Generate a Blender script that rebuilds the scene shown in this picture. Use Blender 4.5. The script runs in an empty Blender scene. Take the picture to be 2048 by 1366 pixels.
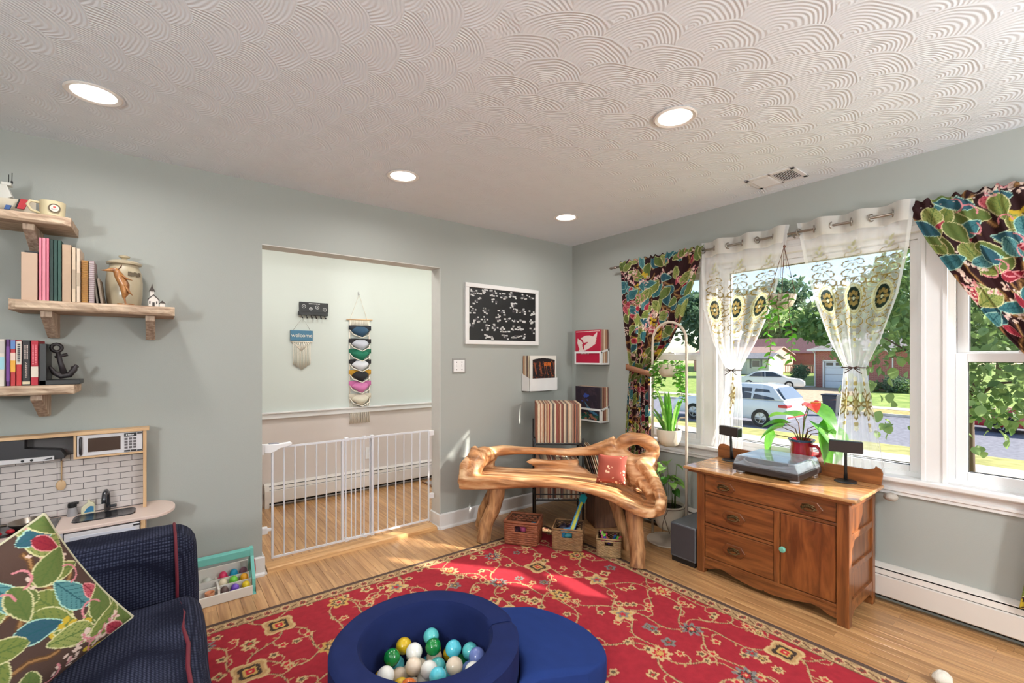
import bpy, bmesh, math, random
import numpy as np
from mathutils import Vector, Matrix
scn = bpy.context.scene
COL = scn.collection
RN = random.Random(11)
pi = math.pi

def lin(c):
    c = c / 255.0
    return c / 12.92 if c <= .04045 else ((c + .055) / 1.055) ** 2.4
def rgb(r, g, b, a=1.0): return (lin(r), lin(g), lin(b), a)

# ---------------------------------------------------------------- camera, sky, sun, exposure
cam = bpy.data.cameras.new('camera'); cam.sensor_width = 36; cam.lens = 16.193; cam.shift_y = .01481
cam.clip_start = .05; cam.clip_end = 400
co = bpy.data.objects.new('camera', cam); COL.objects.link(co)
co.location = (-3.2274, -3.2203, 1.3572); co.rotation_euler = (pi/2, 0, -math.radians(37.614))
scn.camera = co
vs = scn.view_settings
vs.view_transform = 'Standard'; vs.look = 'None'; vs.gamma = 1; vs.use_curve_mapping = False
vs.exposure = 0.0
SUN_AZ = (-.62, .78); SUN_EL = 30
w = bpy.data.worlds.new('sky'); scn.world = w; w.use_nodes = True
nt = w.node_tree; bg = nt.nodes['Background']
sky = nt.nodes.new('ShaderNodeTexSky'); sky.sky_type = 'NISHITA'; sky.sun_disc = False
sky.sun_elevation = math.radians(30); sky.sun_rotation = math.atan2(.62, -.78)
sky.air_density = 1.0; sky.dust_density = .6; sky.ozone_density = 1.5; sky.altitude = 50
nt.links.new(sky.outputs[0], bg.inputs[0]); bg.inputs[1].default_value = .30
sl = bpy.data.lights.new('sun', 'SUN'); sl.energy = 15.0; sl.angle = math.radians(.8); sl.color = (1, .95, .87)
so = bpy.data.objects.new('sun', sl); COL.objects.link(so)
hv = Vector((SUN_AZ[0], SUN_AZ[1], 0)).normalized() * math.cos(math.radians(SUN_EL))
so.rotation_euler = Vector((hv.x, hv.y, -math.sin(math.radians(SUN_EL)))).to_track_quat('-Z', 'Y').to_euler()
so.location = (30, -25, 30)
cy = scn.cycles
cy.max_bounces = 6; cy.diffuse_bounces = 3; cy.glossy_bounces = 2; cy.transmission_bounces = 4; cy.transparent_max_bounces = 8
cy.caustics_reflective = False; cy.caustics_refractive = False; cy.sample_clamp_indirect = 6
cy.use_adaptive_sampling = True; cy.adaptive_threshold = .07; cy.use_denoising = True
LAMP_W = 6.5      # each recessed ceiling lamp
HALL_E = 42.0      # emission of the flush lamps added to brighten the hall
GLOBE_E = 150.0     # emission of each added globe lamp, unseen behind the camera

# ---------------------------------------------------------------- materials
def newmat(name):
    m = bpy.data.materials.new(name); m.use_nodes = True
    return m, m.node_tree, m.node_tree.nodes['Principled BSDF']
def nd(nt, t, **kw):
    n = nt.nodes.new('ShaderNode' + t)
    for k, v in kw.items():
        if k == 'ins':
            for i, x in v.items(): n.inputs[i].default_value = x
        else: setattr(n, k, v)
    return n
def mth(nt, op, a, b=None, c=None):
    n = nt.nodes.new('ShaderNodeMath'); n.operation = op
    for i, x in enumerate((a, b, c)):
        if x is None: continue
        if isinstance(x, (int, float)): n.inputs[i].default_value = x
        else: nt.links.new(x, n.inputs[i])
    return n.outputs[0]
def addbump(nt, b, height, strength=.3, dist=.01):
    bp = nd(nt, 'Bump'); bp.inputs['Strength'].default_value = strength; bp.inputs['Distance'].default_value = dist
    nt.links.new(height, bp.inputs['Height']); nt.links.new(bp.outputs[0], b.inputs['Normal'])
def mixc(nt, fac, c1, c2):
    m = nd(nt, 'MixRGB')
    for i, x in ((0, fac), (1, c1), (2, c2)):
        if hasattr(x, 'links') or isinstance(x, bpy.types.NodeSocket): nt.links.new(x, m.inputs[i])
        else: m.inputs[i].default_value = x
    return m.outputs[0]
def scl(c, k): return (min(1, c[0]*k), min(1, c[1]*k), min(1, c[2]*k), 1)
_mc = {}
def mat(name, col, rough=.6, metal=0, bump=0, scale=60, var=.06, coat=0, sheen=0, emit=0, vs=None, spec=.5):
    if name in _mc: return _mc[name]
    m, nt, b = newmat(name); _mc[name] = m
    b.inputs['Roughness'].default_value = rough; b.inputs['Metallic'].default_value = metal
    b.inputs['Coat Weight'].default_value = coat; b.inputs['Sheen Weight'].default_value = sheen
    b.inputs['Specular IOR Level'].default_value = spec
    tc = nd(nt, 'TexCoord')
    nz = nd(nt, 'TexNoise'); nz.inputs['Scale'].default_value = vs or scale*.2; nz.inputs['Detail'].default_value = 4
    nt.links.new(tc.outputs['Object'], nz.inputs['Vector'])
    nt.links.new(mixc(nt, nz.outputs[0], scl(col, 1-var), scl(col, 1+var)), b.inputs['Base Color'])
    if bump:
        n2 = nd(nt, 'TexNoise'); n2.inputs['Scale'].default_value = scale; n2.inputs['Detail'].default_value = 3
        nt.links.new(tc.outputs['Object'], n2.inputs['Vector']); addbump(nt, b, n2.outputs[0], bump, .004)
    if emit:
        b.inputs['Emission Color'].default_value = col; b.inputs['Emission Strength'].default_value = emit
    return m
def wood(name, c1, c2, axis=0, stretch=14, scale=9, rough=.4, coat=0, bump=.08, tone=.0, spec=.5):
    if name in _mc: return _mc[name]
    m, nt, b = newmat(name); _mc[name] = m
    tc = nd(nt, 'TexCoord'); oi = nd(nt, 'ObjectInfo')
    off = nd(nt, 'VectorMath', operation='ADD'); nt.links.new(tc.outputs['Object'], off.inputs[0])
    cb = nd(nt, 'CombineXYZ'); k = mth(nt, 'MULTIPLY', oi.outputs['Random'], 37.0)
    for i in range(3): nt.links.new(k, cb.inputs[i])
    nt.links.new(cb.outputs[0], off.inputs[1])
    mp = nd(nt, 'Mapping'); s = [scale]*3; s[axis] = scale/stretch; mp.inputs['Scale'].default_value = s
    nt.links.new(off.outputs[0], mp.inputs[0])
    nz = nd(nt, 'TexNoise'); nz.inputs['Scale'].default_value = 3; nz.inputs['Detail'].default_value = 6; nz.inputs['Distortion'].default_value = .6
    nt.links.new(mp.outputs[0], nz.inputs['Vector'])
    rp = nd(nt, 'ValToRGB'); rp.color_ramp.elements[0].position = .32; rp.color_ramp.elements[1].position = .68
    rp.color_ramp.elements[0].color = c1; rp.color_ramp.elements[1].color = c2
    nt.links.new(nz.outputs[0], rp.inputs[0])
    out = rp.outputs[0]
    if tone:
        hsv = nd(nt, 'HueSaturation'); nt.links.new(out, hsv.inputs['Color'])
        nt.links.new(mth(nt, 'MULTIPLY_ADD', oi.outputs['Random'], tone*2, 1-tone), hsv.inputs['Value'])
        out = hsv.outputs[0]
    nt.links.new(out, b.inputs['Base Color'])
    b.inputs['Roughness'].default_value = rough; b.inputs['Coat Weight'].default_value = coat; b.inputs['Coat Roughness'].default_value = .15
    b.inputs['Specular IOR Level'].default_value = spec
    addbump(nt, b, nz.outputs[0], bump, .003)
    return m
def vcol(name, rough=.85, sheen=.0, bump=.0, bscale=600, translucent=0):
    """colour print carried by the cloth itself as a colour attribute"""
    if name in _mc: return _mc[name]
    m, nt, b = newmat(name); _mc[name] = m
    at = nd(nt, 'VertexColor'); at.layer_name = 'print'
    nt.links.new(at.outputs[0], b.inputs['Base Color'])
    b.inputs['Roughness'].default_value = rough; b.inputs['Sheen Weight'].default_value = sheen
    b.inputs['Specular IOR Level'].default_value = .2
    if bump:
        tc = nd(nt, 'TexCoord'); n2 = nd(nt, 'TexNoise'); n2.inputs['Scale'].default_value = bscale
        nt.links.new(tc.outputs['Object'], n2.inputs['Vector']); addbump(nt, b, n2.outputs[0], bump, .003)
    if translucent:
        tr = nd(nt, 'BsdfTranslucent'); nt.links.new(at.outputs[0], tr.inputs[0])
        mx = nd(nt, 'MixShader'); mx.inputs[0].default_value = translucent
        nt.links.new(b.outputs[0], mx.inputs[1]); nt.links.new(tr.outputs[0], mx.inputs[2])
        nt.links.new(mx.outputs[0], nt.nodes['Material Output'].inputs[0])
    return m
def glassmat(name, tint=(1, 1, 1, 1), refl=.06, rough=.0):
    if name in _mc: return _mc[name]
    m, nt, b = newmat(name); _mc[name] = m
    tr = nd(nt, 'BsdfTransparent'); tr.inputs[0].default_value = tint
    gl = nd(nt, 'BsdfGlossy'); gl.inputs['Roughness'].default_value = rough
    fr = nd(nt, 'LayerWeight'); fr.inputs[0].default_value = .5
    mx = nd(nt, 'MixShader'); nt.links.new(mth(nt, 'MULTIPLY_ADD', mth(nt, 'POWER', fr.outputs['Facing'], 4.0), .4, refl), mx.inputs[0])
    nt.links.new(tr.outputs[0], mx.inputs[1]); nt.links.new(gl.outputs[0], mx.inputs[2])
    nt.links.new(mx.outputs[0], nt.nodes['Material Output'].inputs[0])
    return m

# ---------------------------------------------------------------- mesh building
class MB:
    def __init__(s): s.v = []; s.f = []; s.mi = []; s.cur = 0
    def add(s, vs, fs, M=None):
        o = len(s.v)
        s.v += [tuple(M @ Vector(p)) for p in vs] if M is not None else [tuple(p) for p in vs]
        s.f += [tuple(i+o for i in f) for f in fs]; s.mi += [s.cur]*len(fs)
        return s
    def box(s, x0, x1, y0, y1, z0, z1, M=None):
        if x0 > x1: x0, x1 = x1, x0
        if y0 > y1: y0, y1 = y1, y0
        if z0 > z1: z0, z1 = z1, z0
        v = [(x, y, z) for z in (z0, z1) for y in (y0, y1) for x in (x0, x1)]
        return s.add(v, [(0,2,3,1), (4,5,7,6), (0,1,5,4), (2,6,7,3), (0,4,6,2), (1,3,7,5)], M)
    def cbox(s, c, d, M=None): return s.box(c[0]-d[0]/2, c[0]+d[0]/2, c[1]-d[1]/2, c[1]+d[1]/2, c[2]-d[2]/2, c[2]+d[2]/2, M)
    def prism(s, pts, a, b, axis=1, M=None):
        """2-D outline extruded along an axis from a to b; other axes in cyclic xyz order without it"""
        def mk(p, t):
            return {0: (t, p[0], p[1]), 1: (p[0], t, p[1]), 2: (p[0], p[1], t)}[axis]
        n = len(pts)
        ar = sum(pts[i][0]*pts[(i+1) % n][1]-pts[(i+1) % n][0]*pts[i][1] for i in range(n))
        if ar < 0: pts = pts[::-1]
        v = [mk(p, a) for p in pts] + [mk(p, b) for p in pts]
        f = [tuple(range(n)), tuple(range(2*n-1, n-1, -1))] + [(i, i+n, (i+1) % n+n, (i+1) % n) for i in range(n)]
        if (axis == 1) ^ (b > a): f = [q[::-1] for q in f]
        return s.add(v, f, M) if True else s
    def tube(s, path, r, n=8, M=None, cap=True, flat=None):
        P = [Vector(p) for p in path]; m = len(P)
        rs = r if isinstance(r, (list, tuple)) else [r]*m
        v = []; up = None
        for i in range(m):
            t = (P[min(i+1, m-1)]-P[max(i-1, 0)])
            t = t.normalized() if t.length > 1e-9 else Vector((0, 0, 1))
            if up is None:
                up = Vector((0, 0, 1)) if abs(t.z) < .9 else Vector((1, 0, 0))
            a = (up - t*up.dot(t))
            a = a.normalized() if a.length > 1e-6 else t.orthogonal().normalized()
            up = a; b = t.cross(a)
            k = flat or 1.0
            for j in range(n):
                an = 2*pi*j/n
                v.append(P[i]+a*math.cos(an)*rs[i]*k+b*math.sin(an)*rs[i])
        f = [(i*n+j, i*n+(j+1) % n, (i+1)*n+(j+1) % n, (i+1)*n+j) for i in range(m-1) for j in range(n)]
        if cap: f += [tuple(range(n))[::-1], tuple(range((m-1)*n, m*n))]
        return s.add(v, f, M)
    def lathe(s, prof, n=24, c=(0, 0, 0), axis='z', M=None, cap=True):
        v = []; m = len(prof)
        for (r, z) in prof:
            for j in range(n):
                a = 2*pi*j/n; x, y = r*math.cos(a), r*math.sin(a)
                q = {'z': (x, y, z), 'y': (y, z, x), 'x': (z, x, y)}[axis]
                v.append((c[0]+q[0], c[1]+q[1], c[2]+q[2]))
        f = [(i*n+j, i*n+(j+1) % n, (i+1)*n+(j+1) % n, (i+1)*n+j) for i in range(m-1) for j in range(n)]
        if cap: f += [tuple(range(n))[::-1], tuple(range((m-1)*n, m*n))]
        return s.add(v, f, M)
    def ell(s, c, r, nu=16, nv=10, M=None):
        if isinstance(r, (int, float)): r = (r, r, r)
        pr = [(math.sin(pi*i/nv), -math.cos(pi*i/nv)) for i in range(1, nv)]
        v = [(c[0]+r[0]*q*math.cos(2*pi*j/nu), c[1]+r[1]*q*math.sin(2*pi*j/nu), c[2]+r[2]*h) for q, h in pr for j in range(nu)]
        f = [(i*nu+j, i*nu+(j+1) % nu, (i+1)*nu+(j+1) % nu, (i+1)*nu+j) for i in range(nv-2) for j in range(nu)]
        k = len(v); v += [(c[0], c[1], c[2]-r[2]), (c[0], c[1], c[2]+r[2])]
        f += [(k, (j+1) % nu, j) for j in range(nu)] + [(k+1, (nv-2)*nu+j, (nv-2)*nu+(j+1) % nu) for j in range(nu)]
        return s.add(v, f, M)
    def torus(s, path, rad, n=10, M=None):
        P_ = [Vector(p) for p in path]; m = len(P_); c = sum(P_, Vector())/m; v = []
        nrm = (P_[0]-c).cross(P_[m//4]-c).normalized()
        for i in range(m):
            t = (P_[(i+1) % m]-P_[i-1]).normalized(); a = nrm; b_ = t.cross(a)
            for j in range(n):
                an = 2*pi*j/n; v.append(P_[i]+a*math.cos(an)*rad[i]+b_*math.sin(an)*rad[i])
        return s.add(v, [(i*n+j, i*n+(j+1) % n, ((i+1) % m)*n+(j+1) % n, ((i+1) % m)*n+j) for i in range(m) for j in range(n)], M)
    def grid(s, pts, M=None):
        ny = len(pts); nx = len(pts[0])
        v = [p for row in pts for p in row]
        f = [(j*nx+i, j*nx+i+1, (j+1)*nx+i+1, (j+1)*nx+i) for j in range(ny-1) for i in range(nx-1)]
        return s.add(v, f, M)
def wl(o):
    v = Vector((0, 0, 0))
    while o is not None: v += o.location; o = o.parent
    return v
def link(o, parent=None):
    COL.objects.link(o)
    if parent is not None: o.parent = parent
    return o
def tag(o, label=None, cat=None, group=None, kind=None):
    for k, v in (('label', label), ('category', cat), ('group', group), ('kind', kind)):
        if v: o[k] = v
    return o
def T(name, label, cat, loc=(0, 0, 0), group=None, kind=None, rz=0):
    o = bpy.data.objects.new(name, None); o.location = loc; o.rotation_euler = (0, 0, rz); o.empty_display_size = .05
    link(o); return tag(o, label, cat, group, kind)
def me_from(mb, smooth=False, bevel=0, segs=2, weld=False):
    me = bpy.data.meshes.new('m'); me.from_pydata(mb.v, [], mb.f)
    if any(mb.mi): me.polygons.foreach_set('material_index', mb.mi)
    bm = bmesh.new(); bm.from_mesh(me)
    if weld: bmesh.ops.remove_doubles(bm, verts=bm.verts, dist=1e-5)
    if bevel:
        ed = [e for e in bm.edges if len(e.link_faces) == 2 and e.calc_face_angle(0) > .5]
        bmesh.ops.bevel(bm, geom=ed, offset=bevel, segments=segs, affect='EDGES', profile=.5, clamp_overlap=True)
    bmesh.ops.recalc_face_normals(bm, faces=bm.faces)
    bm.to_mesh(me); bm.free()
    if smooth:
        me.polygons.foreach_set('use_smooth', [True]*len(me.polygons))
        if smooth != 'all':
            try: me.set_sharp_from_angle(angle=math.radians(40))
            except Exception: pass
    return me
def P(mb, name, m, parent=None, loc=None, local=False, smooth=False, bevel=0, segs=2, mods=None, label=None, weld=False):
    """link the collected shapes as one mesh object; world coordinates unless local"""
    base = Vector((0, 0, 0)) if local else (Vector(loc) if loc is not None else wl(parent))
    if base.length: mb.v = [(p[0]-base.x, p[1]-base.y, p[2]-base.z) for p in mb.v]
    me = me_from(mb, smooth, bevel, segs, weld); me.name = name
    for q in (m if isinstance(m, (list, tuple)) else [m]): me.materials.append(q)
    o = bpy.data.objects.new(name, me)
    o.location = (loc or (0, 0, 0)) if local else base - wl(parent)
    link(o, parent)
    if label: o['label'] = label
    return o
def S(mb, name, m, **kw):
    o = P(mb, name, m, **kw); o['kind'] = 'structure'; return o
def copytree(o, parent=None):
    c = o.copy(); link(c); c.parent = parent
    for ch in list(o.children): copytree(ch, c)
    return c
def M_at(loc, rx=0, ry=0, rz=0, s=1):
    from mathutils import Euler
    return Matrix.Translation(loc) @ Euler((rx, ry, rz)).to_matrix().to_4x4() @ Matrix.Scale(s, 4)
def text(s, size, m, parent, loc, rot, name='lettering', ext=.0006, align='CENTER', sx=1):
    cu = bpy.data.curves.new(name, 'FONT'); cu.body = s; cu.size = size; cu.extrude = ext; cu.align_x = align; cu.align_y = 'CENTER'
    cu.resolution_u = 3; cu.materials.append(m)
    o_ = bpy.data.objects.new(name, cu); COL.objects.link(o_)
    me = bpy.data.meshes.new_from_object(o_.evaluated_get(bpy.context.evaluated_depsgraph_get())); me.name = name
    bpy.data.objects.remove(o_); o = bpy.data.objects.new(name, me); link(o, parent)
    o.location = Vector(loc) - wl(parent); o.rotation_euler = rot; o.scale = (sx, 1, 1)
    return o
def marks(parent, x, y, z0, z1, w, m, seed=1, rows=1, name='print_marks'):
    """unreadably small print on a spine: a run of short dashes"""
    r = random.Random(seed); b = MB()
    for k in range(rows):
        z = z0; xx = x+(k-(rows-1)/2)*w*1.7
        while z < z1:
            h = r.uniform(.003, .008); b.box(xx-w/2, xx+w/2, y-.0005, y, z, min(z+h, z1)); z += h+r.uniform(.0012, .003)
    return P(b, name, m, parent)
def hmarks(parent, x0, x1, y, z, h, m, seed=1, name='print_marks', dy=0.0):
    """a line of unreadably small print"""
    r = random.Random(seed); b = MB(); x = x0
    while x < x1:
        w = r.uniform(.35, .8)*h; f = (x-x0)/(x1-x0); b.box(x, x+w, y+dy*f-.0006, y+dy*f+.0004, z-h/2*r.uniform(.6, 1), z+h/2*r.uniform(.6, 1)); x += w+h*r.uniform(.2, .45)
    return P(b, name, m, parent)
def remeshed(mb, voxel, smooth_it=6, fac=.6):
    """weld overlapping solids into one organic surface"""
    me = me_from(mb); o = bpy.data.objects.new('tmp', me); link(o)
    r = o.modifiers.new('r', 'REMESH'); r.mode = 'VOXEL'; r.voxel_size = voxel; r.use_smooth_shade = True
    s = o.modifiers.new('s', 'SMOOTH'); s.factor = fac; s.iterations = smooth_it
    dg = bpy.context.evaluated_depsgraph_get(); ev = o.evaluated_get(dg)
    nm = bpy.data.meshes.new_from_object(ev)
    bpy.data.objects.remove(o); bpy.data.meshes.remove(me)
    nm.polygons.foreach_set('use_smooth', [True]*len(nm.polygons))
    return nm
def PM(me, name, m, parent=None):
    """a ready mesh in world coordinates as a part"""
    b = wl(parent) if parent is not None else Vector((0, 0, 0))
    me.transform(Matrix.Translation(-b)); me.name = name
    for q in (m if isinstance(m, (list, tuple)) else [m]): me.materials.append(q)
    o = bpy.data.objects.new(name, me); link(o, parent); return o

# ---------------------------------------------------------------- painted cloth (pattern woven or printed on the cloth)
class Canvas:
    def __init__(s, w, h, cell, base):
        s.nx = int(w/cell)+1; s.ny = int(h/cell)+1; s.w = w; s.h = h
        s.u = np.linspace(0, w, s.nx); s.v = np.linspace(0, h, s.ny)
        s.c = np.ones((s.ny, s.nx, 4)); s.c[...] = base
    def win(s, cx, cy, r):
        i0, i1 = np.searchsorted(s.u, [cx-r, cx+r]); j0, j1 = np.searchsorted(s.v, [cy-r, cy+r])
        if i0 >= i1 or j0 >= j1: return None
        U, V = np.meshgrid(s.u[i0:i1]-cx, s.v[j0:j1]-cy)
        return s.c[j0:j1, i0:i1], U, V
    def put(s, c, mask, col): c[mask] = col
    def ell(s, cx, cy, a, b, ang, col):
        q = s.win(cx, cy, max(a, b)*1.05)
        if q is None: return
        c, U, V = q; ca, sa = math.cos(ang), math.sin(ang)
        x = U*ca+V*sa; y = -U*sa+V*ca
        c[(x/a)**2+(y/b)**2 < 1] = col
    def line(s, pts, wd, col):
        for (x0, y0), (x1, y1) in zip(pts[:-1], pts[1:]):
            mx, my = (x0+x1)/2, (y0+y1)/2; L = math.hypot(x1-x0, y1-y0)
            q = s.win(mx, my, L/2+wd*2)
            if q is None: continue
            c, U, V = q; dx, dy = ((x1-x0)/(L+1e-9), (y1-y0)/(L+1e-9))
            t = np.clip(U*dx+V*dy, -L/2, L/2)
            c[(U-t*dx)**2+(V-t*dy)**2 < wd*wd] = col
    def leaf(s, cx, cy, L, W, ang, col, edge, vein, nv=5, ow=.0022):
        q = s.win(cx, cy, max(L, W)*1.15)
        if q is None: return
        c, U, V = q; ca, sa = math.cos(ang), math.sin(ang)
        x = (U*ca+V*sa)/L; y = -U*sa+V*ca
        hw = W*np.maximum(0, 1-x*x)**.75*(1-.38*x)
        ins = np.abs(y) < hw
        c[ins] = col
        rel = np.abs(y)/(hw+1e-6)
        k = (np.mod((x+np.abs(y)/L*1.1)*nv*.5+.5, 1.0))
        c[ins & (np.abs(k-.5) < .07)] = vein
        c[ins & (np.abs(y) < ow*.8)] = vein
        c[(np.abs(y) < hw+ow) & (np.abs(x) < 1) & (np.abs(y) > hw-ow*.5)] = edge
    def rosette(s, cx, cy, r, n, cols, ang=0, amp=.22):
        q = s.win(cx, cy, r*1.35)
        if q is None: return
        c, U, V = q; d = np.hypot(U, V); th = np.arctan2(V, U)+ang
        for k, col in cols: c[d < r*k*(1+amp*np.cos(n*th))] = col
    def vary(s, amt, cell, rng):
        n = rng.random((int(s.ny*0+s.h/cell)+2, int(s.w/cell)+2))
        yi = np.linspace(0, n.shape[0]-1.001, s.ny); xi = np.linspace(0, n.shape[1]-1.001, s.nx)
        y0 = yi.astype(int); x0 = xi.astype(int); fy = (yi-y0)[:, None]; fx = (xi-x0)[None]
        g = (n[np.ix_(y0, x0)]*(1-fy)*(1-fx)+n[np.ix_(y0+1, x0)]*fy*(1-fx)+n[np.ix_(y0, x0+1)]*(1-fy)*fx+n[np.ix_(y0+1, x0+1)]*fy*fx)
        s.c[..., :3] *= (1+amt*(g-.5)*2)[..., None]
def cloth(name, X, cols, m, parent=None, loc=None):
    """X: (ny,nx,3) world points, cols (ny,nx,4)"""
    ny, nx = X.shape[:2]; b = wl(parent) if parent is not None else Vector((0, 0, 0))
    if loc is not None and parent is None: b = Vector(loc)
    co_ = (X-np.array(b)).reshape(-1, 3)
    me = bpy.data.meshes.new(name)
    i = np.arange(nx-1)[None]+np.arange(ny-1)[:, None]*nx
    F = np.stack([i, i+1, i+nx+1, i+nx], -1).reshape(-1, 4)
    me.vertices.add(len(co_)); me.vertices.foreach_set('co', co_.ravel())
    me.loops.add(F.size); me.loops.foreach_set('vertex_index', F.ravel())
    me.polygons.add(len(F)); me.polygons.foreach_set('loop_start', np.arange(len(F))*4)
    me.update(calc_edges=True); me.validate()
    ca = me.color_attributes.new('print', 'FLOAT_COLOR', 'POINT')
    ca.data.foreach_set('color', np.ascontiguousarray(cols, dtype=np.float32).ravel())
    me.polygons.foreach_set('use_smooth', [True]*len(me.polygons))
    me.materials.append(m)
    o = bpy.data.objects.new(name, me)
    if loc is not None and parent is None: o.location = loc
    link(o, parent); return o
# ================================================================ the room
H = 2.44
XL, YF = -5.3, -4.9          # left wall and the wall behind the camera
M_wall = mat('sage wall paint', rgb(164, 167, 161), .7, bump=.12, scale=260, var=.02, vs=1.5)
M_hall = mat('pale mint hall paint', rgb(208, 214, 208), .7, bump=.1, scale=260, var=.02, vs=1.5)
M_hall2 = mat('pink-beige hall paint', rgb(214, 203, 196), .7, bump=.1, scale=260, var=.02, vs=1.5)
M_trim = mat('white trim paint', rgb(228, 226, 224), .38, bump=.03, scale=90, var=.02)
M_vinyl = mat('white vinyl', rgb(232, 231, 231), .35, var=.015)
M_heat = mat('cream heater enamel', rgb(222, 214, 206), .4, var=.02)
M_dark = mat('black shadow gap', rgb(22, 16, 13), .8)
M_soffit = mat('white soffit', rgb(220, 220, 216), .7)
M_glass = glassmat('window glass', refl=.02)

def ceiling_mat():
    m, nt, b = newmat('swirl plaster'); b.inputs['Roughness'].default_value = .85
    b.inputs['Specular IOR Level'].default_value = .25
    g = nd(nt, 'NewGeometry'); sp = nd(nt, 'SeparateXYZ'); nt.links.new(g.outputs['Position'], sp.inputs[0])
    nz = nd(nt, 'TexNoise'); nz.inputs['Scale'].default_value = 3.2; nz.inputs['Detail'].default_value = 2
    nt.links.new(g.outputs['Position'], nz.inputs['Vector'])
    ns = nd(nt, 'SeparateColor'); nt.links.new(nz.outputs['Color'], ns.inputs[0])
    X = mth(nt, 'ADD', sp.outputs[0], mth(nt, 'MULTIPLY_ADD', ns.outputs[0], .12, -.06))
    Y = mth(nt, 'ADD', sp.outputs[1], mth(nt, 'MULTIPLY_ADD', ns.outputs[1], .12, -.06))
    def fans(ax, ay, hh, ww, RR, ring):
        v = mth(nt, 'ADD', mth(nt, 'MULTIPLY', X, ax), mth(nt, 'MULTIPLY', Y, ay))
        u = mth(nt, 'SUBTRACT', mth(nt, 'MULTIPLY', X, ay), mth(nt, 'MULTIPLY', Y, ax))
        r0 = mth(nt, 'FLOOR', mth(nt, 'DIVIDE', v, hh))
        def row(k):
            r = mth(nt, 'SUBTRACT', r0, float(k))
            uo = mth(nt, 'DIVIDE', mth(nt, 'ADD', u, mth(nt, 'MULTIPLY', r, ww*.5+.013)), ww)
            du = mth(nt, 'MULTIPLY', mth(nt, 'SUBTRACT', uo, mth(nt, 'ROUND', uo)), ww)
            dv = mth(nt, 'SUBTRACT', v, mth(nt, 'MULTIPLY', r, hh))
            return mth(nt, 'SQRT', mth(nt, 'ADD', mth(nt, 'MULTIPLY', du, du), mth(nt, 'MULTIPLY', mth(nt, 'MULTIPLY', dv, dv), 1.15)))
        d1 = row(1); d0 = row(0)
        on = mth(nt, 'LESS_THAN', d1, RR)
        d = mth(nt, 'ADD', mth(nt, 'MULTIPLY', d1, on), mth(nt, 'MULTIPLY', d0, mth(nt, 'SUBTRACT', 1.0, on)))
        lip = mth(nt, 'POWER', mth(nt, 'MINIMUM', mth(nt, 'DIVIDE', d, RR), 1.0), 5.0)
        sn = mth(nt, 'SINE', mth(nt, 'MULTIPLY_ADD', d, 2*pi/ring, mth(nt, 'MULTIPLY', ns.outputs[2], 5.0)))
        return mth(nt, 'ADD', mth(nt, 'MULTIPLY', sn, .32), mth(nt, 'MULTIPLY', lip, 1.5))
    A = fans(.93, -.37, .105, .25, .155, .0135)
    B = fans(-.55, -.83, .115, .27, .165, .0145)
    sel = nd(nt, 'MapRange'); sel.inputs['From Min'].default_value = -2.25; sel.inputs['From Max'].default_value = -2.05
    nt.links.new(mth(nt, 'ADD', mth(nt, 'MULTIPLY', Y, -.25), mth(nt, 'ADD', X, -.35)), sel.inputs[0])
    hgt = nd(nt, 'Mix'); nt.links.new(sel.outputs[0], hgt.inputs[0]); nt.links.new(A, hgt.inputs[2]); nt.links.new(B, hgt.inputs[3])
    addbump(nt, b, hgt.outputs[0], .45, .005)
    b.inputs['Base Color'].default_value = rgb(234, 241, 248)
    return m
M_ceil = ceiling_mat()
S(MB().box(XL-.15, .15, YF-.15, .15, H, H+.15), 'ceiling', M_ceil)

# back wall with the wide doorway
DX0, DX1, DZ, WT = -2.71, -1.458, 2.06, .133
b = MB(); b.box(XL, DX0, 0, WT, -.05, H); b.box(DX1, 0, 0, WT, -.05, H); b.box(DX0, DX1, 0, WT, DZ, H)
S(b, 'wall_back', M_wall)
rv = MB(); rv.box(DX0, DX1, .002, WT+.004, DZ-.006, DZ+.002); rv.box(DX1-.006, DX1+.002, .002, WT+.004, .12, DZ)
S(rv, 'trim_doorway_reveal', mat('hall-lit reveal tone', rgb(206, 204, 198), .6))  # lining added, painted paler to stand in for the hall's light
# right wall with the three-part window and, past the back wall, the hall's glazed door opening
WY = [-.80, -1.37, -1.47, -2.62, -2.70, -3.27]; WZ0, WZ1 = .69, 2.03
b = MB(); b.box(0, .15, WY[5], WY[0], -.05, WZ0); b.box(0, .15, WY[5], WY[0], WZ1, H)
b.box(0, .15, WY[0], .14, -.05, H); b.box(0, .15, YF, WY[5], -.05, H)
b.box(0, .15, WY[1], WY[2], WZ0, WZ1); b.box(0, .15, WY[3], WY[4], WZ0, WZ1)
S(b, 'wall_right', M_wall)
S(MB().box(XL-.15, XL, YF, .15, -.05, H), 'wall_left', M_wall)
S(MB().box(XL, .15, YF-.15, YF, -.05, H), 'wall_front', M_wall)
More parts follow.
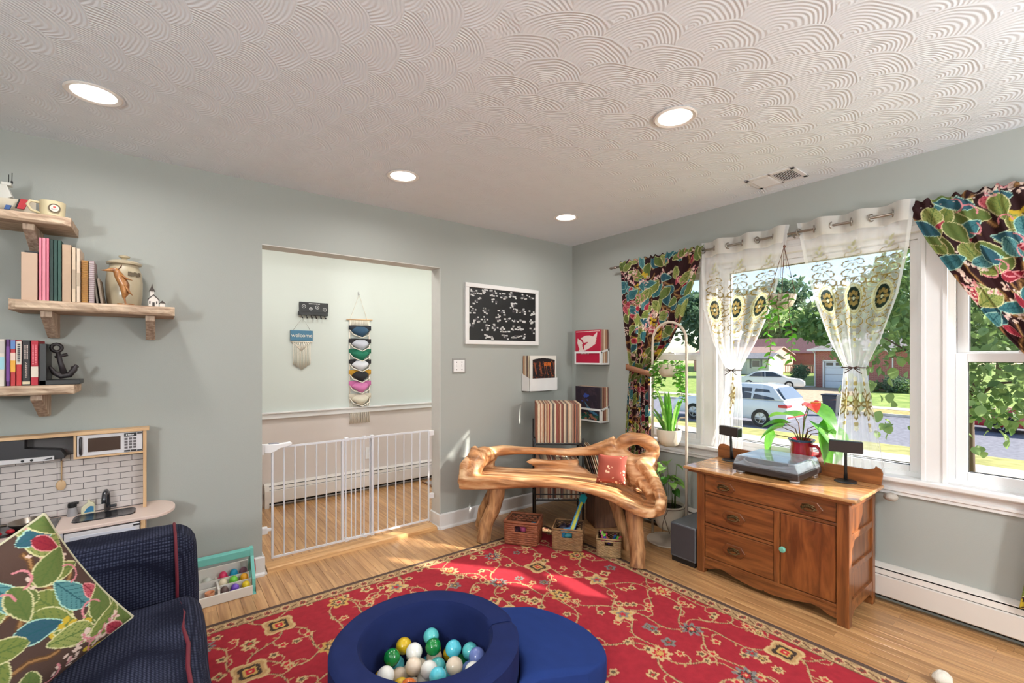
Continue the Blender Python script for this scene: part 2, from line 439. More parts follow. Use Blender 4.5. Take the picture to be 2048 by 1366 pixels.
# hall behind the doorway
b = MB(); b.box(-3.6, .15, 1.36, 1.5, .82, 2.6); HW = S(b, 'wall_hall_back', M_hall)
P(MB().box(-3.6, .15, 1.361, 1.5, -.05, .82), 'wainscot', M_hall2, HW)
S(MB().box(-3.75, -3.6, WT, 1.5, -.05, 2.6), 'wall_hall_left', M_hall)
b = MB(); b.box(0, .15, .14, .26, -.05, 2.6); b.box(0, .15, 1.2, 1.5, -.05, 2.6); b.box(0, .15, .26, 1.2, 2.06, 2.6)
S(b, 'wall_hall_right', M_hall)
S(MB().box(-3.75, .15, WT, 1.5, 2.44, 2.6), 'ceiling_hall', mat('flat ceiling paint', rgb(232, 230, 226), .8))
d = S(MB().box(.05, .09, .26, .33, .02, 2.06).box(.05, .09, 1.13, 1.2, .02, 2.06).box(.05, .09, .33, 1.13, 1.96, 2.06).box(.05, .09, .33, 1.13, .02, .25), 'door_1', M_trim)
P(MB().box(.065, .072, .33, 1.13, .25, 1.96), 'pane', M_glass, d)
# chair rail, baseboards, threshold
b = MB(); b.box(-3.6, 0, 1.338, 1.36, .80, .845); b.box(-3.6, 0, 1.325, 1.36, .845, .86)
S(b, 'trim_chair_rail', M_trim, bevel=.004)
def baseb(b, x0, x1, y0, y1, nx, ny, h=.118):
    """board against a wall with a flared quarter-round shoe; (nx,ny) points into the room"""
    if ny: b.prism([(y0, 0), (y0+ny*.028, 0), (y0+ny*.026, .012), (y0+ny*.015, .022), (y0+ny*.015, h-.008), (y0+ny*.009, h), (y0, h)], x0, x1, 0)
    else: b.prism([(x0, 0), (x0+nx*.028, 0), (x0+nx*.026, .012), (x0+nx*.015, .022), (x0+nx*.015, h-.008), (x0+nx*.009, h), (x0, h)], y0, y1, 1)
    return b
S(baseb(MB(), DX1-.012, -.0, 0, 0, 0, -1), 'baseboard_back', M_trim)
S(baseb(MB(), XL, DX0+.012, 0, 0, 0, -1), 'baseboard_back_left', M_trim)
S(baseb(MB(), DX1, 0, -.012, WT+.01, -1, 0), 'baseboard_jamb_right', M_trim)
S(baseb(MB(), DX0, 0, -.012, WT+.01, 1, 0), 'baseboard_jamb_left', M_trim)
M_plank = wood('honey oak strip', rgb(156, 110, 68), rgb(202, 156, 106), axis=1, stretch=18, scale=16, rough=.3, coat=.25, tone=.13, bump=.04)
M_nose = wood('pale oak nosing', rgb(190, 140, 88), rgb(222, 176, 122), axis=0, stretch=16, scale=14, rough=.35)
S(MB().prism([(-.004, 0), (.0, .022), (.012, .028), (.10, .028), (.10, 0)], DX0+.03, DX1-.03, 0), 'trim_threshold', M_nose)

# strip floors: every board in view a piece of its own
PW = .0572
_pm = {}
def plank_mesh(L):
    L = round(L, 2)
    if L not in _pm:
        me = me_from(MB().prism([(.0004, -.015), (PW-.0004, -.015), (PW-.0004, -.0009), (PW-.0014, 0), (.0014, 0), (.0004, -.0009)], .0004, L-.0004, 1))
        me.name = 'plank'; me.materials.append(M_plank); _pm[L] = me
    return _pm[L], L
def lay(parent, strips, y_hi, y_lo, z, rn):
    n = 0
    for x in strips:
        y = y_hi
        first = True
        while y > y_lo+.02:
            L = rn.choice([.35, .5, .65, .8, .95]) if not first else rn.choice([.2, .3, .45, .6, .75])
            first = False
            if y-L < y_lo+.12: L = round(y-y_lo, 2)
            me, L = plank_mesh(L)
            o = bpy.data.objects.new('plank', me); link(o, parent); o.location = Vector((x, y-L, z)) - wl(parent)
            y -= L; n += 1
    return n
rp = random.Random(5)
fl = S(MB().box(XL, .0, YF, 0, -.05, -.014), 'floor', M_dark)
N1 = int(3.42/PW)
stripsA = [-(i+1)*PW for i in range(14, N1)]
lay(fl, [-(i+1)*PW for i in range(14)], 0, -3.6, 0, rp)
lay(fl, stripsA, 0, -.62, 0, rp)
b = MB()
def rest(b, x0, x1, y0, y1):
    x = x1
    while x > x0+.01:
        x -= PW; y = y1
        while y > y0+.01:
            L = min(rp.choice([.5, .8, 1.1]), y-y0)
            b.box(x+.0006, x+PW-.0006, y-L+.0006, y-.0006, -.014, 0); y -= L
rest(b, -N1*PW, -14*PW, YF, -.62); rest(b, -14*PW, 0, YF, -3.6); rest(b, XL, -N1*PW, YF, 0)
q = P(b, 'planks_beyond', M_plank, fl); q['kind'] = 'stuff'
fh = S(MB().box(-3.6, 0, .0, 1.36, -.05, .005), 'floor_hall', M_dark)
lay(fh, [-.62-(i+1)*PW for i in range(38)], 1.36, .10, .02, rp)
b = MB(); rest(b, -3.6, -.62-38*PW, .1, 1.36); rest(b, -.62, 0, .1, 1.36)
for i, v in enumerate(b.v): b.v[i] = (v[0], v[1], v[2]+.02)
q = P(b, 'planks_beyond', M_plank, fh); q['kind'] = 'stuff'

# ---------------------------------------------------------------- windows
def sash(b, y0, y1, z0, z1, x0, x1, w):
    b.box(x0, x1, y0, y0+w, z0, z1); b.box(x0, x1, y1-w, y1, z0, z1)
    b.box(x0, x1, y0+w, y1-w, z0, z0+w); b.box(x0, x1, y0+w, y1-w, z1-w, z1); return b
M_gasket = mat('black gasket', rgb(40, 42, 42), .6)
for n, (ya, yb) in ((1, (WY[1], WY[0])), (2, (WY[3], WY[2])), (3, (WY[5], WY[4]))):
    fr = sash(MB(), ya, yb, WZ0+.005, WZ1, .03, .14, .034)
    wn = S(fr, 'window_%d' % n, M_vinyl, loc=(0, (ya+yb)/2, WZ0))
    if n == 2:
        P(sash(MB(), ya+.034, yb-.034, WZ0+.034, WZ1-.034, .045, .11, .036), 'sash_frame', M_vinyl, wn, bevel=.004)
        P(sash(MB(), ya+.068, yb-.068, WZ0+.068, WZ1-.068, .062, .072, .005), 'gasket', M_gasket, wn)
        P(MB().box(.066, .070, ya+.07, yb-.07, WZ0+.07, WZ1-.07), 'pane', M_glass, wn)
    else:
        lo = P(sash(MB(), ya+.034, yb-.034, WZ0+.034, 1.375, .035, .072, .045), 'lower_sash', M_vinyl, wn, bevel=.003)
        P(sash(MB(), ya+.077, yb-.077, WZ0+.077, 1.332, .048, .058, .005), 'gasket', M_gasket, lo)
        P(MB().box(.052, .056, ya+.079, yb-.079, WZ0+.079, 1.33), 'pane', M_glass, lo)
        up = P(sash(MB(), ya+.034, yb-.034, 1.34, WZ1-.034, .075, .112, .045), 'upper_sash', M_vinyl, wn, bevel=.003)
        P(sash(MB(), ya+.077, yb-.077, 1.383, WZ1-.077, .088, .098, .005), 'gasket', M_gasket, up)
        P(MB().box(.092, .096, ya+.079, yb-.079, 1.385, WZ1-.079), 'pane', M_glass, up)
        P(MB().box(.02, .036, (ya+yb)/2-.03, (ya+yb)/2+.03, 1.376, 1.388).box(.012, .03, (ya+yb)/2-.012, (ya+yb)/2+.02, 1.388, 1.395), 'sash_lock', M_vinyl, lo, bevel=.002)
b = MB()
for ya, yb in ((WY[2], WY[1]), (WY[4], WY[3])):
    b.box(-.012, .04, ya-.004, yb+.004, WZ0, WZ1+.01); b.box(-.02, 0, yb-.008, yb+.012, WZ0, WZ1); b.box(-.02, 0, ya-.012, ya+.008, WZ0, WZ1)
S(b, 'trim_1', M_trim, bevel=.003)
b = MB(); b.box(-.018, .03, WY[0]-.004, WY[0]+.075, WZ0-.0, WZ1+.075); b.box(-.018, .03, WY[5]-.075, WY[5]+.004, WZ0, WZ1+.075)
b.box(-.018, .03, WY[5], WY[0], WZ1-.004, WZ1+.075); b.box(-.03, 0, WY[5]-.09, WY[0]+.09, WZ1+.072, WZ1+.092)
b.box(-.024, 0, WY[5]-.02, WY[0]+.02, WZ1+.03, WZ1+.045)
S(b, 'trim_2', M_trim, bevel=.003)
b = MB(); b.box(-.062, .06, WY[5]-.1, WY[0]+.1, WZ0-.012, WZ0+.014)
S(b, 'trim_window_stool', M_trim, bevel=.006)
b = MB(); b.prism([(0, .602), (-.018, .602), (-.018, .617), (-.026, .622), (-.026, .634), (-.018, .640), (-.018, .662), (-.034, .672), (-.034, .678), (0, .678)], WY[5]-.08, WY[0]+.08, 1)
S(b, 'trim_window_apron', M_trim)

# ---------------------------------------------------------------- baseboard heaters
def heater(name, label, pts0, pts1, along, face, group=None):
    """profile swept along an axis: top hood, louver slot, front panel held above the floor"""
    t = T(name, label, 'heater', group=group)
    s = 1 if face > 0 else -1
    def pr(pl, nm, m): 
        bb = MB(); bb.prism([(along[1]+s*q[0], q[1]) for q in pl], pts0, pts1, along[0]); return P(bb, nm, m, t)
    z = along[2]
    pr([(0, z+.012), (.004, z+.012), (.004, z+.2), (0, z+.2)], 'back_plate', M_dark)
    pr([(0, z+.205), (.012, z+.205), (.048, z+.193), (.05, z+.189), (.012, z+.199), (.004, z+.198), (.004, z+.16), (0, z+.16)], 'hood', M_heat)
    pr([(.050, z+.182), (.056, z+.156), (.053, z+.156), (.047, z+.182)], 'damper', M_heat)
    pr([(.052, z+.152), (.062, z+.148), (.062, z+.045), (.056, z+.040), (.054, z+.042), (.058, z+.047), (.058, z+.145), (.050, z+.149)], 'front_panel', M_heat)
    pr([(.006, z+.07), (.046, z+.07), (.046, z+.12), (.006, z+.12)], 'fin_tube', M_dark)
    for e in (pts0, pts1):
        d_ = .012 if e == min(pts0, pts1) else -.012
        bb = MB(); bb.prism([(along[1]+s*q[0], q[1]) for q in [(0, z), (.064, z), (.064, z+.15), (.05, z+.195), (.012, z+.207), (0, z+.207)]], e, e+d_*3, along[0]); P(bb, 'end_cap', M_heat, t)
    return t
heater('baseboard_heater', 'white baseboard heater running along the wall below the window', -4.6, -.3, (1, 0, .0), -1)
heater('baseboard_heater', 'white baseboard heater behind the metal gate in the hall', -2.48, -.2, (0, 1.36, .02), -1)

# ---------------------------------------------------------------- ceiling fittings
M_lens = mat('lit lamp lens', (1, .95, .85, 1), .5, emit=5, var=0)
M_lring = mat('white lamp trim', rgb(235, 230, 224), .4, var=.01)
spots = [(-3.433, -.674, 'recessed ceiling lamp above the wall shelves, leftmost of the four'), (-1.378, -2.024, 'recessed ceiling lamp out in the middle of the ceiling, nearest the window'),
         (-2.063, -.642, 'recessed ceiling lamp above the doorway'), (-.716, -.647, 'recessed ceiling lamp in the far corner by the window wall'),
         (-3.0, -3.9, 'added unseen recessed ceiling lamp straight behind the camera'), (-4.7, -2.2, 'added unseen recessed ceiling lamp over the sofa back'), (-1.4, -3.9, 'added unseen recessed ceiling lamp behind the camera by the window wall'), (-4.6, -4.2, 'added unseen recessed ceiling lamp in the far corner behind the camera')]  # these last four are unseen, added to lift the room's light
for x, y, lb in spots:
    t = T('recessed_lamp', lb, 'ceiling lamp', (x, y, H), 'recessed ceiling lamps')
    P(MB().lathe([(.083, H), (.092, H-.002), (.094, H-.006), (.088, H-.010), (.074, H-.006), (.072, H+.004)], 40, (x, y, 0), cap=False), 'trim_ring', M_lring, t, smooth=True)
    P(MB().lathe([(.001, H-.003), (.04, H-.0035), (.073, H-.003)], 40, (x, y, 0), cap=False), 'lens', M_lens, t, smooth=True)
    L = bpy.data.lights.new('lamp_light', 'AREA'); L.shape = 'DISK'; L.size = .14; L.energy = LAMP_W; L.color = (1, .975, .95); L.spread = math.radians(165)
    lo = bpy.data.objects.new('lamp_light', L); link(lo, t); lo.location = (0, 0, -.013)
t = T('ceiling_vent', 'white louvred air vent in the ceiling near the window', 'vent', (-.25, -1.98, H))
b = MB(); x0, x1, y0, y1 = -.365, -.145, -2.125, -1.845
for z, g in ((H-.006, 0), ): 
    b.box(x0, x1, y0, y0+.025, z, H); b.box(x0, x1, y1-.025, y1, z, H); b.box(x0, x0+.03, y0, y1, z, H); b.box(x1-.03, x1, y0, y1, z, H); b.box(x0, x1, -1.992, -1.98, z, H)
P(b, 'frame', M_vinyl, t, bevel=.002)
P(MB().box(x0+.01, x1-.01, y0+.01, y1-.01, H-.0015, H-.0005), 'duct_opening', M_dark, t)
for half, (ya, yb, an) in enumerate(((y0+.026, -1.994, .5), (-1.978, y1-.026, -.6))):
    n = 10
    for i in range(n):
        yc = ya+(yb-ya)*(i+.5)/n
        P(MB().cbox((0, 0, 0), (x1-x0-.06, .0105, .0012), M_at((-.255, yc, H-.0055), an, 0, 0)), 'louver', M_vinyl, t)
# globe floor lamps added unseen behind the camera to light the ceiling
M_globe = mat('added glowing globe', (.95, .98, 1, 1), .4, emit=GLOBE_E, var=0)
M_chrome = mat('brushed steel', rgb(190, 190, 190), .3, 1)
for x, y, lb in ((-4.75, -3.3, 'added unseen globe floor lamp against the wall to the left of the camera'), (-1.2, -4.5, 'added unseen globe floor lamp in the corner behind the camera')):
    t = T('added_floor_lamp', lb, 'lamp', (x, y, 0))
    P(MB().lathe([(.001, 0), (.15, 0), (.15, .015), (.02, .03), (.012, .06), (.012, 1.42), (.03, 1.44)], 24, (x, y, 0)), 'pole', M_chrome, t, smooth=True)
    P(MB().ell((x, y, 1.58), .15, 24, 16), 'globe', M_globe, t, smooth='all')

# flush lamps added to brighten the hall, unseen above the doorway head
for i, x in enumerate((-2.6, -1.5, -.6)):
    t = T('added_flush_lamp', ('added unseen flush lamp on the hall ceiling over the gate latch', 'added unseen flush lamp on the hall ceiling over the cap hanger', 'added unseen flush lamp on the hall ceiling by the front door')[i], 'ceiling lamp', (x, .5, 2.44), 'added hall ceiling lamps')
    P(MB().lathe([(.001, 2.37), (.08, 2.375), (.12, 2.39), (.14, 2.42), (.14, 2.439), (.001, 2.439)], 32, (x, .5, 0)), 'diffuser', mat('added hall lamp diffuser', (1, .97, .93, 1), .5, emit=HALL_E, var=0), t, smooth=True)
# ================================================================ rug
rng = np.random.default_rng(3)
RX0, RX1, RY0, RY1 = -3.75, -.765, -3.3, -.455
cv = Canvas(RX1-RX0, RY1-RY0, .0058, rgb(152, 38, 48))
c_tan, c_beige, c_dk, c_red, c_grey, c_gold, c_brn = rgb(176, 138, 92), rgb(196, 164, 116), rgb(62, 48, 40), rgb(178, 38, 48), rgb(120, 116, 112), rgb(190, 150, 84), rgb(96, 74, 56)
cv.vary(.10, .02, rng)
W_, H_ = cv.w, cv.h
def wob(x0, y0, x1, y1, amp, n=10, ph=0):
    L = math.hypot(x1-x0, y1-y0); nx, ny = -(y1-y0)/L, (x1-x0)/L
    return [(x0+(x1-x0)*i/n+nx*amp*math.sin(i/n*2*pi+ph), y0+(y1-y0)*i/n+ny*amp*math.sin(i/n*2*pi+ph)) for i in range(n+1)]
SP = .33; c_vine = rgb(178, 150, 108)
cells = [(i, j) for i in range(-1, int(W_/SP)+2) for j in range(-1, int(H_/SP)+2)]
nodes = {(i, j): (i*SP+(j % 2)*SP/2+rng.uniform(-.03, .03), j*SP+rng.uniform(-.03, .03)) for i, j in cells}
def vine(a, b, amp):
    pts = wob(a[0], a[1], b[0], b[1], amp, 12, rng.uniform(0, 6))
    cv.line(pts, .0044, c_brn); cv.line(pts, .0030, c_vine)
    for k in range(2, 11, 2):
        x, y = pts[k]; an = rng.uniform(0, 6.28)
        cv.line([(x, y), (x+.022*math.cos(an), y+.022*math.sin(an))], .0034, c_tan)
        if k % 4 == 0:
            an = rng.uniform(0, 6.28); cx_, cy_ = x, y; q = [(x, y)]
            for s_ in range(5): cx_ += .020*math.cos(an); cy_ += .020*math.sin(an); an += .55; q.append((cx_, cy_))
            cv.line(q, .0030, c_vine); cv.rosette(q[-1][0], q[-1][1], .020, 5, [(1, c_beige), (.55, c_brn if k % 8 else c_red)], rng.uniform(0, 6))
for (i, j), a in nodes.items():
    for dk in ((i+(1 if j % 2 else 0), j+1), (i-(0 if j % 2 else 1), j+1)):
        if dk in nodes: vine(a, nodes[dk], .04)
    if (i+j) % 3 == 0 and (i+1, j) in nodes: vine(a, nodes[(i+1, j)], .06)
for (i, j), a in nodes.items():
    k = (i*2+j*3) % 5
    if k == 0: cv.rosette(*a, .075, 4, [(1, c_beige), (.82, c_tan), (.62, c_dk), (.40, c_gold), (.25, c_red), (.1, c_beige)], pi/4, .16)
    elif k == 1: cv.rosette(*a, .048, 8, [(1, c_beige), (.6, c_red), (.35, c_gold)])
    elif k == 2: cv.rosette(*a, .052, 6, [(1, c_gold), (.66, c_brn), (.4, c_beige), (.2, c_red)])
    elif k == 3: cv.rosette(*a, .044, 8, [(1, c_grey), (.62, c_dk), (.4, c_red), (.2, c_beige)], .3, .3)
    else: cv.rosette(*a, .056, 5, [(1, c_beige), (.7, c_gold), (.5, c_grey), (.25, c_red)], .4, .3)
    for _ in range(2):
        x, y = a[0]+rng.uniform(-.17, .17), a[1]+rng.uniform(-.17, .17)
        if math.hypot(x-a[0], y-a[1]) > .09: cv.rosette(x, y, rng.uniform(.022, .034), int(rng.integers(4, 8)), [(1, c_beige if rng.random() < .7 else c_grey), (.55, c_brn), (.28, c_gold if rng.random() < .5 else c_red)], rng.uniform(0, 6))
U, V = np.meshgrid(cv.u, cv.v); ed = np.minimum(np.minimum(U, W_-U), np.minimum(V, H_-V))
bd = (ed < .098); cv.c[bd] = rgb(168, 138, 100)
nzb = rng.random(cv.c.shape[:2]); cv.c[bd & (nzb < .18)] = rgb(132, 100, 70)
def bflower(x, y, k):
    cv.rosette(x, y, .026, 6, [(1, rgb(196, 166, 122)), (.66, rgb(140, 60, 54)), (.3, rgb(90, 72, 58))], k)
for k in range(int(H_/.085)):
    y = .05+k*.085
    for x in (W_-.064, .064): bflower(x, y, k); cv.line([(x-.012, y+.02), (x+.012, y+.064)], .004, rgb(110, 78, 58))
for k in range(int(W_/.085)):
    x = .05+k*.085
    for y in (H_-.064, .064): bflower(x, y, k); cv.line([(x+.02, y-.012), (x+.064, y+.012)], .004, rgb(110, 78, 58))
cv.c[(ed < .104) & (ed > .097)] = rgb(98, 68, 50)
cv.c[ed < .034] = rgb(84, 66, 58)
cv.vary(.07, .012, rng)
X = np.zeros(cv.c.shape[:2]+(3,)); X[..., 0] = U+RX0; X[..., 1] = V+RY0; X[..., 2] = .009
X[0, :, 2] = X[-1, :, 2] = .001; X[:, 0, 2] = X[:, -1, 2] = .001
tr_ = T('area_rug', 'red area rug with beige flowers, vines and a dark brown edge on the wood floor', 'rug', (-2.2, -1.9, 0))
cloth('pile', X, cv.c, vcol('rug wool', .95, bump=.25, bscale=420), tr_)
P(MB().box(RX0+.003, RX1-.003, RY0+.003, RY1-.003, .0008, .0075), 'backing', mat('jute backing', rgb(90, 74, 58), .9), tr_)

# ================================================================ ball pit, slide and balls
PC = (-2.415, -1.635); RO, RI, PH = .35, .24, .30
M_velvet = mat('navy velvet', rgb(27, 37, 80), .9, spec=.15, bump=.05, scale=300, var=.16, vs=14)
M_velvet2 = mat('royal blue velvet', rgb(32, 52, 108), .9, spec=.15, bump=.05, scale=300, var=.12, vs=14)
tp = T('ball_pit', 'round navy velvet foam ball pit filled with plastic balls', 'ball pit', (PC[0], PC[1], .009))
for a0, a1 in ((-.33, 3.92), (3.94, 5.93)):
    prof = [(RI, .009), (RO-.012, .009), (RO, .02), (RO, PH-.016), (RO-.014, PH-.002), (RO-.03, PH), (RI+.028, PH), (RI+.012, PH-.003), (RI, PH-.018)]
    b = MB(); n = 56; rows = []
    for i in range(n+1):
        a = a0+(a1-a0)*i/n; sh = .006 if i in (0, n) else (.0015 if i in (1, n-1) else 0)
        rows.append([(PC[0]+(r+(sh if r < .28 else -sh))*math.cos(a), PC[1]+(r+(sh if r < .28 else -sh))*math.sin(a), z-(sh if z > .1 else -sh)) for r, z in prof])
    np_ = len(prof); v = [p for r in rows for p in r]
    f = [(i*np_+j, i*np_+(j+1) % np_, (i+1)*np_+(j+1) % np_, (i+1)*np_+j) for i in range(n) for j in range(np_)] + [tuple(range(np_)), tuple(range(n*np_, (n+1)*np_))]
    b.add(v, f); P(b, 'foam_segment', M_velvet, tp, smooth=True)
P(MB().lathe([(.001, .0095), (RI-.001, .0095), (RI-.001, .02), (.001, .02)], 40, (PC[0], PC[1], 0)), 'floor_pad', M_velvet, tp)
# ramp: rounded pad sloping away from the ring, its inner edge hugging the ring
A0 = math.radians(-8); dirv = (math.cos(A0), math.sin(A0)); prp = (-dirv[1], dirv[0]); L1 = RO+.45; cx_ = RO+.15
def W2(l, t): return (PC[0]+dirv[0]*l+prp[0]*t, PC[1]+dirv[1]*l+prp[1]*t)
def zr(l): return max(.03, .190-.11*max(0, (l-RO))/.45)
nt_, ns_ = 41, 27; tops = []
for i in range(nt_):
    t = .27*math.sin((i/(nt_-1)-.5)*pi*.985); l0 = math.sqrt((RO+.004)**2-t*t); l1 = L1-.27+math.sqrt(max(0, .272**2-t*t)); row = []
    for j in range(ns_):
        s_ = j/(ns_-1); s_ = .5-.5*math.cos(pi*s_); l = l0+(l1-l0)*s_
        d_ = min(l-l0, l1-l, .272-abs(t)); q_ = min(1, max(0, d_)/.035); row.append((*W2(l, t), zr(l)-.028*(1-math.sqrt(max(0, 1-(1-q_)**2)))))
    tops.append(row)
b = MB().grid(tops); loop = [(0, j) for j in range(ns_)]+[(i, ns_-1) for i in range(1, nt_)]+[(nt_-1, j) for j in range(ns_-2, -1, -1)]+[(i, 0) for i in range(nt_-2, 0, -1)]
k0 = len(b.v); b.v += [(tops[i][j][0], tops[i][j][1], .0095) for i, j in loop]; n = len(loop)
b.f += [(loop[k][0]*ns_+loop[k][1], loop[(k+1) % n][0]*ns_+loop[(k+1) % n][1], k0+(k+1) % n, k0+k) for k in range(n)]+[tuple(range(k0, k0+n))]; b.mi += [0]*(n+1)
ts = P(b, 'play_ramp', M_velvet2, None, smooth=True, loc=(*W2(cx_, 0), .0095))
tag(ts, 'royal blue velvet foam play ramp attached beside the ball pit', 'play ramp')
bcols = {'turquoise': (96, 196, 196), 'sky blue': (92, 204, 222), 'white': (236, 234, 226), 'cream': (226, 206, 182), 'yellow': (214, 176, 28), 'green': (18, 122, 54), 'lavender blue': (110, 126, 186), 'orange': (222, 110, 30)}
bm_ = {}
for k, c in bcols.items():
    me = me_from(MB().ell((0, 0, 0), .0325, 28, 16), smooth='all'); me.name = 'ball'
    me.materials.append(mat(k+' ball plastic', rgb(*c), .22, var=.01, coat=.4)); bm_[k] = me
rb = random.Random(4); names = list(bcols)
wts = [5, 3, 4, 5, 5, 3, 4, 1]
def ring_pos():
    """balls dropped at random, none closer than one diameter to another"""
    out = []; r2 = random.Random(9); R_ = RI-.036
    for layer, (za, zb, tries) in enumerate(((.053, .055, 2500), (.098, .114, 3500), (.148, .172, 5000))):
        for _ in range(tries):
            a = r2.uniform(0, 2*pi); q = R_*math.sqrt(r2.random()); x, y, z = q*math.cos(a), q*math.sin(a), r2.uniform(za, zb)
            if all((x-p[0])**2+(y-p[1])**2+(z-p[2])**2 > .0651**2 for p in out): out.append((x, y, z, layer))
    return out
cnt = {}
pl = ring_pos()
for x, y, z, l in pl:
    k = rb.choices(names, wts)[0]
    o = bpy.data.objects.new('ball', bm_[k]); link(o)
    jx = jy = 0
    o.location = (PC[0]+x+jx, PC[1]+y+jy, z)
    rr_, ff_ = x*.792-y*.61, x*.61+y*.792
    ps = ('far ' if ff_ > .11 else 'mid-far ' if ff_ > .035 else 'near ' if ff_ < -.11 else 'mid-near ' if ff_ < -.035 else '')+('left' if rr_ < -.11 else 'mid-left' if rr_ < -.035 else 'right' if rr_ > .11 else 'mid-right' if rr_ > .035 else 'centre')
    tag(o, 'glossy %s ball in the %s layer of the ball pit, %s' % (k, ('bottom', 'middle', 'top')[l], ps), 'ball', k+' balls in the ball pit')

# ================================================================ root-wood bench
BD = Vector((.504, -.864, 0)); BN = Vector((.864, .504, 0)); B0 = Vector((-1.36, -.41, 0))
def bw(u, w_, z): return tuple(B0+BD*u+BN*w_+Vector((0, 0, z)))
def bench_wood():
    m, nt, b = newmat('weathered teak root')
    g = nd(nt, 'TexCoord'); vr = nd(nt, 'VectorRotate', rotation_type='Z_AXIS'); vr.inputs['Angle'].default_value = math.radians(59.7); nt.links.new(g.outputs['Object'], vr.inputs[0])
    mp = nd(nt, 'Mapping'); mp.inputs['Scale'].default_value = (1.2, 9, 9); nt.links.new(vr.outputs[0], mp.inputs[0])
    nz = nd(nt, 'TexNoise'); nz.inputs['Scale'].default_value = 2.4; nz.inputs['Detail'].default_value = 5; nz.inputs['Distortion'].default_value = .5
    nt.links.new(mp.outputs[0], nz.inputs[0])
    rp = nd(nt, 'ValToRGB'); e = rp.color_ramp.elements
    e[0].position = .28; e[0].color = rgb(104, 62, 34); e[1].position = .72; e[1].color = rgb(236, 198, 152)
    x = e.new(.48); x.color = rgb(186, 128, 80)
    nt.links.new(nz.outputs[0], rp.inputs[0])
    n2 = nd(nt, 'TexNoise'); n2.inputs['Scale'].default_value = 5; n2.inputs['Detail'].default_value = 3
    nt.links.new(g.outputs['Object'], n2.inputs[0])
    r2 = nd(nt, 'ValToRGB'); r2.color_ramp.elements[0].position = .60; r2.color_ramp.elements[1].position = .75
    nt.links.new(n2.outputs[0], r2.inputs[0])
    nt.links.new(mixc(nt, mth(nt, 'MULTIPLY', r2.outputs[0], .55), rp.outputs[0], rgb(150, 132, 114)), b.inputs['Base Color'])
    b.inputs['Roughness'].default_value = .45; b.inputs['Coat Weight'].default_value = .15
    addbump(nt, b, nz.outputs[0], .22, .006)
    return m
M_teak = bench_wood()
M_tleg = wood('teak leg', rgb(118, 74, 42), rgb(196, 146, 98), axis=2, stretch=7, scale=13, rough=.5, bump=.15)
tb = T('root_bench', 'carved root-wood bench with open back and a knot hole at its high right end', 'bench', bw(.55, .15, 0))
b = MB()
# seat: strips following the bowed front edge
us = [-.165, -.05, .15, .4, .6, .8, .95, 1.06, 1.16, 1.24, 1.285]
zt = [.47, .475, .482, .493, .496, .490, .470, .432, .402, .398, .42]
zl = [.375, .385, .41, .45, .466, .452, .425, .385, .352, .350, .37]
def lerp(xs, ys, x): return float(np.interp(x, xs, ys))
rows = []
for i in range(41):
    u = -.165+1.45*i/40; t, lo = lerp(us, zt, u), lerp(us, zl, u)
    front = -.02-.055*math.exp(-((u-1.12)/.16)**2)+.025*math.exp(-((u-.45)/.3)**2)
    sec = [(front, t), (front+.03, t+.004), (.12, t-.012), (.26, t-.022), (.40, t-.010), (.43, t-.05), (.40, lo-.005), (.2, lo-.035), (.05, lo-.02), (front, lo)]
    if u > 1.2: k_ = (u-1.2)/.085; sec = [(a+(.12-a)*k_*.35, z_) for a, z_ in sec]
    rows.append([bw(u, a, z_) for a, z_ in sec])
ns = len(rows[0]); v = [p for r in rows for p in r]
f = [(i*ns+j, i*ns+(j+1) % ns, (i+1)*ns+(j+1) % ns, (i+1)*ns+j) for i in range(40) for j in range(ns)] + [tuple(range(ns)), tuple(range(40*ns, 41*ns))]
b.add(v, f)
# left end block
b.tube([bw(-.13, -.0, .41), bw(-.13, .10, .49), bw(-.125, .2, .55), bw(-.11, .3, .57), bw(-.08, .4, .55)], [.055, .085, .085, .075, .06], 10)
b.tube([bw(-.15, .16, .52), bw(-.145, .2, .64), bw(-.14, .22, .655)], [.05, .03, .012], 8)
b.tube([bw(-.135, .02, .42), bw(-.14, .03, .55), bw(-.125, .05, .605)], [.05, .04, .015], 8)
b.tube([bw(-.12, .36, .40), bw(-.12, .40, .5), bw(-.1, .41, .58)], [.06, .06, .04], 10)
# back rail
b.tube([bw(-.12, .38, .575), bw(.0, .42, .595), bw(.15, .42, .606), bw(.35, .42, .614), bw(.55, .42, .622), bw(.7, .42, .642), bw(.82, .42, .672), bw(.92, .41, .705)], [.045, .045, .033, .029, .030, .036, .055, .07], 10)
# high right back around the knot hole
aa = np.linspace(0, 2*pi, 25)[:-1]; ring = [(1.065+.118*math.cos(a), .683+.080*math.sin(a)) for a in aa]
b.torus([bw(u, .405, z) for u, z in ring], [.044+.010*abs(math.sin(2*a)) for a in aa], 10)
b.tube([bw(.95, .40, .73), bw(1.03, .41, .765), bw(1.11, .41, .775), bw(1.17, .40, .735)], [.03, .032, .028, .03], 10)
b.prism([(.86, .64), (.95, .70), (1.0, .62), (1.15, .60), (1.2, .56), (1.16, .50), (1.13, .43), (.90, .43)], .36, .42, 1, Matrix(((BD.x, BN.x, 0, B0.x), (BD.y, BN.y, 0, B0.y), (0, 0, 1, 0), (0, 0, 0, 1))))
b.tube([bw(.88, .41, .66), bw(.93, .40, .56), bw(.95, .38, .47)], [.065, .07, .06], 10)
b.tube([bw(1.0, .40, .60), bw(1.05, .38, .53), bw(1.10, .33, .46)], [.06, .07, .06], 10)
b.tube([bw(1.15, .40, .63), bw(1.17, .37, .585), bw(1.15, .34, .54)], [.05, .05, .05], 10)
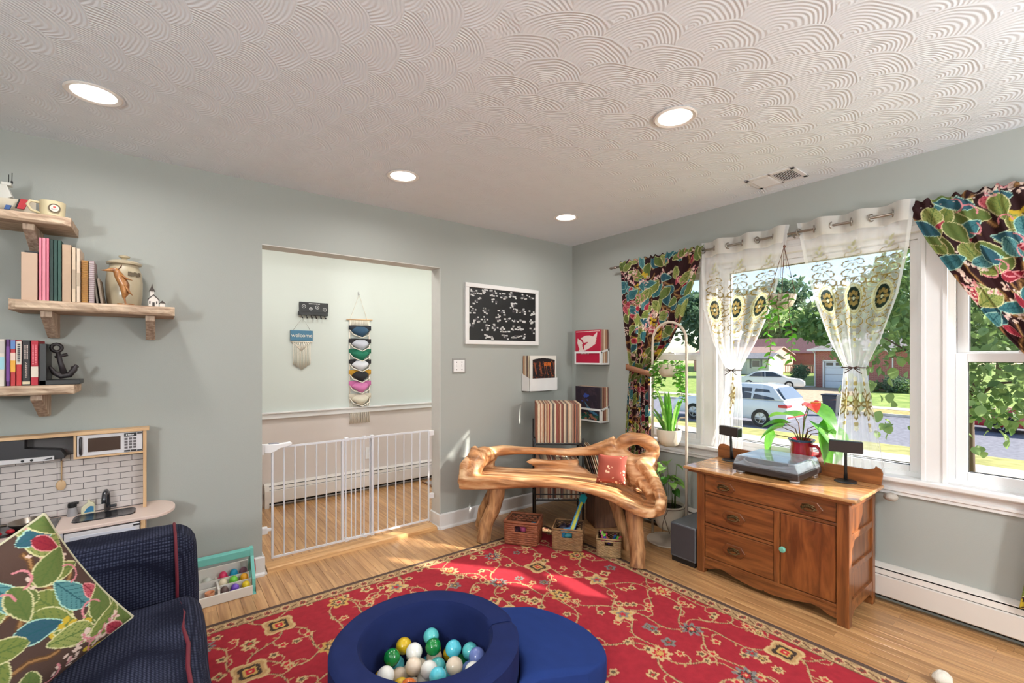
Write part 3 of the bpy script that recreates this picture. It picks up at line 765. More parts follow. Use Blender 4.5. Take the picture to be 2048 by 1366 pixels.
# right arm sweeping forward and down
b.tube([bw(1.10, .36, .60), bw(1.17, .27, .555), bw(1.215, .19, .515), bw(1.25, .10, .468), bw(1.262, .03, .432), bw(1.245, -.03, .40)], [.05, .042, .038, .038, .034, .025], 10)
b.tube([bw(1.08, .34, .50), bw(1.15, .25, .47), bw(1.20, .14, .43)], [.05, .05, .04], 10)
# rough splat standing behind the seat
b.prism([(.21, .525), (.26, .552), (.40, .548), (.62, .575), (.64, .55), (.62, .535), (.70, .50), (.76, .45), (.5, .44), (.40, .43), (.40, .49), (.27, .50)], 0, .05, 1, Matrix(((BD.x, BN.x, 0, B0.x+BN.x*.385), (BD.y, BN.y, 0, B0.y+BN.y*.385), (0, 0, 1, 0), (0, 0, 0, 1))))
me = remeshed(b, .0095, 4, .5)
PM(me, 'carved_body', M_teak, tb)
for pts, rad in (([bw(.02, .02, 0), bw(.03, .04, .12), bw(.09, .07, .26), bw(.11, .09, .42)], [.052, .05, .052, .062]),
                 ([bw(-.16, .30, 0), bw(-.12, .28, .14), bw(-.04, .28, .28), bw(.0, .28, .42)], [.026, .028, .033, .045]),
                 ([bw(1.12, .0, 0), bw(1.12, .02, .1), bw(1.10, .04, .25), bw(1.09, .06, .40)], [.047, .048, .05, .06]),
                 ([bw(1.02, .28, 0), bw(.99, .28, .12), bw(.95, .28, .26), bw(.90, .28, .44)], [.03, .034, .04, .05])):
    b = MB(); pp = []; rr = []
    for i in range(13):
        t_ = i/12*3; k = min(2, int(t_)); fr_ = t_-k
        pp.append(tuple(np.array(pts[k])*(1-fr_)+np.array(pts[k+1])*fr_)); rr.append((rad[k]*(1-fr_)+rad[k+1]*fr_)*(1+.05*math.sin(i*2.1)))
    pp[0] = (pp[0][0], pp[0][1], .0095 if pp[0][0] < -.765 and pp[0][1] < -.455 else .001)
    b.tube(pp, rr, 14); P(b, 'leg', M_tleg, tb, smooth=True)
# small terracotta cushion leaning at the bench's right end
def cushion_rows(sz, th, n=28, pinch=.10):
    F = []; Bk = []
    for j in range(n+1):
        ra = []; rb_ = []
        for i in range(n+1):
            x = i/n*2-1; y = j/n*2-1
            h = th*(max(0, (1-x**4)*(1-y**4)))**.55
            kx = 1-pinch*(1-abs(y)**2)*abs(x)**3*.6; ky = 1-pinch*(1-abs(x)**2)*abs(y)**3*.6
            ra.append((x*sz/2*kx, y*sz/2*ky, h)); rb_.append((x*sz/2*kx, y*sz/2*ky, -h))
        F.append(ra); Bk.append(rb_)
    return F, Bk
def terra():
    m, nt, b = newmat('printed terracotta cotton'); tc = nd(nt, 'TexCoord')
    v = nd(nt, 'TexVoronoi'); v.inputs['Scale'].default_value = 42; nt.links.new(tc.outputs['Object'], v.inputs[0])
    nz = nd(nt, 'TexNoise'); nz.inputs['Scale'].default_value = 9; nt.links.new(tc.outputs['Object'], nz.inputs[0])
    a = mth(nt, 'LESS_THAN', v.outputs['Distance'], .36); c = mth(nt, 'GREATER_THAN', nz.outputs[0], .46)
    nt.links.new(mixc(nt, mth(nt, 'MULTIPLY', a, c), rgb(138, 60, 44), rgb(206, 170, 140)), b.inputs['Base Color']); b.inputs['Roughness'].default_value = .85
    return m
Fq, Bq = cushion_rows(.205, .035)
Mx = Matrix(((BD.x, -BN.x*.42, -BN.x*.9, 0), (BD.y, -BN.y*.42, -BN.y*.9, 0), (0, .9, -.42, 0), (0, 0, 0, 1)))
Mx = Matrix.Translation(bw(.915, .235, .565)) @ Matrix(((BD.x, BN.x*.42, -BN.x*.9, 0), (BD.y, BN.y*.42, -BN.y*.9, 0), (0, .9, .42, 0), (0, 0, 0, 1)))
q = P(MB().grid(Fq, Mx).grid([r[::-1] for r in Bq], Mx), 'throw_cushion', terra(), smooth='all', weld=True, loc=bw(.915, .24, .47))
tag(q, 'small terracotta cushion with pale floral print leaning on the bench', 'cushion')

# ================================================================ woven baskets
def wicker(name, c1, c2):
    m, nt, b = newmat(name); g = nd(nt, 'TexCoord'); nz = nd(nt, 'TexNoise'); nz.inputs['Scale'].default_value = 30; nz.inputs['Detail'].default_value = 4
    nt.links.new(g.outputs['Object'], nz.inputs[0]); nt.links.new(mixc(nt, nz.outputs[0], c1, c2), b.inputs['Base Color'])
    b.inputs['Roughness'].default_value = .7; addbump(nt, b, nz.outputs[0], .4, .003); return m
M_w1 = wicker('red-brown banana rope', rgb(92, 44, 26), rgb(170, 98, 62)); M_w2 = wicker('brown sea grass', rgb(88, 60, 36), rgb(166, 124, 80)); M_w3 = wicker('pale sea grass', rgb(108, 84, 56), rgb(186, 152, 106))
M_wl = mat('woven liner shade', rgb(70, 46, 30), .9, bump=.3, scale=80)
def basket(label, c, ang, sx, sy, h, m, strand, seed):
    """strands woven over upright stakes, rim roll, grip hole in the front face"""
    t = T('wicker_basket', label, 'basket', (c[0], c[1], .0095), 'woven baskets under the bench', rz=ang)
    rr = random.Random(seed)
    P(MB().box(-sx/2+.008, sx/2-.008, -sy/2+.008, sy/2-.008, .002, .01), 'base', m, t, local=True)
    n = max(4, int(h/strand)); pn = 22
    for i in range(n):
        z = .008+strand*.5+(h-.02)*i/n
        k = 1-.05*(1-z/h); segs = []
        for side, (ax, ay, bx, by) in enumerate(((-1, -1, 1, -1), (1, -1, 1, 1), (1, 1, -1, 1), (-1, 1, -1, -1))):
            for j in range(pn):
                f_ = j/pn; x = (ax+(bx-ax)*f_)*sx/2*k; y = (ay+(by-ay)*f_)*sy/2*k
                wv = .0032*math.sin((f_*5.5+i*.5)*2*pi); nx, ny = ((0, -1), (1, 0), (0, 1), (-1, 0))[side]
                edge_ = min(f_, 1-f_); wv *= min(1, edge_*10)
                segs.append((x+nx*wv, y+ny*wv, z+rr.uniform(-.0012, .0012), side, f_))
        grip = (.62 < z/h < .85)
        def emit(pts): 
            if len(pts) > 2: P(MB().tube([p[:3] for p in pts], strand*.56, 6, flat=1.05), 'strand', m, t, local=True, smooth='all')
        if grip:
            run = []
            order = segs[pn//2:]+segs[:pn//2+1]
            order = [s_ for s_ in order if not (s_[3] == 0 and .33 < s_[4] < .67)]
            emit(order)
        else: emit(segs+[segs[0]])
    rim = [(x*sx/2, y*sy/2, h) for x, y in ((-1, -1), (0, -1), (1, -1), (1, 0), (1, 1), (0, 1), (-1, 1), (-1, 0), (-1, -1))]
    P(MB().tube(rim, strand*.62, 8), 'rim', m, t, local=True, smooth='all')
    b = MB()
    for x0, x1, y0, y1 in ((-sx/2+.004, sx/2-.004, -sy/2+.004, -sy/2+.0065), (-sx/2+.004, sx/2-.004, sy/2-.0065, sy/2-.004), (-sx/2+.004, -sx/2+.0065, -sy/2+.006, sy/2-.006), (sx/2-.0065, sx/2-.004, -sy/2+.006, sy/2-.006)):
        if y1 < -sy/2+.01: b.box(x0, x1, y0, y1, .01, h*.6); b.box(x0, x0+sx*.3, y0, y1, h*.6, h*.9); b.box(x1-sx*.3, x1, y0, y1, h*.6, h*.9)
        else: b.box(x0, x1, y0, y1, .01, h*.95)
    P(b, 'stakes', M_wl, t, local=True)
    return t
ang = math.atan2(BD.y, BD.x)
b1 = basket('red-brown rope basket with cloth scraps, at the bench\'s left leg', (-1.10, -.60), ang+.12, .235, .20, .165, M_w1, .0155, 1)
b2 = basket('brown sea grass basket holding a blue toy guitar, middle of three', (-.905, -.865), ang+.16, .205, .20, .15, M_w2, .0105, 2)
b3 = basket('small pale sea grass basket of toy ponies, by the bench\'s right leg', (-.775, -1.125), ang+.18, .155, .16, .125, M_w3, .0095, 3)
def blob(name, label, cat, c, r, m, seed, group=None, n=14):
    rr = random.Random(seed); b = MB(); b.ell((0, 0, 0), r, n, 8)
    ph = [rr.uniform(0, 6) for _ in range(6)]
    b.v = [(x*(1+.16*math.sin(9*y/r[1]*.5+ph[0])+.1*math.sin(7*z/r[2]+ph[1])), y*(1+.16*math.sin(4*x/r[0]+ph[2])), z*(1+.2*math.sin(5*x/r[0]+ph[3])*math.sin(4*y/r[1]+ph[4]))) for x, y, z in b.v]
    b.v = [(x+c[0], y+c[1], z+c[2]) for x, y, z in b.v]
    o = P(b, name, m, loc=(c[0], c[1], c[2]-r[2]), smooth='all'); return tag(o, label, cat, group)
for i, (dx, dy, r, cc, nm) in enumerate(((-.05, .02, (.045, .05, .03), (60, 22, 36), 'dark plum'), (.045, .03, (.05, .04, .03), (110, 36, 60), 'wine red'), (.01, -.045, (.06, .03, .026), (70, 70, 84), 'slate grey'), (.06, -.04, (.028, .03, .03), (40, 150, 190), 'bright blue'), (-.045, -.055, (.03, .025, .025), (150, 60, 100), 'magenta'))):
    blob('cloth_scrap', '%s crumpled cloth scrap inside the red-brown basket' % nm, 'cloth', (-1.10+dx, -.60+dy, .085+.01*i), r, mat(nm+' cloth', rgb(*cc), .85), 20+i, 'cloth scraps in the basket')
# toy guitar standing in the middle basket
tg = T('toy_guitar', 'blue and yellow toy guitar standing in the middle basket', 'toy guitar', (-.93, -.87, .02))
M_gb = mat('toy blue plastic', rgb(28, 132, 186), .35); M_gy = mat('toy yellow plastic', rgb(196, 200, 60), .35); M_gt = mat('toy teal plastic', rgb(20, 150, 160), .35)
g0 = Vector((-.955, -.90, .05)); g1 = Vector((-.74, -.86, .335)); gd = (g1-g0).normalized(); gs = gd.cross(Vector((-.6, -.75, .3))).normalized(); gn = gs.cross(gd).normalized()
GM = Matrix(((gs.x, gd.x, gn.x, g0.x), (gs.y, gd.y, gn.y, g0.y), (gs.z, gd.z, gn.z, g0.z), (0, 0, 0, 1)))
body = [(.062*math.cos(a)*(1+.15*math.cos(2*a)), .055+.055*math.sin(a)) for a in np.linspace(0, 2*pi, 25)[:-1]]
P(MB().prism(body, -.012, .012, 2, GM), 'body', M_gb, tg, bevel=.003); P(MB().prism([(-.019, .09), (.019, .09), (.014, .31), (-.014, .31)], -.008, .010, 2, GM), 'neck', M_gb, tg, bevel=.002)
P(MB().prism([(-.011, .05), (.011, .05), (.008, .305), (-.008, .305)], .010, .014, 2, GM), 'fretboard', M_gy, tg)
P(MB().prism([(-.022, .305), (.022, .305), (.026, .355), (.0, .37), (-.026, .355)], -.007, .010, 2, GM), 'headstock', M_gt, tg, bevel=.002)
P(MB().lathe([(.001, .0122), (.018, .0125), (.018, .0145), (.001, .0145)], 16, (0, .05, 0), M=GM), 'sound_hole', M_gy, tg)
for i, (dx, dy, r, cc, nm) in enumerate(((.05, .02, (.045, .035, .03), (60, 40, 84), 'purple'), (-.045, -.05, (.04, .03, .024), (30, 110, 120), 'teal'), (.06, -.045, (.022, .022, .022), (222, 190, 140), 'pale wooden'), (.01, .06, (.04, .03, .03), (40, 34, 50), 'dark'))):
    blob('toy_bit', '%s toy lying beside the toy guitar in the middle basket' % nm, 'toy', (-.905+dx, -.865+dy, .115), r, mat(nm+' toy', rgb(*cc), .5), 40+i, 'toys in the middle basket')
for i, (dx, dy, cc, nm) in enumerate(((-.035, .02, (226, 60, 130), 'hot pink'), (.0, .045, (240, 120, 180), 'light pink'), (-.03, -.03, (70, 50, 140), 'violet'), (.04, -.02, (30, 90, 160), 'blue'), (.01, -.05, (200, 60, 90), 'rose'))):
    x, y = -.775+dx, -1.125+dy; t = T('toy_pony', nm+' toy pony in the small pale basket', 'toy', (x, y, .08), 'toy ponies in the small basket')
    mm = mat(nm+' pony vinyl', rgb(*cc), .4); an = i*1.3
    b = MB(); b.ell((x, y, .105), (.024, .014, .014), 12, 8, None); b.tube([(x+.016*math.cos(an), y+.016*math.sin(an), .108), (x+.026*math.cos(an), y+.026*math.sin(an), .13)], [.009, .008], 8); b.ell((x+.032*math.cos(an), y+.032*math.sin(an), .136), (.013, .009, .009), 10, 8)
    P(b, 'body', mm, t, smooth='all'); P(MB().tube([(x+.02*math.cos(an), y+.02*math.sin(an), .142), (x+.012*math.cos(an), y+.012*math.sin(an), .125), (x, y, .118)], [.007, .009, .004], 6), 'mane', mat('mane '+nm, rgb(cc[2], cc[0], cc[1]), .6), t, smooth='all')
# ================================================================ washstand dresser
M_oak = wood('amber oak', rgb(96, 52, 24), rgb(150, 90, 46), axis=1, stretch=10, scale=12, rough=.34, coat=.3, bump=.04)
M_oakv = wood('amber oak upright', rgb(96, 52, 24), rgb(148, 88, 44), axis=2, stretch=10, scale=12, rough=.34, coat=.3, bump=.04)
M_oakt = wood('worn oak top', rgb(150, 98, 54), rgb(206, 156, 104), axis=1, stretch=10, scale=10, rough=.22, coat=.5, bump=.03)
M_door = wood('figured oak door', rgb(98, 50, 22), rgb(148, 86, 42), axis=2, stretch=5, scale=10, rough=.34, coat=.3, bump=.04)
M_brass = mat('dark aged brass', rgb(98, 78, 50), .45, .85, var=.25, vs=60)
DXF, DXB, DYL, DYR, DZT = -.505, -.085, -1.615, -2.43, .655
td = T('dresser', 'antique amber oak dresser with three drawers and one cupboard door', 'dresser', (-.295, -2.02, 0))
for x0, x1, y0, y1 in ((DXF, DXF+.045, DYL-.05, DYL), (DXF, DXF+.045, DYR, DYR+.055), (DXB-.045, DXB, DYL-.05, DYL), (DXB-.045, DXB, DYR, DYR+.055)):
    P(MB().box(x0, x1, y0, y1, .001, .622), 'corner_post', M_oakv, td, bevel=.003)
for y0, y1, lb in ((DYR+.012, DYR+.024, 'r'), (DYL-.024, DYL-.012, 'l')):
    P(MB().box(DXF+.04, DXB-.04, y0, y1, .07, .62), 'side_panel', M_oakv, td)
for ys, s in ((DYR, 1), (DYL, -1)):
    for z0, z1 in ((.585, .622), (.425, .458), (.265, .298)):
        P(MB().box(DXF+.044, DXB-.044, ys+s*.002, ys+s*.022, z0, z1), 'side_rail', M_oak, td, bevel=.003)
    P(MB().prism([(DXF+.044, .13), (DXB-.044, .13), (DXB-.044, .035), (DXB-.06, .05), (DXB-.09, .07), (DXF+.09, .07), (DXF+.06, .05), (DXF+.044, .035)], ys+s*.002, ys+s*.022, 1), 'side_apron', M_oak, td)
P(MB().box(DXF-.028, DXB+.005, DYR-.038, DYL+.08, .636, DZT), 'top', M_oakt, td, bevel=.006, segs=3)
P(MB().box(DXF-.012, DXB, DYR-.016, DYL+.055, .620, .6365), 'top_moulding', M_oak, td, bevel=.004)
P(MB().box(DXF+.02, DXB, DYR+.02, DYL-.02, .09, .105), 'bottom_board', M_oak, td)
P(MB().box(DXB-.008, DXB, DYR+.02, DYL-.02, .09, .62), 'back_board', M_oakv, td)
yl, yr, ym = DYL-.05, DYR+.055, -2.075
P(MB().box(DXF+.004, DXF+.03, yr, yl, .497, .512), 'front_rail', M_oak, td, bevel=.002)
P(MB().box(DXF+.004, DXF+.03, ym, yl, .300, .315), 'front_rail', M_oak, td, bevel=.002)
P(MB().box(DXF+.002, DXF+.03, yr, yl, .085, .102), 'front_rail', M_oak, td, bevel=.002)
P(MB().box(DXF+.003, DXF+.03, ym-.03, ym, .10, .50), 'front_stile', M_oakv, td, bevel=.002)
ap = [(yl, .088), (yr, .088), (yr, .03)]
cpts = [(0, .03), (.05, .034), (.10, .052), (.16, .058), (.24, .045), (.34, .030), (.44, .024), (.49, .026), (.50, .034), (.51, .026), (.56, .024), (.66, .030), (.76, .045), (.84, .058), (.90, .052), (.95, .034), (1, .03)]
ap = [(yl, .088)]+[(yl+(yr-yl)*a, z) for a, z in cpts]+[(yr, .088)]
P(MB().prism(ap, DXF+.004, DXF+.024, 0), 'scalloped_apron', M_oak, td)
def pull(dr, y, z):
    b = MB(); b.prism([(y-.070, z), (y-.042, z+.034), (y+.042, z+.034), (y+.070, z), (y+.042, z-.034), (y-.042, z-.034)], DXF-.004, DXF+.005, 0)
    P(b, 'backplate', wood('shaded oak plate', rgb(84, 44, 20), rgb(128, 74, 36), axis=1, stretch=8, scale=14, rough=.35, coat=.3), dr, bevel=.003)  # same oak, darkened in place of the plate's shadow outline
    b = MB()
    for k in range(9):
        a = (k-4)/4; b.ell((DXF-.004, y+a*.034, z+.006*math.cos(a*3)), (.004, .006, .010-.004*abs(a)), 8, 6)
    b.tube([(DXF-.002, y-.034, z+.004), (DXF-.016, y-.026, z-.010), (DXF-.02, y, z-.014), (DXF-.016, y+.026, z-.010), (DXF-.002, y+.034, z+.004)], .0035, 6)
    b.tube([(DXF-.004, y-.03, z+.010), (DXF-.005, y, z+.017), (DXF-.004, y+.03, z+.010)], .004, 6)
    P(b, 'brass_pull', M_brass, dr, smooth='all')
def drawer(y0, y1, z0, z1, pulls):
    o = P(MB().box(DXF+.006, DXF+.026, y0, y1, z0, z1).box(DXF+.026, DXB-.03, y0+.01, y1-.01, z0+.005, z1-.02), 'drawer', M_oak, td, bevel=.003)
    for q in pulls: pull(o, *q)
drawer(yr+.003, yl-.003, .515, .616, [(-1.79, .562), (-2.25, .562)])
drawer(ym+.003, yl-.003, .319, .494, [(-1.85, .395)])
drawer(ym+.003, yl-.003, .105, .297, [(-1.852, .198)])
o = P(MB().box(DXF+.006, DXF+.026, yr+.004, ym-.034, .105, .494), 'door', M_door, td, bevel=.003)
P(MB().lathe([(.006, .0), (.007, .008), (.016, .014), (.017, .024), (.012, .031), (.001, .033)], 16, (0, 0, 0), M=M_at((DXF+.006, ym-.052, .302), 0, -pi/2, 0)), 'knob', mat('turquoise painted knob', rgb(110, 178, 156), .4, var=.3, vs=160), o, smooth=True, label='chipped turquoise knob')
bk = [(DYR-.03, .655), (DYL+.075, .655), (DYL+.078, .72), (DYL+.065, .745), (DYL+.035, .752), (DYL+.0, .742), (DYL-.03, .732), (DYR+.03, .732), (DYR+.0, .742), (DYR-.005, .756), (DYR-.03, .742), (DYR-.038, .72)]
P(MB().prism([(y, z+.0) for y, z in bk], DXB-.018, DXB-.006, 0), 'backsplash', M_oak, td, bevel=.003)

# ---------------------------------------------------------------- turntable
M_tt = mat('warm black plastic', rgb(58, 50, 48), .35, var=.03); M_plat = mat('silver platter', rgb(200, 200, 204), .35, .6)
M_blk = mat('satin black', rgb(26, 25, 26), .4); M_led = mat('dark logo print', rgb(18, 18, 20), .5)
M_acr = glassmat('clear acrylic with painted haze', (.9, .94, .97, 1), refl=.28, rough=.1)
_n = M_acr.node_tree; _o = _n.nodes['Material Output']; _pm2 = _o.inputs[0].links[0].from_socket; _df = nd(_n, 'BsdfDiffuse'); _df.inputs[0].default_value = rgb(214, 224, 232); _mm = nd(_n, 'MixShader'); _mm.inputs[0].default_value = .22  # pale blue-white diffuse mixed in as the lid's window reflection and haze
_n.links.new(_pm2, _mm.inputs[1]); _n.links.new(_df.outputs[0], _mm.inputs[2]); _n.links.new(_mm.outputs[0], _o.inputs[0])
tx, ty, tz = -.276, -1.995, DZT
tt = T('turntable', 'record player with a clear dust cover on the dresser top', 'record player', (tx, ty, tz))
P(MB().box(tx-.165, tx+.165, ty-.185, ty+.185, tz+.014, tz+.052), 'plinth', M_tt, tt, bevel=.007, segs=3)
P(MB().box(tx-.158, tx+.158, ty-.178, ty+.178, tz+.0521, tz+.0535), 'deck_plate', mat('pale silver deck', rgb(186, 188, 192), .4, .3), tt)
for sx in (-1, 1):
    for sy in (-1, 1): P(MB().lathe([(.022, tz+.0005), (.026, tz+.002), (.026, tz+.010), (.02, tz+.015)], 20, (tx+sx*.13, ty+sy*.15, 0)), 'foot', M_plat, tt, smooth=True)
pl = P(MB().lathe([(.001, tz+.055), (.148, tz+.055), (.15, tz+.058), (.15, tz+.066), (.147, tz+.068), (.001, tz+.068)], 48, (tx, ty+.03, 0)), 'platter', M_plat, tt, smooth=True)
P(MB().lathe([(.001, tz+.0685), (.140, tz+.0685), (.140, tz+.071), (.001, tz+.071)], 48, (tx, ty+.03, 0)), 'slip_mat', M_blk, pl)
P(MB().lathe([(.003, tz+.07), (.003, tz+.082), (.001, tz+.083)], 10, (tx, ty+.03, 0)), 'spindle', M_plat, pl)
P(MB().tube([(tx+.09, ty-.145, tz+.085), (tx-.02, ty-.14, tz+.085), (tx-.09, ty-.105, tz+.08)], .005, 8).lathe([(.02, tz+.052), (.02, tz+.075), (.012, tz+.09)], 16, (tx+.09, ty-.145, 0)), 'tonearm', M_plat, tt, smooth=True)
P(MB().prism([(ty+.182, 0), (ty-.182, 0), (ty-.160, .052), (ty+.160, .052)], tx-.16, tx+.162, 0, Matrix.Translation((0, 0, tz+.053))), 'dust_cover', M_acr, tt, bevel=.004)
P(MB().box(tx-.1655, tx-.1648, ty+.145, ty+.168, tz+.030, tz+.034), 'start_button', M_led, tt)
P(MB().box(tx-.1655, tx-.1648, ty-.15, ty-.075, tz+.030, tz+.034), 'badge', M_led, tt)

# ---------------------------------------------------------------- desk speakers on stalks
def speaker(label, x, y, z, rz):
    t = T('desk_speaker', label, 'speaker', (x, y, z), 'slim desk speakers', rz=rz)
    P(MB().lathe([(.001, 0), (.052, 0), (.054, .003), (.05, .008), (.015, .011), (.001, .012)], 28), 'foot', M_blk, t, local=True, smooth=True)
    P(MB().tube([(0, .012, .008), (0, .006, .07), (0, .002, .15), (0, 0, .18)], [.014, .011, .010, .010], 10, flat=.7), 'stalk', M_blk, t, local=True, smooth='all')
    bd = P(MB().box(-.078, .078, -.022, .02, .166, .230), 'housing', M_blk, t, local=True, bevel=.006, segs=3)
    P(MB().box(-.075, .075, -.0235, -.0215, .169, .227), 'grille', mat('brown-black grille cloth', rgb(46, 36, 34), .8, bump=.4, scale=900), bd, local=True)
    return t
speaker('slim black speaker on a stalk behind the record player', -.155, -1.655, DZT, -1.85)
speaker('slim black speaker on a stalk at the dresser\'s right end', -.165, -2.315, DZT, -1.27)
# ---------------------------------------------------------------- plush peeking behind the dresser
q = blob('plush_toy', 'pale grey plush toy wedged behind the dresser\'s right end', 'toy', (-.055, -2.49, .592), (.035, .03, .022), mat('grey plush', rgb(176, 168, 158), .95, bump=.6, scale=200), 77)

# ================================================================ anthurium in a red mug planter
def leaf_mesh(name, L, W, m, kind='heart', bend=.25, n=10, nx=6, fold=.15, wav=0):
    """blade along +Y from the origin, curling down"""
    rows = []
    for j in range(n+1):
        s = j/n
        if kind == 'heart': hw = W*(math.sin(pi*min(1, (s*.93+.07))**.62)**.8 if s < 1 else 0)
        elif kind == 'sword': hw = W*(min(1, s*4+.35))*(1-max(0, (s-.55)/.45)**1.8)
        else: hw = W*math.sin(pi*(s*.96+.02))**.7
        y = L*s*(1-.15*bend*s); z = -bend*L*s*s
        rows.append([(x_*hw, y-(abs(x_)*W*.28*(1-s)**3 if kind == 'heart' else 0), z+abs(x_)*hw*fold*2+wav*math.sin(s*9+x_*3)) for x_ in [i/nx*2-1 for i in range(nx+1)]])
    me = me_from(MB().grid(rows), smooth='all'); me.name = name; me.materials.append(m); return me
def leafmat(name, c, c2, gloss=.35, scale=30):
    if name in _mc: return _mc[name]
    m, nt, b = newmat(name); _mc[name] = m
    tc = nd(nt, 'TexCoord'); nz = nd(nt, 'TexNoise'); nz.inputs['Scale'].default_value = scale; nt.links.new(tc.outputs['Object'], nz.inputs[0])
    oi = nd(nt, 'ObjectInfo'); hs = nd(nt, 'HueSaturation'); nt.links.new(mth(nt, 'MULTIPLY_ADD', oi.outputs['Random'], .5, .75), hs.inputs['Value'])
    nt.links.new(mixc(nt, nz.outputs[0], c, c2), hs.inputs['Color'])
    nt.links.new(hs.outputs[0], b.inputs['Base Color']); b.inputs['Roughness'].default_value = gloss
    tr = nd(nt, 'BsdfTranslucent'); nt.links.new(hs.outputs[0], tr.inputs[0]); mx = nd(nt, 'MixShader'); mx.inputs[0].default_value = .4
    nt.links.new(b.outputs[0], mx.inputs[1]); nt.links.new(tr.outputs[0], mx.inputs[2]); nt.links.new(mx.outputs[0], nt.nodes['Material Output'].inputs[0])
    return m
def put_leaf(me, name, parent, loc, dirv, s=1.0, roll=0):
    """origin at loc, blade pointing along dirv"""
    d_ = Vector(dirv).normalized(); q = d_.to_track_quat('Y', 'Z')
    o = bpy.data.objects.new(name, me); link(o, parent); o.location = Vector(loc)-wl(parent)
    from mathutils import Quaternion
    o.rotation_mode = 'QUATERNION'; o.rotation_quaternion = q @ Quaternion((0, 1, 0), roll); o.scale = (s, s, s); return o
M_lf = leafmat('glossy green leaf', rgb(52, 128, 30), rgb(120, 184, 62)); M_lf2 = leafmat('deep green leaf', rgb(36, 96, 34), rgb(92, 150, 60)); M_lf3 = leafmat('light green leaf', rgb(104, 168, 70), rgb(176, 212, 120))
M_stem = mat('green stem', rgb(96, 120, 52), .5); M_soil = mat('dark potting soil', rgb(40, 26, 20), .95, bump=.8, scale=90)
mx_, my_, mz_ = -.026, -2.04, .7045
tm = T('mug_planter', 'red glazed mug planter with handle on the window sill behind the record player', 'planter', (mx_, my_, mz_))
M_redg = mat('glossy red glaze', rgb(176, 30, 52), .15, coat=.6, var=.08, vs=20)
P(MB().lathe([(.001, mz_+.0005), (.044, mz_+.0005), (.052, mz_+.008), (.061, mz_+.04), (.062, mz_+.075), (.058, mz_+.105), (.068, mz_+.128), (.072, mz_+.135), (.066, mz_+.136), (.054, mz_+.11), (.054, mz_+.10), (.001, mz_+.10)], 32, (mx_, my_, 0)), 'body', M_redg, tm, smooth=True)
P(MB().lathe([(.0655, mz_+.1345), (.072, mz_+.1375), (.0745, mz_+.134), (.0705, mz_+.124)], 32, (mx_, my_, 0), cap=False), 'rim', mat('blue glaze', rgb(52, 74, 110), .2, coat=.5), tm, smooth=True, label='dark blue glazed rim')
P(MB().tube([(mx_-.02, my_-.06, mz_+.105), (mx_-.03, my_-.095, mz_+.108), (mx_-.035, my_-.118, mz_+.085), (mx_-.033, my_-.112, mz_+.055), (mx_-.02, my_-.066, mz_+.03)], [.010, .009, .009, .009, .011], 10), 'handle', M_redg, tm, smooth='all')
P(MB().lathe([(.001, mz_+.1005), (.0535, mz_+.1005), (.0535, mz_+.112), (.001, mz_+.116)], 24, (mx_, my_, 0)), 'soil', M_soil, tm)
ta = T('anthurium', 'anthurium with arrow leaves and one red bloom in the red mug planter', 'plant', (mx_, my_, mz_+.112))
hm = leaf_mesh('leaf', .20, .10, M_lf, 'heart', .35)
hb = leaf_mesh('bloom', .085, .042, mat('coral red spathe', rgb(216, 74, 66), .25, coat=.4), 'heart', .2)
base = Vector((mx_, my_, mz_+.11))
for i, (dx, dy, dz, lx, ly, lz, s) in enumerate(((-.05, .13, .04, -.25, .35, -.8, .95), (-.03, .10, .09, -.3, .75, -.25, .8), (.03, .05, .16, .1, .5, .1, .9), (.02, -.03, .23, -.15, -.75, -.25, 1.05), (-.02, -.10, .13, -.2, -.7, -.5, 1.0), (-.03, -.15, .09, -.12, -.3, -.95, 1.15), (.04, -.08, .10, .2, -.75, -.2, .8), (-.05, .07, .12, -.5, .8, .1, .7))):
    tip = base+Vector((dx, dy, dz)); mid = base+Vector((dx*.4, dy*.4, dz*.75))
    P(MB().tube([base+Vector((dx*.08, dy*.08, -.004)), mid, tip], [.0035, .003, .0022], 6), 'stem', mat('reddish stem', rgb(110, 74, 48), .5), ta, smooth='all')
    put_leaf(hm, 'leaf', ta, tip, (lx, ly, lz), s)
tip = base+Vector((-.01, -.055, .255))
P(MB().tube([base, base+Vector((0, -.02, .15)), tip], [.003, .003, .003], 6), 'flower_stem', M_stem, ta, smooth='all')
put_leaf(hb, 'bloom', ta, tip, (-.6, -.5, -.35), 1.1, .2)['label'] = 'coral red heart-shaped bloom'
P(MB().tube([tip+Vector((-.01, -.008, .004)), tip+Vector((-.045, -.06, .012))], [.005, .003], 8), 'spadix', mat('orange spadix', rgb(226, 140, 70), .6), ta, smooth='all')

# ================================================================ grey subwoofer
tb_ = T('subwoofer', 'dark grey subwoofer box standing on the floor beside the dresser', 'speaker', (-.33, -1.515, 0))
M_grey = mat('grey vinyl wrap', rgb(92, 94, 98), .4)
P(MB().box(-.505, -.18, -1.605, -1.425, .032, .255), 'cabinet', [M_grey], tb_, bevel=.006)
P(MB().box(-.498, -.187, -1.598, -1.432, .001, .032), 'plinth', M_blk, tb_)
P(MB().box(-.5065, -.505, -1.60, -1.43, .045, .245), 'front_panel', mat('charcoal cloth', rgb(70, 64, 66), .8, bump=.3, scale=700), tb_)

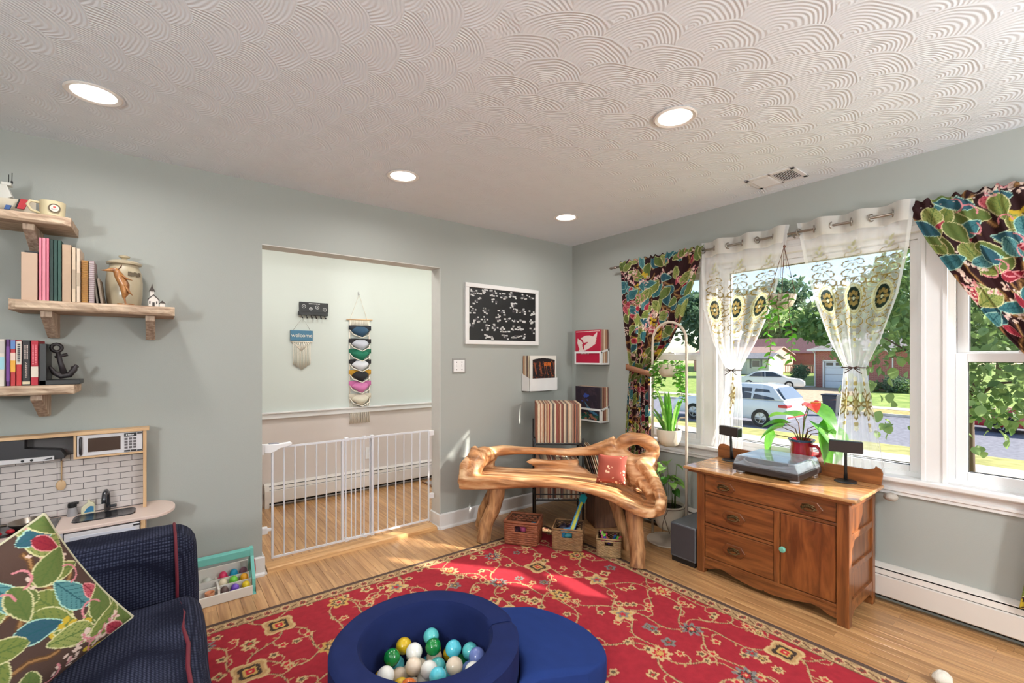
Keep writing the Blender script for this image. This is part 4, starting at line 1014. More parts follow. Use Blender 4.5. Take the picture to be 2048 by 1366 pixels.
# ================================================================ arched plant stand and its plants
M_stand = mat('beige powder coat', rgb(196, 182, 164), .45, var=.02)
sx_, sy_ = -.225, -1.228
tst = T('plant_stand', 'beige metal arched plant stand with three pots by the window', 'plant stand', (sx_, sy_, 0))
P(MB().lathe([(.001, .001), (.150, .001), (.152, .006), (.148, .010), (.001, .011)], 48, (sx_-.015, sy_, 0)), 'base', M_stand, tst, smooth=True)
hw2 = .143
arc = [(sx_, sy_+hw2, .011), (sx_, sy_+hw2, .6), (sx_, sy_+hw2, 1.2), (sx_, sy_+hw2, 1.42)]
for k in range(1, 12):
    a = pi*k/12; arc.append((sx_, sy_+hw2*math.cos(a), 1.47+hw2*math.sin(a)))
arc += [(sx_, sy_-hw2, 1.42), (sx_, sy_-hw2, 1.2), (sx_, sy_-hw2, .6), (sx_, sy_-hw2, .1)]
P(MB().tube(arc, .0095, 10), 'arch', M_stand, tst, smooth='all')
P(MB().tube([(sx_, sy_-hw2, .1), (sx_, sy_-hw2, .011)], .0095, 10), 'post', M_stand, tst, smooth='all')
M_pot = mat('beige glazed pot', rgb(206, 196, 176), .4, var=.03)
def pot(z0, r, h, nm):
    P(MB().lathe([(.001, z0), (r*.45, z0), (r*.72, z0+h*.10), (r*.93, z0+h*.38), (r, z0+h*.75), (r, z0+h), (r-.006, z0+h), (r-.007, z0+h*.8), (.001, z0+h*.8)], 36, (sx_, sy_, 0)), 'pot', M_pot, tst, smooth=True)
    P(MB().lathe([(.001, z0+h*.8+.001), (r-.008, z0+h*.8+.001), (r-.01, z0+h*.88), (.001, z0+h*.9)], 24, (sx_, sy_, 0)), 'soil', M_soil, tst)
pot(1.205, .078, .095, 1); pot(.695, .088, .125, 2); pot(.082, .112, .185, 3)
P(MB().tube([(sx_, sy_-hw2, .92), (sx_, sy_-hw2+.05, .915), (sx_, sy_-hw2+.075, .88), (sx_, sy_-hw2+.08, .80)], .0055, 8), 'bracket', M_stand, tst, smooth='all')
P(MB().tube([(sx_, sy_-hw2, 1.25), (sx_, sy_-.07, 1.25)], .0055, 8).tube([(sx_, sy_+hw2, 1.25), (sx_, sy_+.07, 1.25)], .0055, 8), 'bracket', M_stand, tst, smooth='all')
P(MB().tube([(sx_, sy_+hw2, .76), (sx_, sy_+.085, .76)], .0055, 8), 'bracket', M_stand, tst, smooth='all')
b = MB()
for sg in (-1, 1):
    b.tube([(sx_-.100, sy_+sg*.02-.035, .25), (sx_-.108, sy_-.035, .20), (sx_-.105, sy_-sg*.022-.035, .13), (sx_-.085, sy_-sg*.03-.035, .085)], .002, 5)
b.torus([(sx_+.1135*math.cos(a), sy_+.1135*math.sin(a), .255) for a in np.linspace(0, 2*pi, 33)[:-1]], [.002]*32, 5)
P(b, 'wire_band', mat('brown wire', rgb(92, 70, 54), .5), tst, smooth='all')
rr = random.Random(8)
# trailing vine on top
tv = T('trailing_plant', 'trailing round-leaf vine in the top pot of the arched stand', 'plant', (sx_, sy_, 1.285))
rl = leaf_mesh('leaf', .040, .019, M_lf, 'oval', .2, 6, 4)
for k in range(9):
    a = (pi/2, pi/2+.5, pi/2-.4, -pi/2, -pi/2+.4, -pi/2-.5, pi, pi+.5, .2)[k]; r0 = .074
    ln = (.24, .12, .16, .26, .20, .12, .02, .02, .02)[k]
    pts = [Vector((sx_+.03*math.cos(a), sy_+.03*math.sin(a), 1.28)), Vector((sx_+r0*math.cos(a), sy_+r0*math.sin(a), 1.318)), Vector((sx_+(r0+.028)*math.cos(a), sy_+(r0+.028)*math.sin(a), 1.29))]
    n = int(ln/.02)
    for i in range(n): pts.append(pts[-1]+Vector((rr.uniform(-.004, .004), rr.uniform(-.006, .006), -.02)))
    P(MB().tube(pts, .0018, 5), 'vine', M_stem, tv, smooth='all')
    for i, p in enumerate(pts[1:]):
        for s in ((-1, 1) if abs(math.sin(a)) > .6 else ((-1) ** i,)): put_leaf(rl, 'leaf', tv, p, (math.cos(a)*.4+rr.uniform(-.5, .5), s*(.7+rr.uniform(-.2, .2)), rr.uniform(-.5, .3)), rr.uniform(.7, 1.15), rr.uniform(-.5, .5))
# sword-leaf plant in the middle pot
tsn = T('sword_leaf_plant', 'tall sword-leaf plant in the middle pot of the arched stand', 'plant', (sx_, sy_, .80))
sw = leaf_mesh('leaf', .30, .018, M_lf3, 'sword', .12, 10, 4, .5); sw2 = leaf_mesh('leaf', .30, .018, M_lf, 'sword', .06, 10, 4, .5)
for k in range(10):
    a = k*2.4+.4; t_ = (.45, .12, .2, .38, .1, .28, .5, .08, .2, .3)[k]; s = (1.15, 1.2, .95, .8, 1.05, .7, .6, .9, .55, .6)[k]
    put_leaf(sw if k % 2 else sw2, 'leaf', tsn, (sx_+.035*math.cos(a), sy_+.035*math.sin(a), .80), (math.cos(a)*t_, math.sin(a)*t_+(.25 if k in (0, 3) else 0), 1), s, rr.uniform(-1, 1))
# pothos in the bottom pot
tpo = T('pothos', 'leafy pothos growing out of the bottom pot of the arched stand', 'plant', (sx_, sy_, .235))
ph = leaf_mesh('leaf', .085, .036, M_lf3, 'heart', .3, 8, 6); ph2 = leaf_mesh('leaf', .085, .036, M_lf2, 'heart', .3, 8, 6)
for k in range(18):
    a = k*2.39; R_ = rr.uniform(.04, .12); hgt = rr.uniform(.10, .36)
    bs = Vector((sx_+.05*math.cos(a), sy_+.05*math.sin(a), .235)); tip = Vector((sx_+R_*math.cos(a)-.02, sy_+R_*math.sin(a)*1.1, .235+hgt))
    P(MB().tube([bs, (bs+tip)/2+Vector((0, 0, .03)), tip], [.002, .002, .0014], 5), 'stem', M_stem, tpo, smooth='all')
    put_leaf(ph if k % 3 else ph2, 'leaf', tpo, tip, (math.cos(a)-.3, math.sin(a), -.25+rr.uniform(-.2, .3)), rr.uniform(.7, 1.25), rr.uniform(-.4, .4))

# ================================================================ navy sofa end
M_navy = None
def navy_weave():
    m, nt, b = newmat('navy waffle weave'); tc = nd(nt, 'TexCoord')
    ck = nd(nt, 'TexVoronoi'); ck.inputs['Scale'].default_value = 105; ck.inputs['Randomness'].default_value = .12; nt.links.new(tc.outputs['Object'], ck.inputs[0])
    r = nd(nt, 'ValToRGB'); r.color_ramp.elements[0].position = .12; r.color_ramp.elements[1].position = .55
    r.color_ramp.elements[0].color = rgb(64, 68, 88); r.color_ramp.elements[1].color = rgb(20, 22, 38)
    nt.links.new(ck.outputs['Distance'], r.inputs[0]); nt.links.new(r.outputs[0], b.inputs['Base Color'])
    b.inputs['Roughness'].default_value = .9; b.inputs['Specular IOR Level'].default_value = .15
    addbump(nt, b, ck.outputs['Distance'], .5, .004); return m
M_navy = navy_weave(); M_pipe = mat('burgundy piping cord', rgb(104, 22, 38), .7)
tso = T('sofa', 'navy waffle-weave sofa with burgundy piping at the left edge', 'sofa', (-3.6, -1.6, 0))
def softbox(name, x0, x1, y0, y1, z0, z1, r, m=M_navy, lump=0.0, seed=1):
    b = MB(); b.box(x0, x1, y0, y1, z0, z1)
    me = me_from(b, bevel=r, segs=5)
    bm = bmesh.new(); bm.from_mesh(me); bmesh.ops.triangulate(bm, faces=[f for f in bm.faces if len(f.verts) > 4])
    bmesh.ops.subdivide_edges(bm, edges=[e for e in bm.edges if e.calc_length() > .08], cuts=6, use_grid_fill=True)
    bm.normal_update()
    for v in bm.verts:
        v.co += v.normal*lump*(math.sin(v.co.x*11+seed)+math.sin(v.co.y*9+seed*2)+math.sin(v.co.z*13+seed*3))
    bm.to_mesh(me); bm.free(); me.polygons.foreach_set('use_smooth', [True]*len(me.polygons))
    return PM(me, name, m, tso)
softbox('arm', -4.15, -3.09, -1.0, -.73, .10, .652, .085, lump=.004)
softbox('base_frame', -4.15, -3.13, -2.6, -1.005, .06, .27, .03)
softbox('backrest', -4.4, -4.05, -2.6, -.75, .10, .92, .10, lump=.004)
c1 = softbox('seat_cushion', -4.05, -3.10, -1.78, -1.01, .27, .435, .06, lump=.006, seed=3)
c2 = softbox('seat_cushion', -4.05, -3.10, -2.58, -1.80, .27, .435, .06, lump=.006, seed=5)
P(MB().tube([(-3.165, -1.004, .30), (-3.166, -1.007, .5), (-3.168, -1.006, .57), (-3.17, -.985, .622), (-3.17, -.94, .647), (-3.17, -.86, .649), (-3.17, -.79, .647), (-3.17, -.745, .622), (-3.17, -.727, .56), (-3.17, -.727, .12)], .0055, 8), 'piping', M_pipe, tso, smooth='all')
P(MB().tube([(-3.16, -1.02, .418), (-3.158, -1.1, .436), (-3.150, -1.2, .438), (-3.158, -1.3, .437), (-3.148, -1.42, .439), (-3.155, -1.55, .437), (-3.15, -1.7, .437), (-3.155, -1.76, .425)], .006, 8), 'piping', M_pipe, tso, smooth='all')
for x in (-4.3, -3.2):
    for y in (-2.5, -.85): P(MB().lathe([(.02, .0095 if x > -3.75 else .001), (.028, .06), (.03, .10)], 12, (x, y, 0)), 'foot', M_oakv, tso)
# ================================================================ floral cushion on the sofa
def foliage(cv, rng, n, big=1.0, dense=1.0):
    """jungle print: leaves, blossom sprays, vines on a brown ground"""
    g = [rgb(114, 124, 62), rgb(136, 142, 80), rgb(94, 108, 56)]; t = [rgb(58, 106, 112), rgb(82, 130, 132), rgb(48, 84, 98)]
    pk = [rgb(160, 58, 72), rgb(182, 88, 98), rgb(138, 38, 50)]; cr = rgb(216, 190, 176); ol = rgb(206, 198, 150)
    W, H = cv.w, cv.h
    for _ in range(int(n*.35)):
        x, y = rng.uniform(0, W), rng.uniform(0, H); a = rng.uniform(0, 6.28); q = [(x, y)]
        for s in range(8): x += .016*big*math.cos(a); y += .016*big*math.sin(a); a += rng.uniform(-.6, .6); q.append((x, y))
        cv.line(q, .006*big, rgb(92, 64, 40)); cv.line(q, .0024*big, rgb(150, 110, 70))
    for k in range(n):
        x, y = rng.uniform(0, W), rng.uniform(0, H); r = rng.random(); a = rng.uniform(0, 6.28)
        if r < .34: cv.leaf(x, y, rng.uniform(.032, .052)*big, rng.uniform(.018, .027)*big, a, g[int(rng.integers(3))], ol, rgb(84, 104, 52), 6, .0018*big)
        elif r < .62: cv.leaf(x, y, rng.uniform(.030, .05)*big, rng.uniform(.016, .024)*big, a, t[int(rng.integers(3))], rgb(170, 206, 190), rgb(40, 84, 92), 7, .0016*big)
        elif r < .74: cv.leaf(x, y, rng.uniform(.02, .034)*big, .014*big, a, pk[int(rng.integers(3))], rgb(222, 150, 150), rgb(124, 30, 48), 5, .0014*big)
        elif r < .94:
            for s in range(26):
                f = s/26; px = x+f*.075*big*math.cos(a)+rng.normal(0, .010*big*(1.15-f)); py = y+f*.075*big*math.sin(a)+rng.normal(0, .010*big*(1.15-f))
                cv.ell(px, py, .0058*big, .003*big, rng.uniform(0, 3), cr if rng.random() < .75 else rgb(190, 130, 132))
        else:
            for s in range(7): cv.ell(x+rng.normal(0, .01*big), y+rng.normal(0, .01*big), .008*big, .006*big, rng.uniform(0, 3), rgb(190, 160, 50))
    for _ in range(int(n*.25)):
        x, y = rng.uniform(0, W), rng.uniform(0, H); a = rng.uniform(0, 6.28); q = [(x, y)]
        for s in range(7): x += .009*big*math.cos(a); y += .009*big*math.sin(a); a += .45; q.append((x, y))
        cv.line(q, .0020*big, rgb(206, 130, 136))
rng2 = np.random.default_rng(21)
SZ = .41; cvp = Canvas(SZ, SZ, .0026, rgb(78, 58, 50)); foliage(cvp, rng2, 58, 1.25)
n_ = cvp.nx; gx = np.linspace(-1, 1, cvp.nx)[None]*np.ones((cvp.ny, 1)); gy = np.linspace(-1, 1, cvp.ny)[:, None]*np.ones((1, cvp.nx))
hh = .062*np.maximum(0, (1-gx**4)*(1-gy**4))**.55
kx = 1-.07*(1-gy**2)*np.abs(gx)**3; ky = 1-.07*(1-gx**2)*np.abs(gy)**3
ex = Vector((.163, .03, -.317)).normalized()            # A to B edge
ez = Vector((.30, -.92, .26)); ez = (ez-ex*ez.dot(ex)).normalized(); ey = ez.cross(ex)
pc = Vector((-3.545, -1.49, .650))
def plane_pts(h): return np.array(pc)+(gx*kx*SZ/2)[..., None]*np.array(ex)+(gy*ky*SZ/2)[..., None]*np.array(ey)+h[..., None]*np.array(ez)
tcu = T('floral_cushion', 'square brown cushion printed with teal and green leaves on the navy sofa', 'cushion', tuple(pc-Vector((0, 0, .2))))
cloth('printed_face', plane_pts(hh), cvp.c, vcol('printed cotton', .85, bump=.15, bscale=500), tcu)
s_ = slice(None, None, 4); bpts = plane_pts(-hh)[s_, s_]
P(MB().grid([[tuple(p) for p in r[::-1]] for r in bpts]), 'back_face', mat('brown cotton', rgb(78, 58, 50), .9), tcu, smooth='all')
rim = [tuple(p) for p in list(plane_pts(hh*0)[0, ::6])+list(plane_pts(hh*0)[::6, -1])+list(plane_pts(hh*0)[-1, ::-6])+list(plane_pts(hh*0)[::-6, 0])]
P(MB().tube(rim, .0042, 6), 'welt', mat('cream welt cord', rgb(196, 190, 160), .8), tcu, smooth='all')

# ================================================================ whitewashed wall shelves
M_sh = wood('whitewashed pine', rgb(150, 122, 100), rgb(214, 190, 164), axis=0, stretch=9, scale=20, rough=.7, bump=.3)
M_shb = wood('whitewashed pine bracket', rgb(150, 124, 106), rgb(206, 184, 162), axis=2, stretch=6, scale=20, rough=.7, bump=.3)
def shelf(label, x0, x1, z0, z1, brs):
    t = T('wall_shelf', label, 'shelf', ((x0+x1)/2, 0, z0), 'whitewashed wall shelves'); rr = random.Random(int(z0*100))
    b = MB(); n = 26; D = .275; rows = []
    for i in range(n+1):
        f = i/n; x = x0+(x1-x0)*f; e = .012*max(0, 1-min(f, 1-f)*n/1.2); w1, w2 = rr.uniform(-.003, .003), rr.uniform(-.003, .003)
        rows.append([(x, -.001, z0+.0), (x, -.001, z1), (x, -D+.012+w1, z1-.0), (x, -D+w1+e, z1-.010), (x, -D+w2+e, z0+.010), (x, -D+.010+w2, z0)])
    m_ = 6; v = [p for r in rows for p in r]
    f_ = [(i*m_+j, i*m_+(j+1) % m_, (i+1)*m_+(j+1) % m_, (i+1)*m_+j) for i in range(n) for j in range(m_)]+[tuple(range(m_)), tuple(range(n*m_, (n+1)*m_))]
    P(b.add(v, f_), 'board', M_sh, t, bevel=.002)
    for x in brs:
        P(MB().prism([(-.001, z0), (-.225, z0), (-.225, z0-.026), (-.20, z0-.036), (-.04, z0-.118), (-.001, z0-.118)], x-.02, x+.02, 0), 'bracket', M_shb, t, bevel=.003)
    return t
shelf('topmost whitewashed wooden wall shelf holding the boat and the mug', -4.25, -3.545, 1.962, 2.004, (-3.69, -4.1))
shelf('middle whitewashed wooden wall shelf holding pink and green books and a jar', -3.745, -3.155, 1.567, 1.613, (-3.633, -3.255))
shelf('lowest whitewashed wooden wall shelf holding paperbacks and an anchor', -4.25, -3.535, 1.183, 1.226, (-3.665, -4.1))
M_pg = mat('page paper', rgb(226, 216, 196), .9)
def book(label, x0, x1, z, h, col, d=.155, group=None, lean=0, yf=-.24, spine=None, cover=None):
    t = T('book', label, 'book', ((x0+x1)/2, yf+d/2, z), group)
    m = mat('cover %d %d %d' % col, rgb(*col), .55, bump=.05, scale=300); M = M_at(((x0+x1)/2, yf, z), 0, lean, 0); w = x1-x0-.0008
    b = MB(); b.box(-w/2, w/2, 0, .003, 0, h, M); b.box(-w/2, -w/2+.002, 0, d, 0, h, M); b.box(w/2-.002, w/2, 0, d, 0, h, M)
    P(b, 'cover', m, t, bevel=.0006, segs=1)
    P(MB().box(-w/2+.002, w/2-.002, .003, d-.004, .003, h-.003, M), 'pages', M_pg, t)
    for (za, zb, c, nm) in (spine or []):
        P(MB().box(-w/2+.0005, w/2-.0005, -.0006, .0004, h*za, h*zb, M), nm, mat('spine %d %d %d' % c, rgb(*c), .55), t)
    return t
z2 = 1.6135
t = T('storage_box', 'plain beige cardboard box with dark lid on the middle shelf', 'box', (-3.686, -.15, z2))
P(MB().box(-3.712, -3.660, -.235, -.06, z2, z2+.215), 'body', mat('beige card', rgb(196, 168, 146), .8), t, bevel=.002)
P(MB().box(-3.705, -3.662, -.21, -.05, z2+.215, z2+.226), 'lid', M_blk, t)
xs = [-3.6555, -3.6445, -3.6315, -3.6205]
for i in range(3): book(('leftmost', 'middle', 'rightmost')[i]+' of three slim pink books on the middle shelf', xs[i], xs[i+1], z2, .288, ((214, 120, 140), (222, 134, 150), (206, 112, 132))[i], group='pink books')
xs = [-3.6195, -3.6065, -3.5935, -3.580]
for i in range(3): book(('leftmost', 'middle', 'rightmost')[i]+' of three dark green books on the middle shelf', xs[i], xs[i+1], z2, .284, ((24, 48, 42), (34, 66, 58), (44, 78, 68))[i], group='green books')
book('thick oatmeal linen book beside the green books', -3.579, -3.546, z2, .268, (182, 154, 128))
book('narrow cream book with printed spine next to the linen book', -3.545, -3.531, z2, .258, (206, 184, 158), spine=[(.25, .6, (170, 150, 128), 'spine_print')])
book('narrow pale cream book beside the gold notebook', -3.530, -3.516, z2, .256, (212, 190, 168), spine=[(.3, .55, (176, 156, 134), 'spine_print')])
def notebook(label, x0, x1, col, wire):
    t = T('spiral_notebook', label, 'notebook', ((x0+x1)/2, -.16, z2), 'spiral notebooks')
    P(MB().box(x0, x1, -.225, -.09, z2, z2+.205), 'pages', mat('nb %d' % col[0], rgb(*col), .6), t, bevel=.001)
    b = MB()
    for k in range(20):
        z = z2+.008+k*.0098; b.torus([((x0+x1)/2+(x1-x0)*.55*math.cos(a), -.224+.006*math.sin(a), z) for a in np.linspace(0, 2*pi, 9)[:-1]], [.0012]*8, 4)
    P(b, 'spiral_binding', wire, t, smooth='all')
notebook('gold-brown spiral notebook on the middle shelf', -3.514, -3.490, (166, 118, 60), mat('gold wire', rgb(196, 150, 80), .35, .8))
notebook('mauve-grey spiral notebook beside the leaning books', -3.487, -3.468, (160, 140, 142), mat('white wire', rgb(214, 204, 204), .4))
book('thin grey book leaning by the stoneware jar', -3.462, -3.452, z2, .175, (124, 114, 104), lean=-.10, yf=-.21)
book('thin taupe book leaning against the stoneware jar', -3.446, -3.434, z2, .125, (138, 122, 106), lean=-.12, yf=-.215)
M_stone = mat('cream stoneware', rgb(186, 172, 144), .35, var=.1, vs=12, coat=.3)
tj = T('stoneware_jar', 'cream stoneware crock with knobbed lid on the middle shelf', 'jar', (-3.362, -.10, z2))
P(MB().lathe([(.001, z2), (.062, z2), (.068, z2+.01), (.074, z2+.06), (.075, z2+.13), (.070, z2+.18), (.060, z2+.205), (.058, z2+.215), (.001, z2+.215)], 36, (-3.362, -.095, 0)), 'body', M_stone, tj, smooth=True)
P(MB().lathe([(.056, z2+.216), (.071, z2+.219), (.073, z2+.227), (.060, z2+.236), (.03, z2+.243), (.012, z2+.245), (.011, z2+.252), (.022, z2+.257), (.024, z2+.264), (.016, z2+.268), (.001, z2+.269)], 36, (-3.362, -.095, 0)), 'lid', M_stone, tj, smooth=True)
M_stp = mat('brown stamp', rgb(96, 84, 66), .7)
for k in range(5):
    a = -1.25+k*.16; P(MB().box(-.007, .007, -.0006, .0006, -.010, .010, M_at((-3.362+.0755*math.cos(a), -.095+.0755*math.sin(a), z2+.168-.003*(k % 2)), 0, 0, a+pi/2)), 'stamped_mark', M_stp, tj)
# carved bird
M_car = wood('carved honey wood', rgb(128, 78, 38), rgb(190, 132, 74), axis=2, stretch=4, scale=26, rough=.35, coat=.3)
tbi = T('carved_bird', 'carved wooden long-beaked bird standing before the stoneware jar', 'figurine', (-3.36, -.215, z2))
bo = MB(); bo.tube([(-3.392, -.222, z2+.165), (-3.385, -.222, z2+.160), (-3.372, -.222, z2+.135), (-3.357, -.22, z2+.10), (-3.352, -.22, z2+.06), (-3.36, -.22, z2+.035)], [.010, .016, .021, .022, .016, .006], 12)
bo.tube([(-3.376, -.222, z2+.168), (-3.39, -.222, z2+.172), (-3.405, -.222, z2+.171), (-3.43, -.223, z2+.166), (-3.452, -.224, z2+.164)], [.008, .012, .010, .005, .001], 10)
PM(remeshed(bo, .003, 3), 'body', M_car, tbi)
P(MB().tube([(-3.385, -.225, z2+.17), (-3.370, -.225, z2+.188), (-3.366, -.225, z2+.2)], [.003, .008, .003], 8, flat=.4), 'crest', mat('dark carved wood', rgb(86, 48, 26), .4), tbi, smooth='all')
P(MB().tube([(-3.37, -.236, z2+.15), (-3.345, -.238, z2+.13), (-3.325, -.236, z2+.125)], [.006, .010, .003], 8, flat=.5).tube([(-3.355, -.236, z2+.10), (-3.34, -.238, z2+.07), (-3.325, -.232, z2+.05)], [.006, .011, .003], 8, flat=.5), 'wing', M_car, tbi, smooth='all')
P(MB().tube([(-3.357, -.22, z2+.04), (-3.352, -.22, z2+.008)], .004, 8).lathe([(.001, z2+.0005), (.034, z2+.0005), (.034, z2+.007), (.001, z2+.008)], 24, (-3.352, -.215, 0)), 'stand', M_car, tbi, smooth=True)
# tiny church
tch = T('church_figurine', 'tiny white church figurine with dark steeple on the middle shelf', 'figurine', (-3.232, -.2, z2))
M_wht = mat('chalk white', rgb(222, 214, 206), .8); M_rf = mat('grey-brown roof', rgb(74, 66, 62), .8)
P(MB().prism([(-3.262, 0), (-3.222, 0), (-3.222, .036), (-3.242, .056), (-3.262, .036)], -.23, -.165, 1, Matrix.Translation((0, 0, z2+.0005))), 'nave', M_wht, tch)
P(MB().prism([(-3.266, .034), (-3.242, .058), (-3.218, .034), (-3.218, .038), (-3.242, .063), (-3.266, .038)], -.232, -.163, 1, Matrix.Translation((0, 0, z2))), 'roof', M_rf, tch)
P(MB().box(-3.256, -3.240, -.228, -.212, z2+.045, z2+.078), 'tower', M_wht, tch); P(MB().box(-3.216, -3.196, -.225, -.18, z2+.0005, z2+.022), 'annex', M_wht, tch)
P(MB().lathe([(.014, z2+.078), (.004, z2+.10), (.0005, z2+.118)], 4, (-3.248, -.22, 0)).prism([(-3.219, .020), (-3.206, .034), (-3.193, .020)], -.228, -.178, 1, Matrix.Translation((0, 0, z2))), 'steeple', M_rf, tch)
P(MB().box(-3.247, -3.237, -.2315, -.2295, z2+.001, z2+.022), 'door', mat('dark door', rgb(60, 54, 52), .7), tch)
for x in (-3.257, -3.229): P(MB().box(x-.0025, x+.0025, -.2315, -.2295, z2+.014, z2+.028), 'window', _mc['dark door'], tch)
# lowest shelf
z3 = 1.2265
book('pale picture book standing face-on at the left end of the lowest shelf', -3.83, -3.762, z3, .208, (208, 198, 188), d=.16, yf=-.235, spine=[(.36, .62, (150, 196, 206), 'cover_picture'), (.7, .95, (186, 178, 172), 'cover_print')])
book('slim purple paperback on the lowest shelf', -3.760, -3.7475, z3, .208, (78, 26, 96), spine=[(.1, .85, (104, 50, 128), 'spine_print')], yf=-.225)
book('paperback with blue, red and yellow spine on the lowest shelf', -3.7465, -3.730, z3, .206, (176, 40, 44), spine=[(.8, .99, (86, 122, 176), 'spine_print'), (.30, .55, (222, 160, 50), 'spine_print'), (.55, .72, (226, 196, 180), 'title')], yf=-.225)
b_ = book('white and red spined paperback on the lowest shelf', -3.729, -3.711, z3, .203, (186, 40, 40), spine=[(.47, .98, (206, 196, 182), 'spine_print')], yf=-.225)
marks(b_, -3.720, -.2257, z3+.105, z3+.19, .009, M_blk, 3)
b_ = book('black spined thick paperback on the lowest shelf', -3.710, -3.684, z3, .204, (22, 18, 20), spine=[(.03, .09, (206, 190, 160), 'publisher_mark')], yf=-.225)
M_ltr = mat('pale spine lettering', rgb(206, 186, 176), .6)
marks(b_, -3.697, -.2257, z3+.12, z3+.185, .004, M_ltr, 4, 2); marks(b_, -3.697, -.2257, z3+.035, z3+.105, .0025, M_ltr, 5, 2)
b_ = book('red spined paperback leaning on the anchor bookend', -3.683, -3.658, z3, .204, (170, 24, 44), spine=[(.18, .42, (220, 206, 190), 'spine_print')], yf=-.225)
marks(b_, -3.671, -.2257, z3+.095, z3+.185, .005, mat('pink lettering', rgb(222, 120, 130), .6), 6, 2)
ta_ = T('anchor_bookend', 'black bookend with a cast iron anchor on the lowest shelf', 'bookend', (-3.59, -.16, z3))
M_iron = mat('blackened iron', rgb(48, 42, 44), .5, .3, bump=.2, scale=120)
P(MB().box(-3.655, -3.632, -.23, -.09, z3, z3+.19).box(-3.655, -3.518, -.23, -.09, z3, z3+.022), 'stand', M_blk, ta_, bevel=.002)
P(MB().torus([(-3.606+.018*math.cos(a), -.165, z3+.172+.018*math.sin(a)) for a in np.linspace(0, 2*pi, 17)[:-1]], [.0075]*16, 8), 'ring', M_iron, ta_, smooth='all')
P(MB().tube([(-3.602, -.165, z3+.152), (-3.592, -.165, z3+.10), (-3.58, -.165, z3+.05)], [.009, .010, .013], 10).tube([(-3.612, -.165, z3+.128), (-3.568, -.165, z3+.142)], [.006, .008], 8), 'shank', M_iron, ta_, smooth='all')
P(MB().tube([(-3.63, -.165, z3+.086), (-3.615, -.165, z3+.055), (-3.59, -.165, z3+.038), (-3.562, -.165, z3+.042), (-3.544, -.165, z3+.07), (-3.538, -.165, z3+.092)], [.006, .011, .014, .013, .013, .005], 10).tube([(-3.552, -.165, z3+.072), (-3.530, -.165, z3+.085)], [.012, .006], 8), 'arms', M_iron, ta_, smooth='all')
# top shelf: lifeboat model and mug
z1_ = 2.0045
tbo = T('model_boat', 'cream model lifeboat with a red slanted stripe on the topmost shelf', 'model boat', (-3.8, -.13, z1_))
hull = []
for i in range(13):
    f = i/12; x = -3.98+f*.30; wd = .042*math.sin(pi*min(1, .25+f*.75))**.6*(1 if f < .97 else .3); sh = .006*(f-.3)**2*6
    hull.append([(x, -.13-wd*1.0, z1_+.068+sh), (x, -.13-wd*.9, z1_+.04), (x, -.13-wd*.35, z1_+.018), (x, -.13, z1_+.014), (x, -.13+wd*.35, z1_+.018), (x, -.13+wd*.9, z1_+.04), (x, -.13+wd, z1_+.068+sh)])
b = MB().grid(hull); n7 = 7
b.f += [tuple(range(7)), tuple(range(12*7, 13*7))]; b.mi += [0, 0]; b.grid([[hull[i][0], (hull[i][0][0], -.13, hull[i][0][2]), hull[i][6]] for i in range(13)])
P(b, 'hull', mat('cream boat paint', rgb(206, 196, 176), .5), tbo, smooth=True)
P(MB().prism([(-3.86, .07), (-3.775, .07), (-3.752, .085), (-3.765, .12), (-3.77, .135), (-3.85, .135)], -.155, -.105, 1, Matrix.Translation((0, 0, z1_))), 'cabin', mat('white boat paint', rgb(206, 204, 196), .5), tbo, bevel=.004)
P(MB().box(-3.79, -3.757, -.15, -.11, z1_+.135, z1_+.150), 'wheelhouse', _mc['white boat paint'], tbo, bevel=.003)
P(MB().tube([(-3.768, -.13, z1_+.15), (-3.768, -.13, z1_+.19)], .0015, 6).tube([(-3.758, -.13, z1_+.15), (-3.757, -.13, z1_+.20)], .0015, 6).tube([(-3.758, -.13, z1_+.15), (-3.758, -.13, z1_+.162)], .004, 6), 'mast', M_blk, tbo)
hs = Matrix.Translation((0, 0, z1_))
P(MB().prism([(-3.735, .03), (-3.712, .03), (-3.695, .076), (-3.722, .076)], -.176, -.168, 1, hs), 'red_stripe', mat('rescue red', rgb(176, 34, 44), .5), tbo)
P(MB().prism([(-3.741, .03), (-3.737, .03), (-3.724, .076), (-3.728, .076)], -.177, -.168, 1, hs), 'black_stripe', M_blk, tbo)
P(MB().prism([(-3.775, .02), (-3.758, .02), (-3.752, .040), (-3.769, .040)], -.176, -.166, 1, hs), 'blue_stripe', mat('stripe blue', rgb(50, 84, 140), .5), tbo)
P(MB().box(-3.93, -3.71, -.15, -.11, z1_, z1_+.016), 'cradle', mat('dark stand wood', rgb(60, 36, 26), .5), tbo)
tmu = T('mug', 'cream mug with a round emblem on the topmost shelf', 'mug', (-3.615, -.2, z1_))
M_crm = mat('cream china', rgb(204, 190, 154), .3, coat=.4)
P(MB().lathe([(.001, z1_), (.036, z1_), (.043, z1_+.006), (.045, z1_+.05), (.046, z1_+.074), (.042, z1_+.074), (.041, z1_+.01), (.001, z1_+.009)], 32, (-3.615, -.2, 0)), 'body', M_crm, tmu, smooth=True)
P(MB().tube([(-3.655, -.215, z1_+.062), (-3.685, -.222, z1_+.064), (-3.694, -.225, z1_+.045), (-3.682, -.222, z1_+.022), (-3.655, -.215, z1_+.014)], .006, 8), 'handle', M_crm, tmu, smooth='all')
for r0, r1, cc, dd in ((.0, .021, (84, 70, 48), .0000), (.0, .0155, (222, 206, 190), .0006)):
    P(MB().lathe([(.0003, 0), (r1, 0), (r1, .0008), (.0003, .0008)], 24, M=M_at((-3.603, -.2455-dd, z1_+.038), pi/2, 0, .1)), 'emblem_disc', mat('emblem %d' % cc[0], rgb(*cc), .5), tmu)
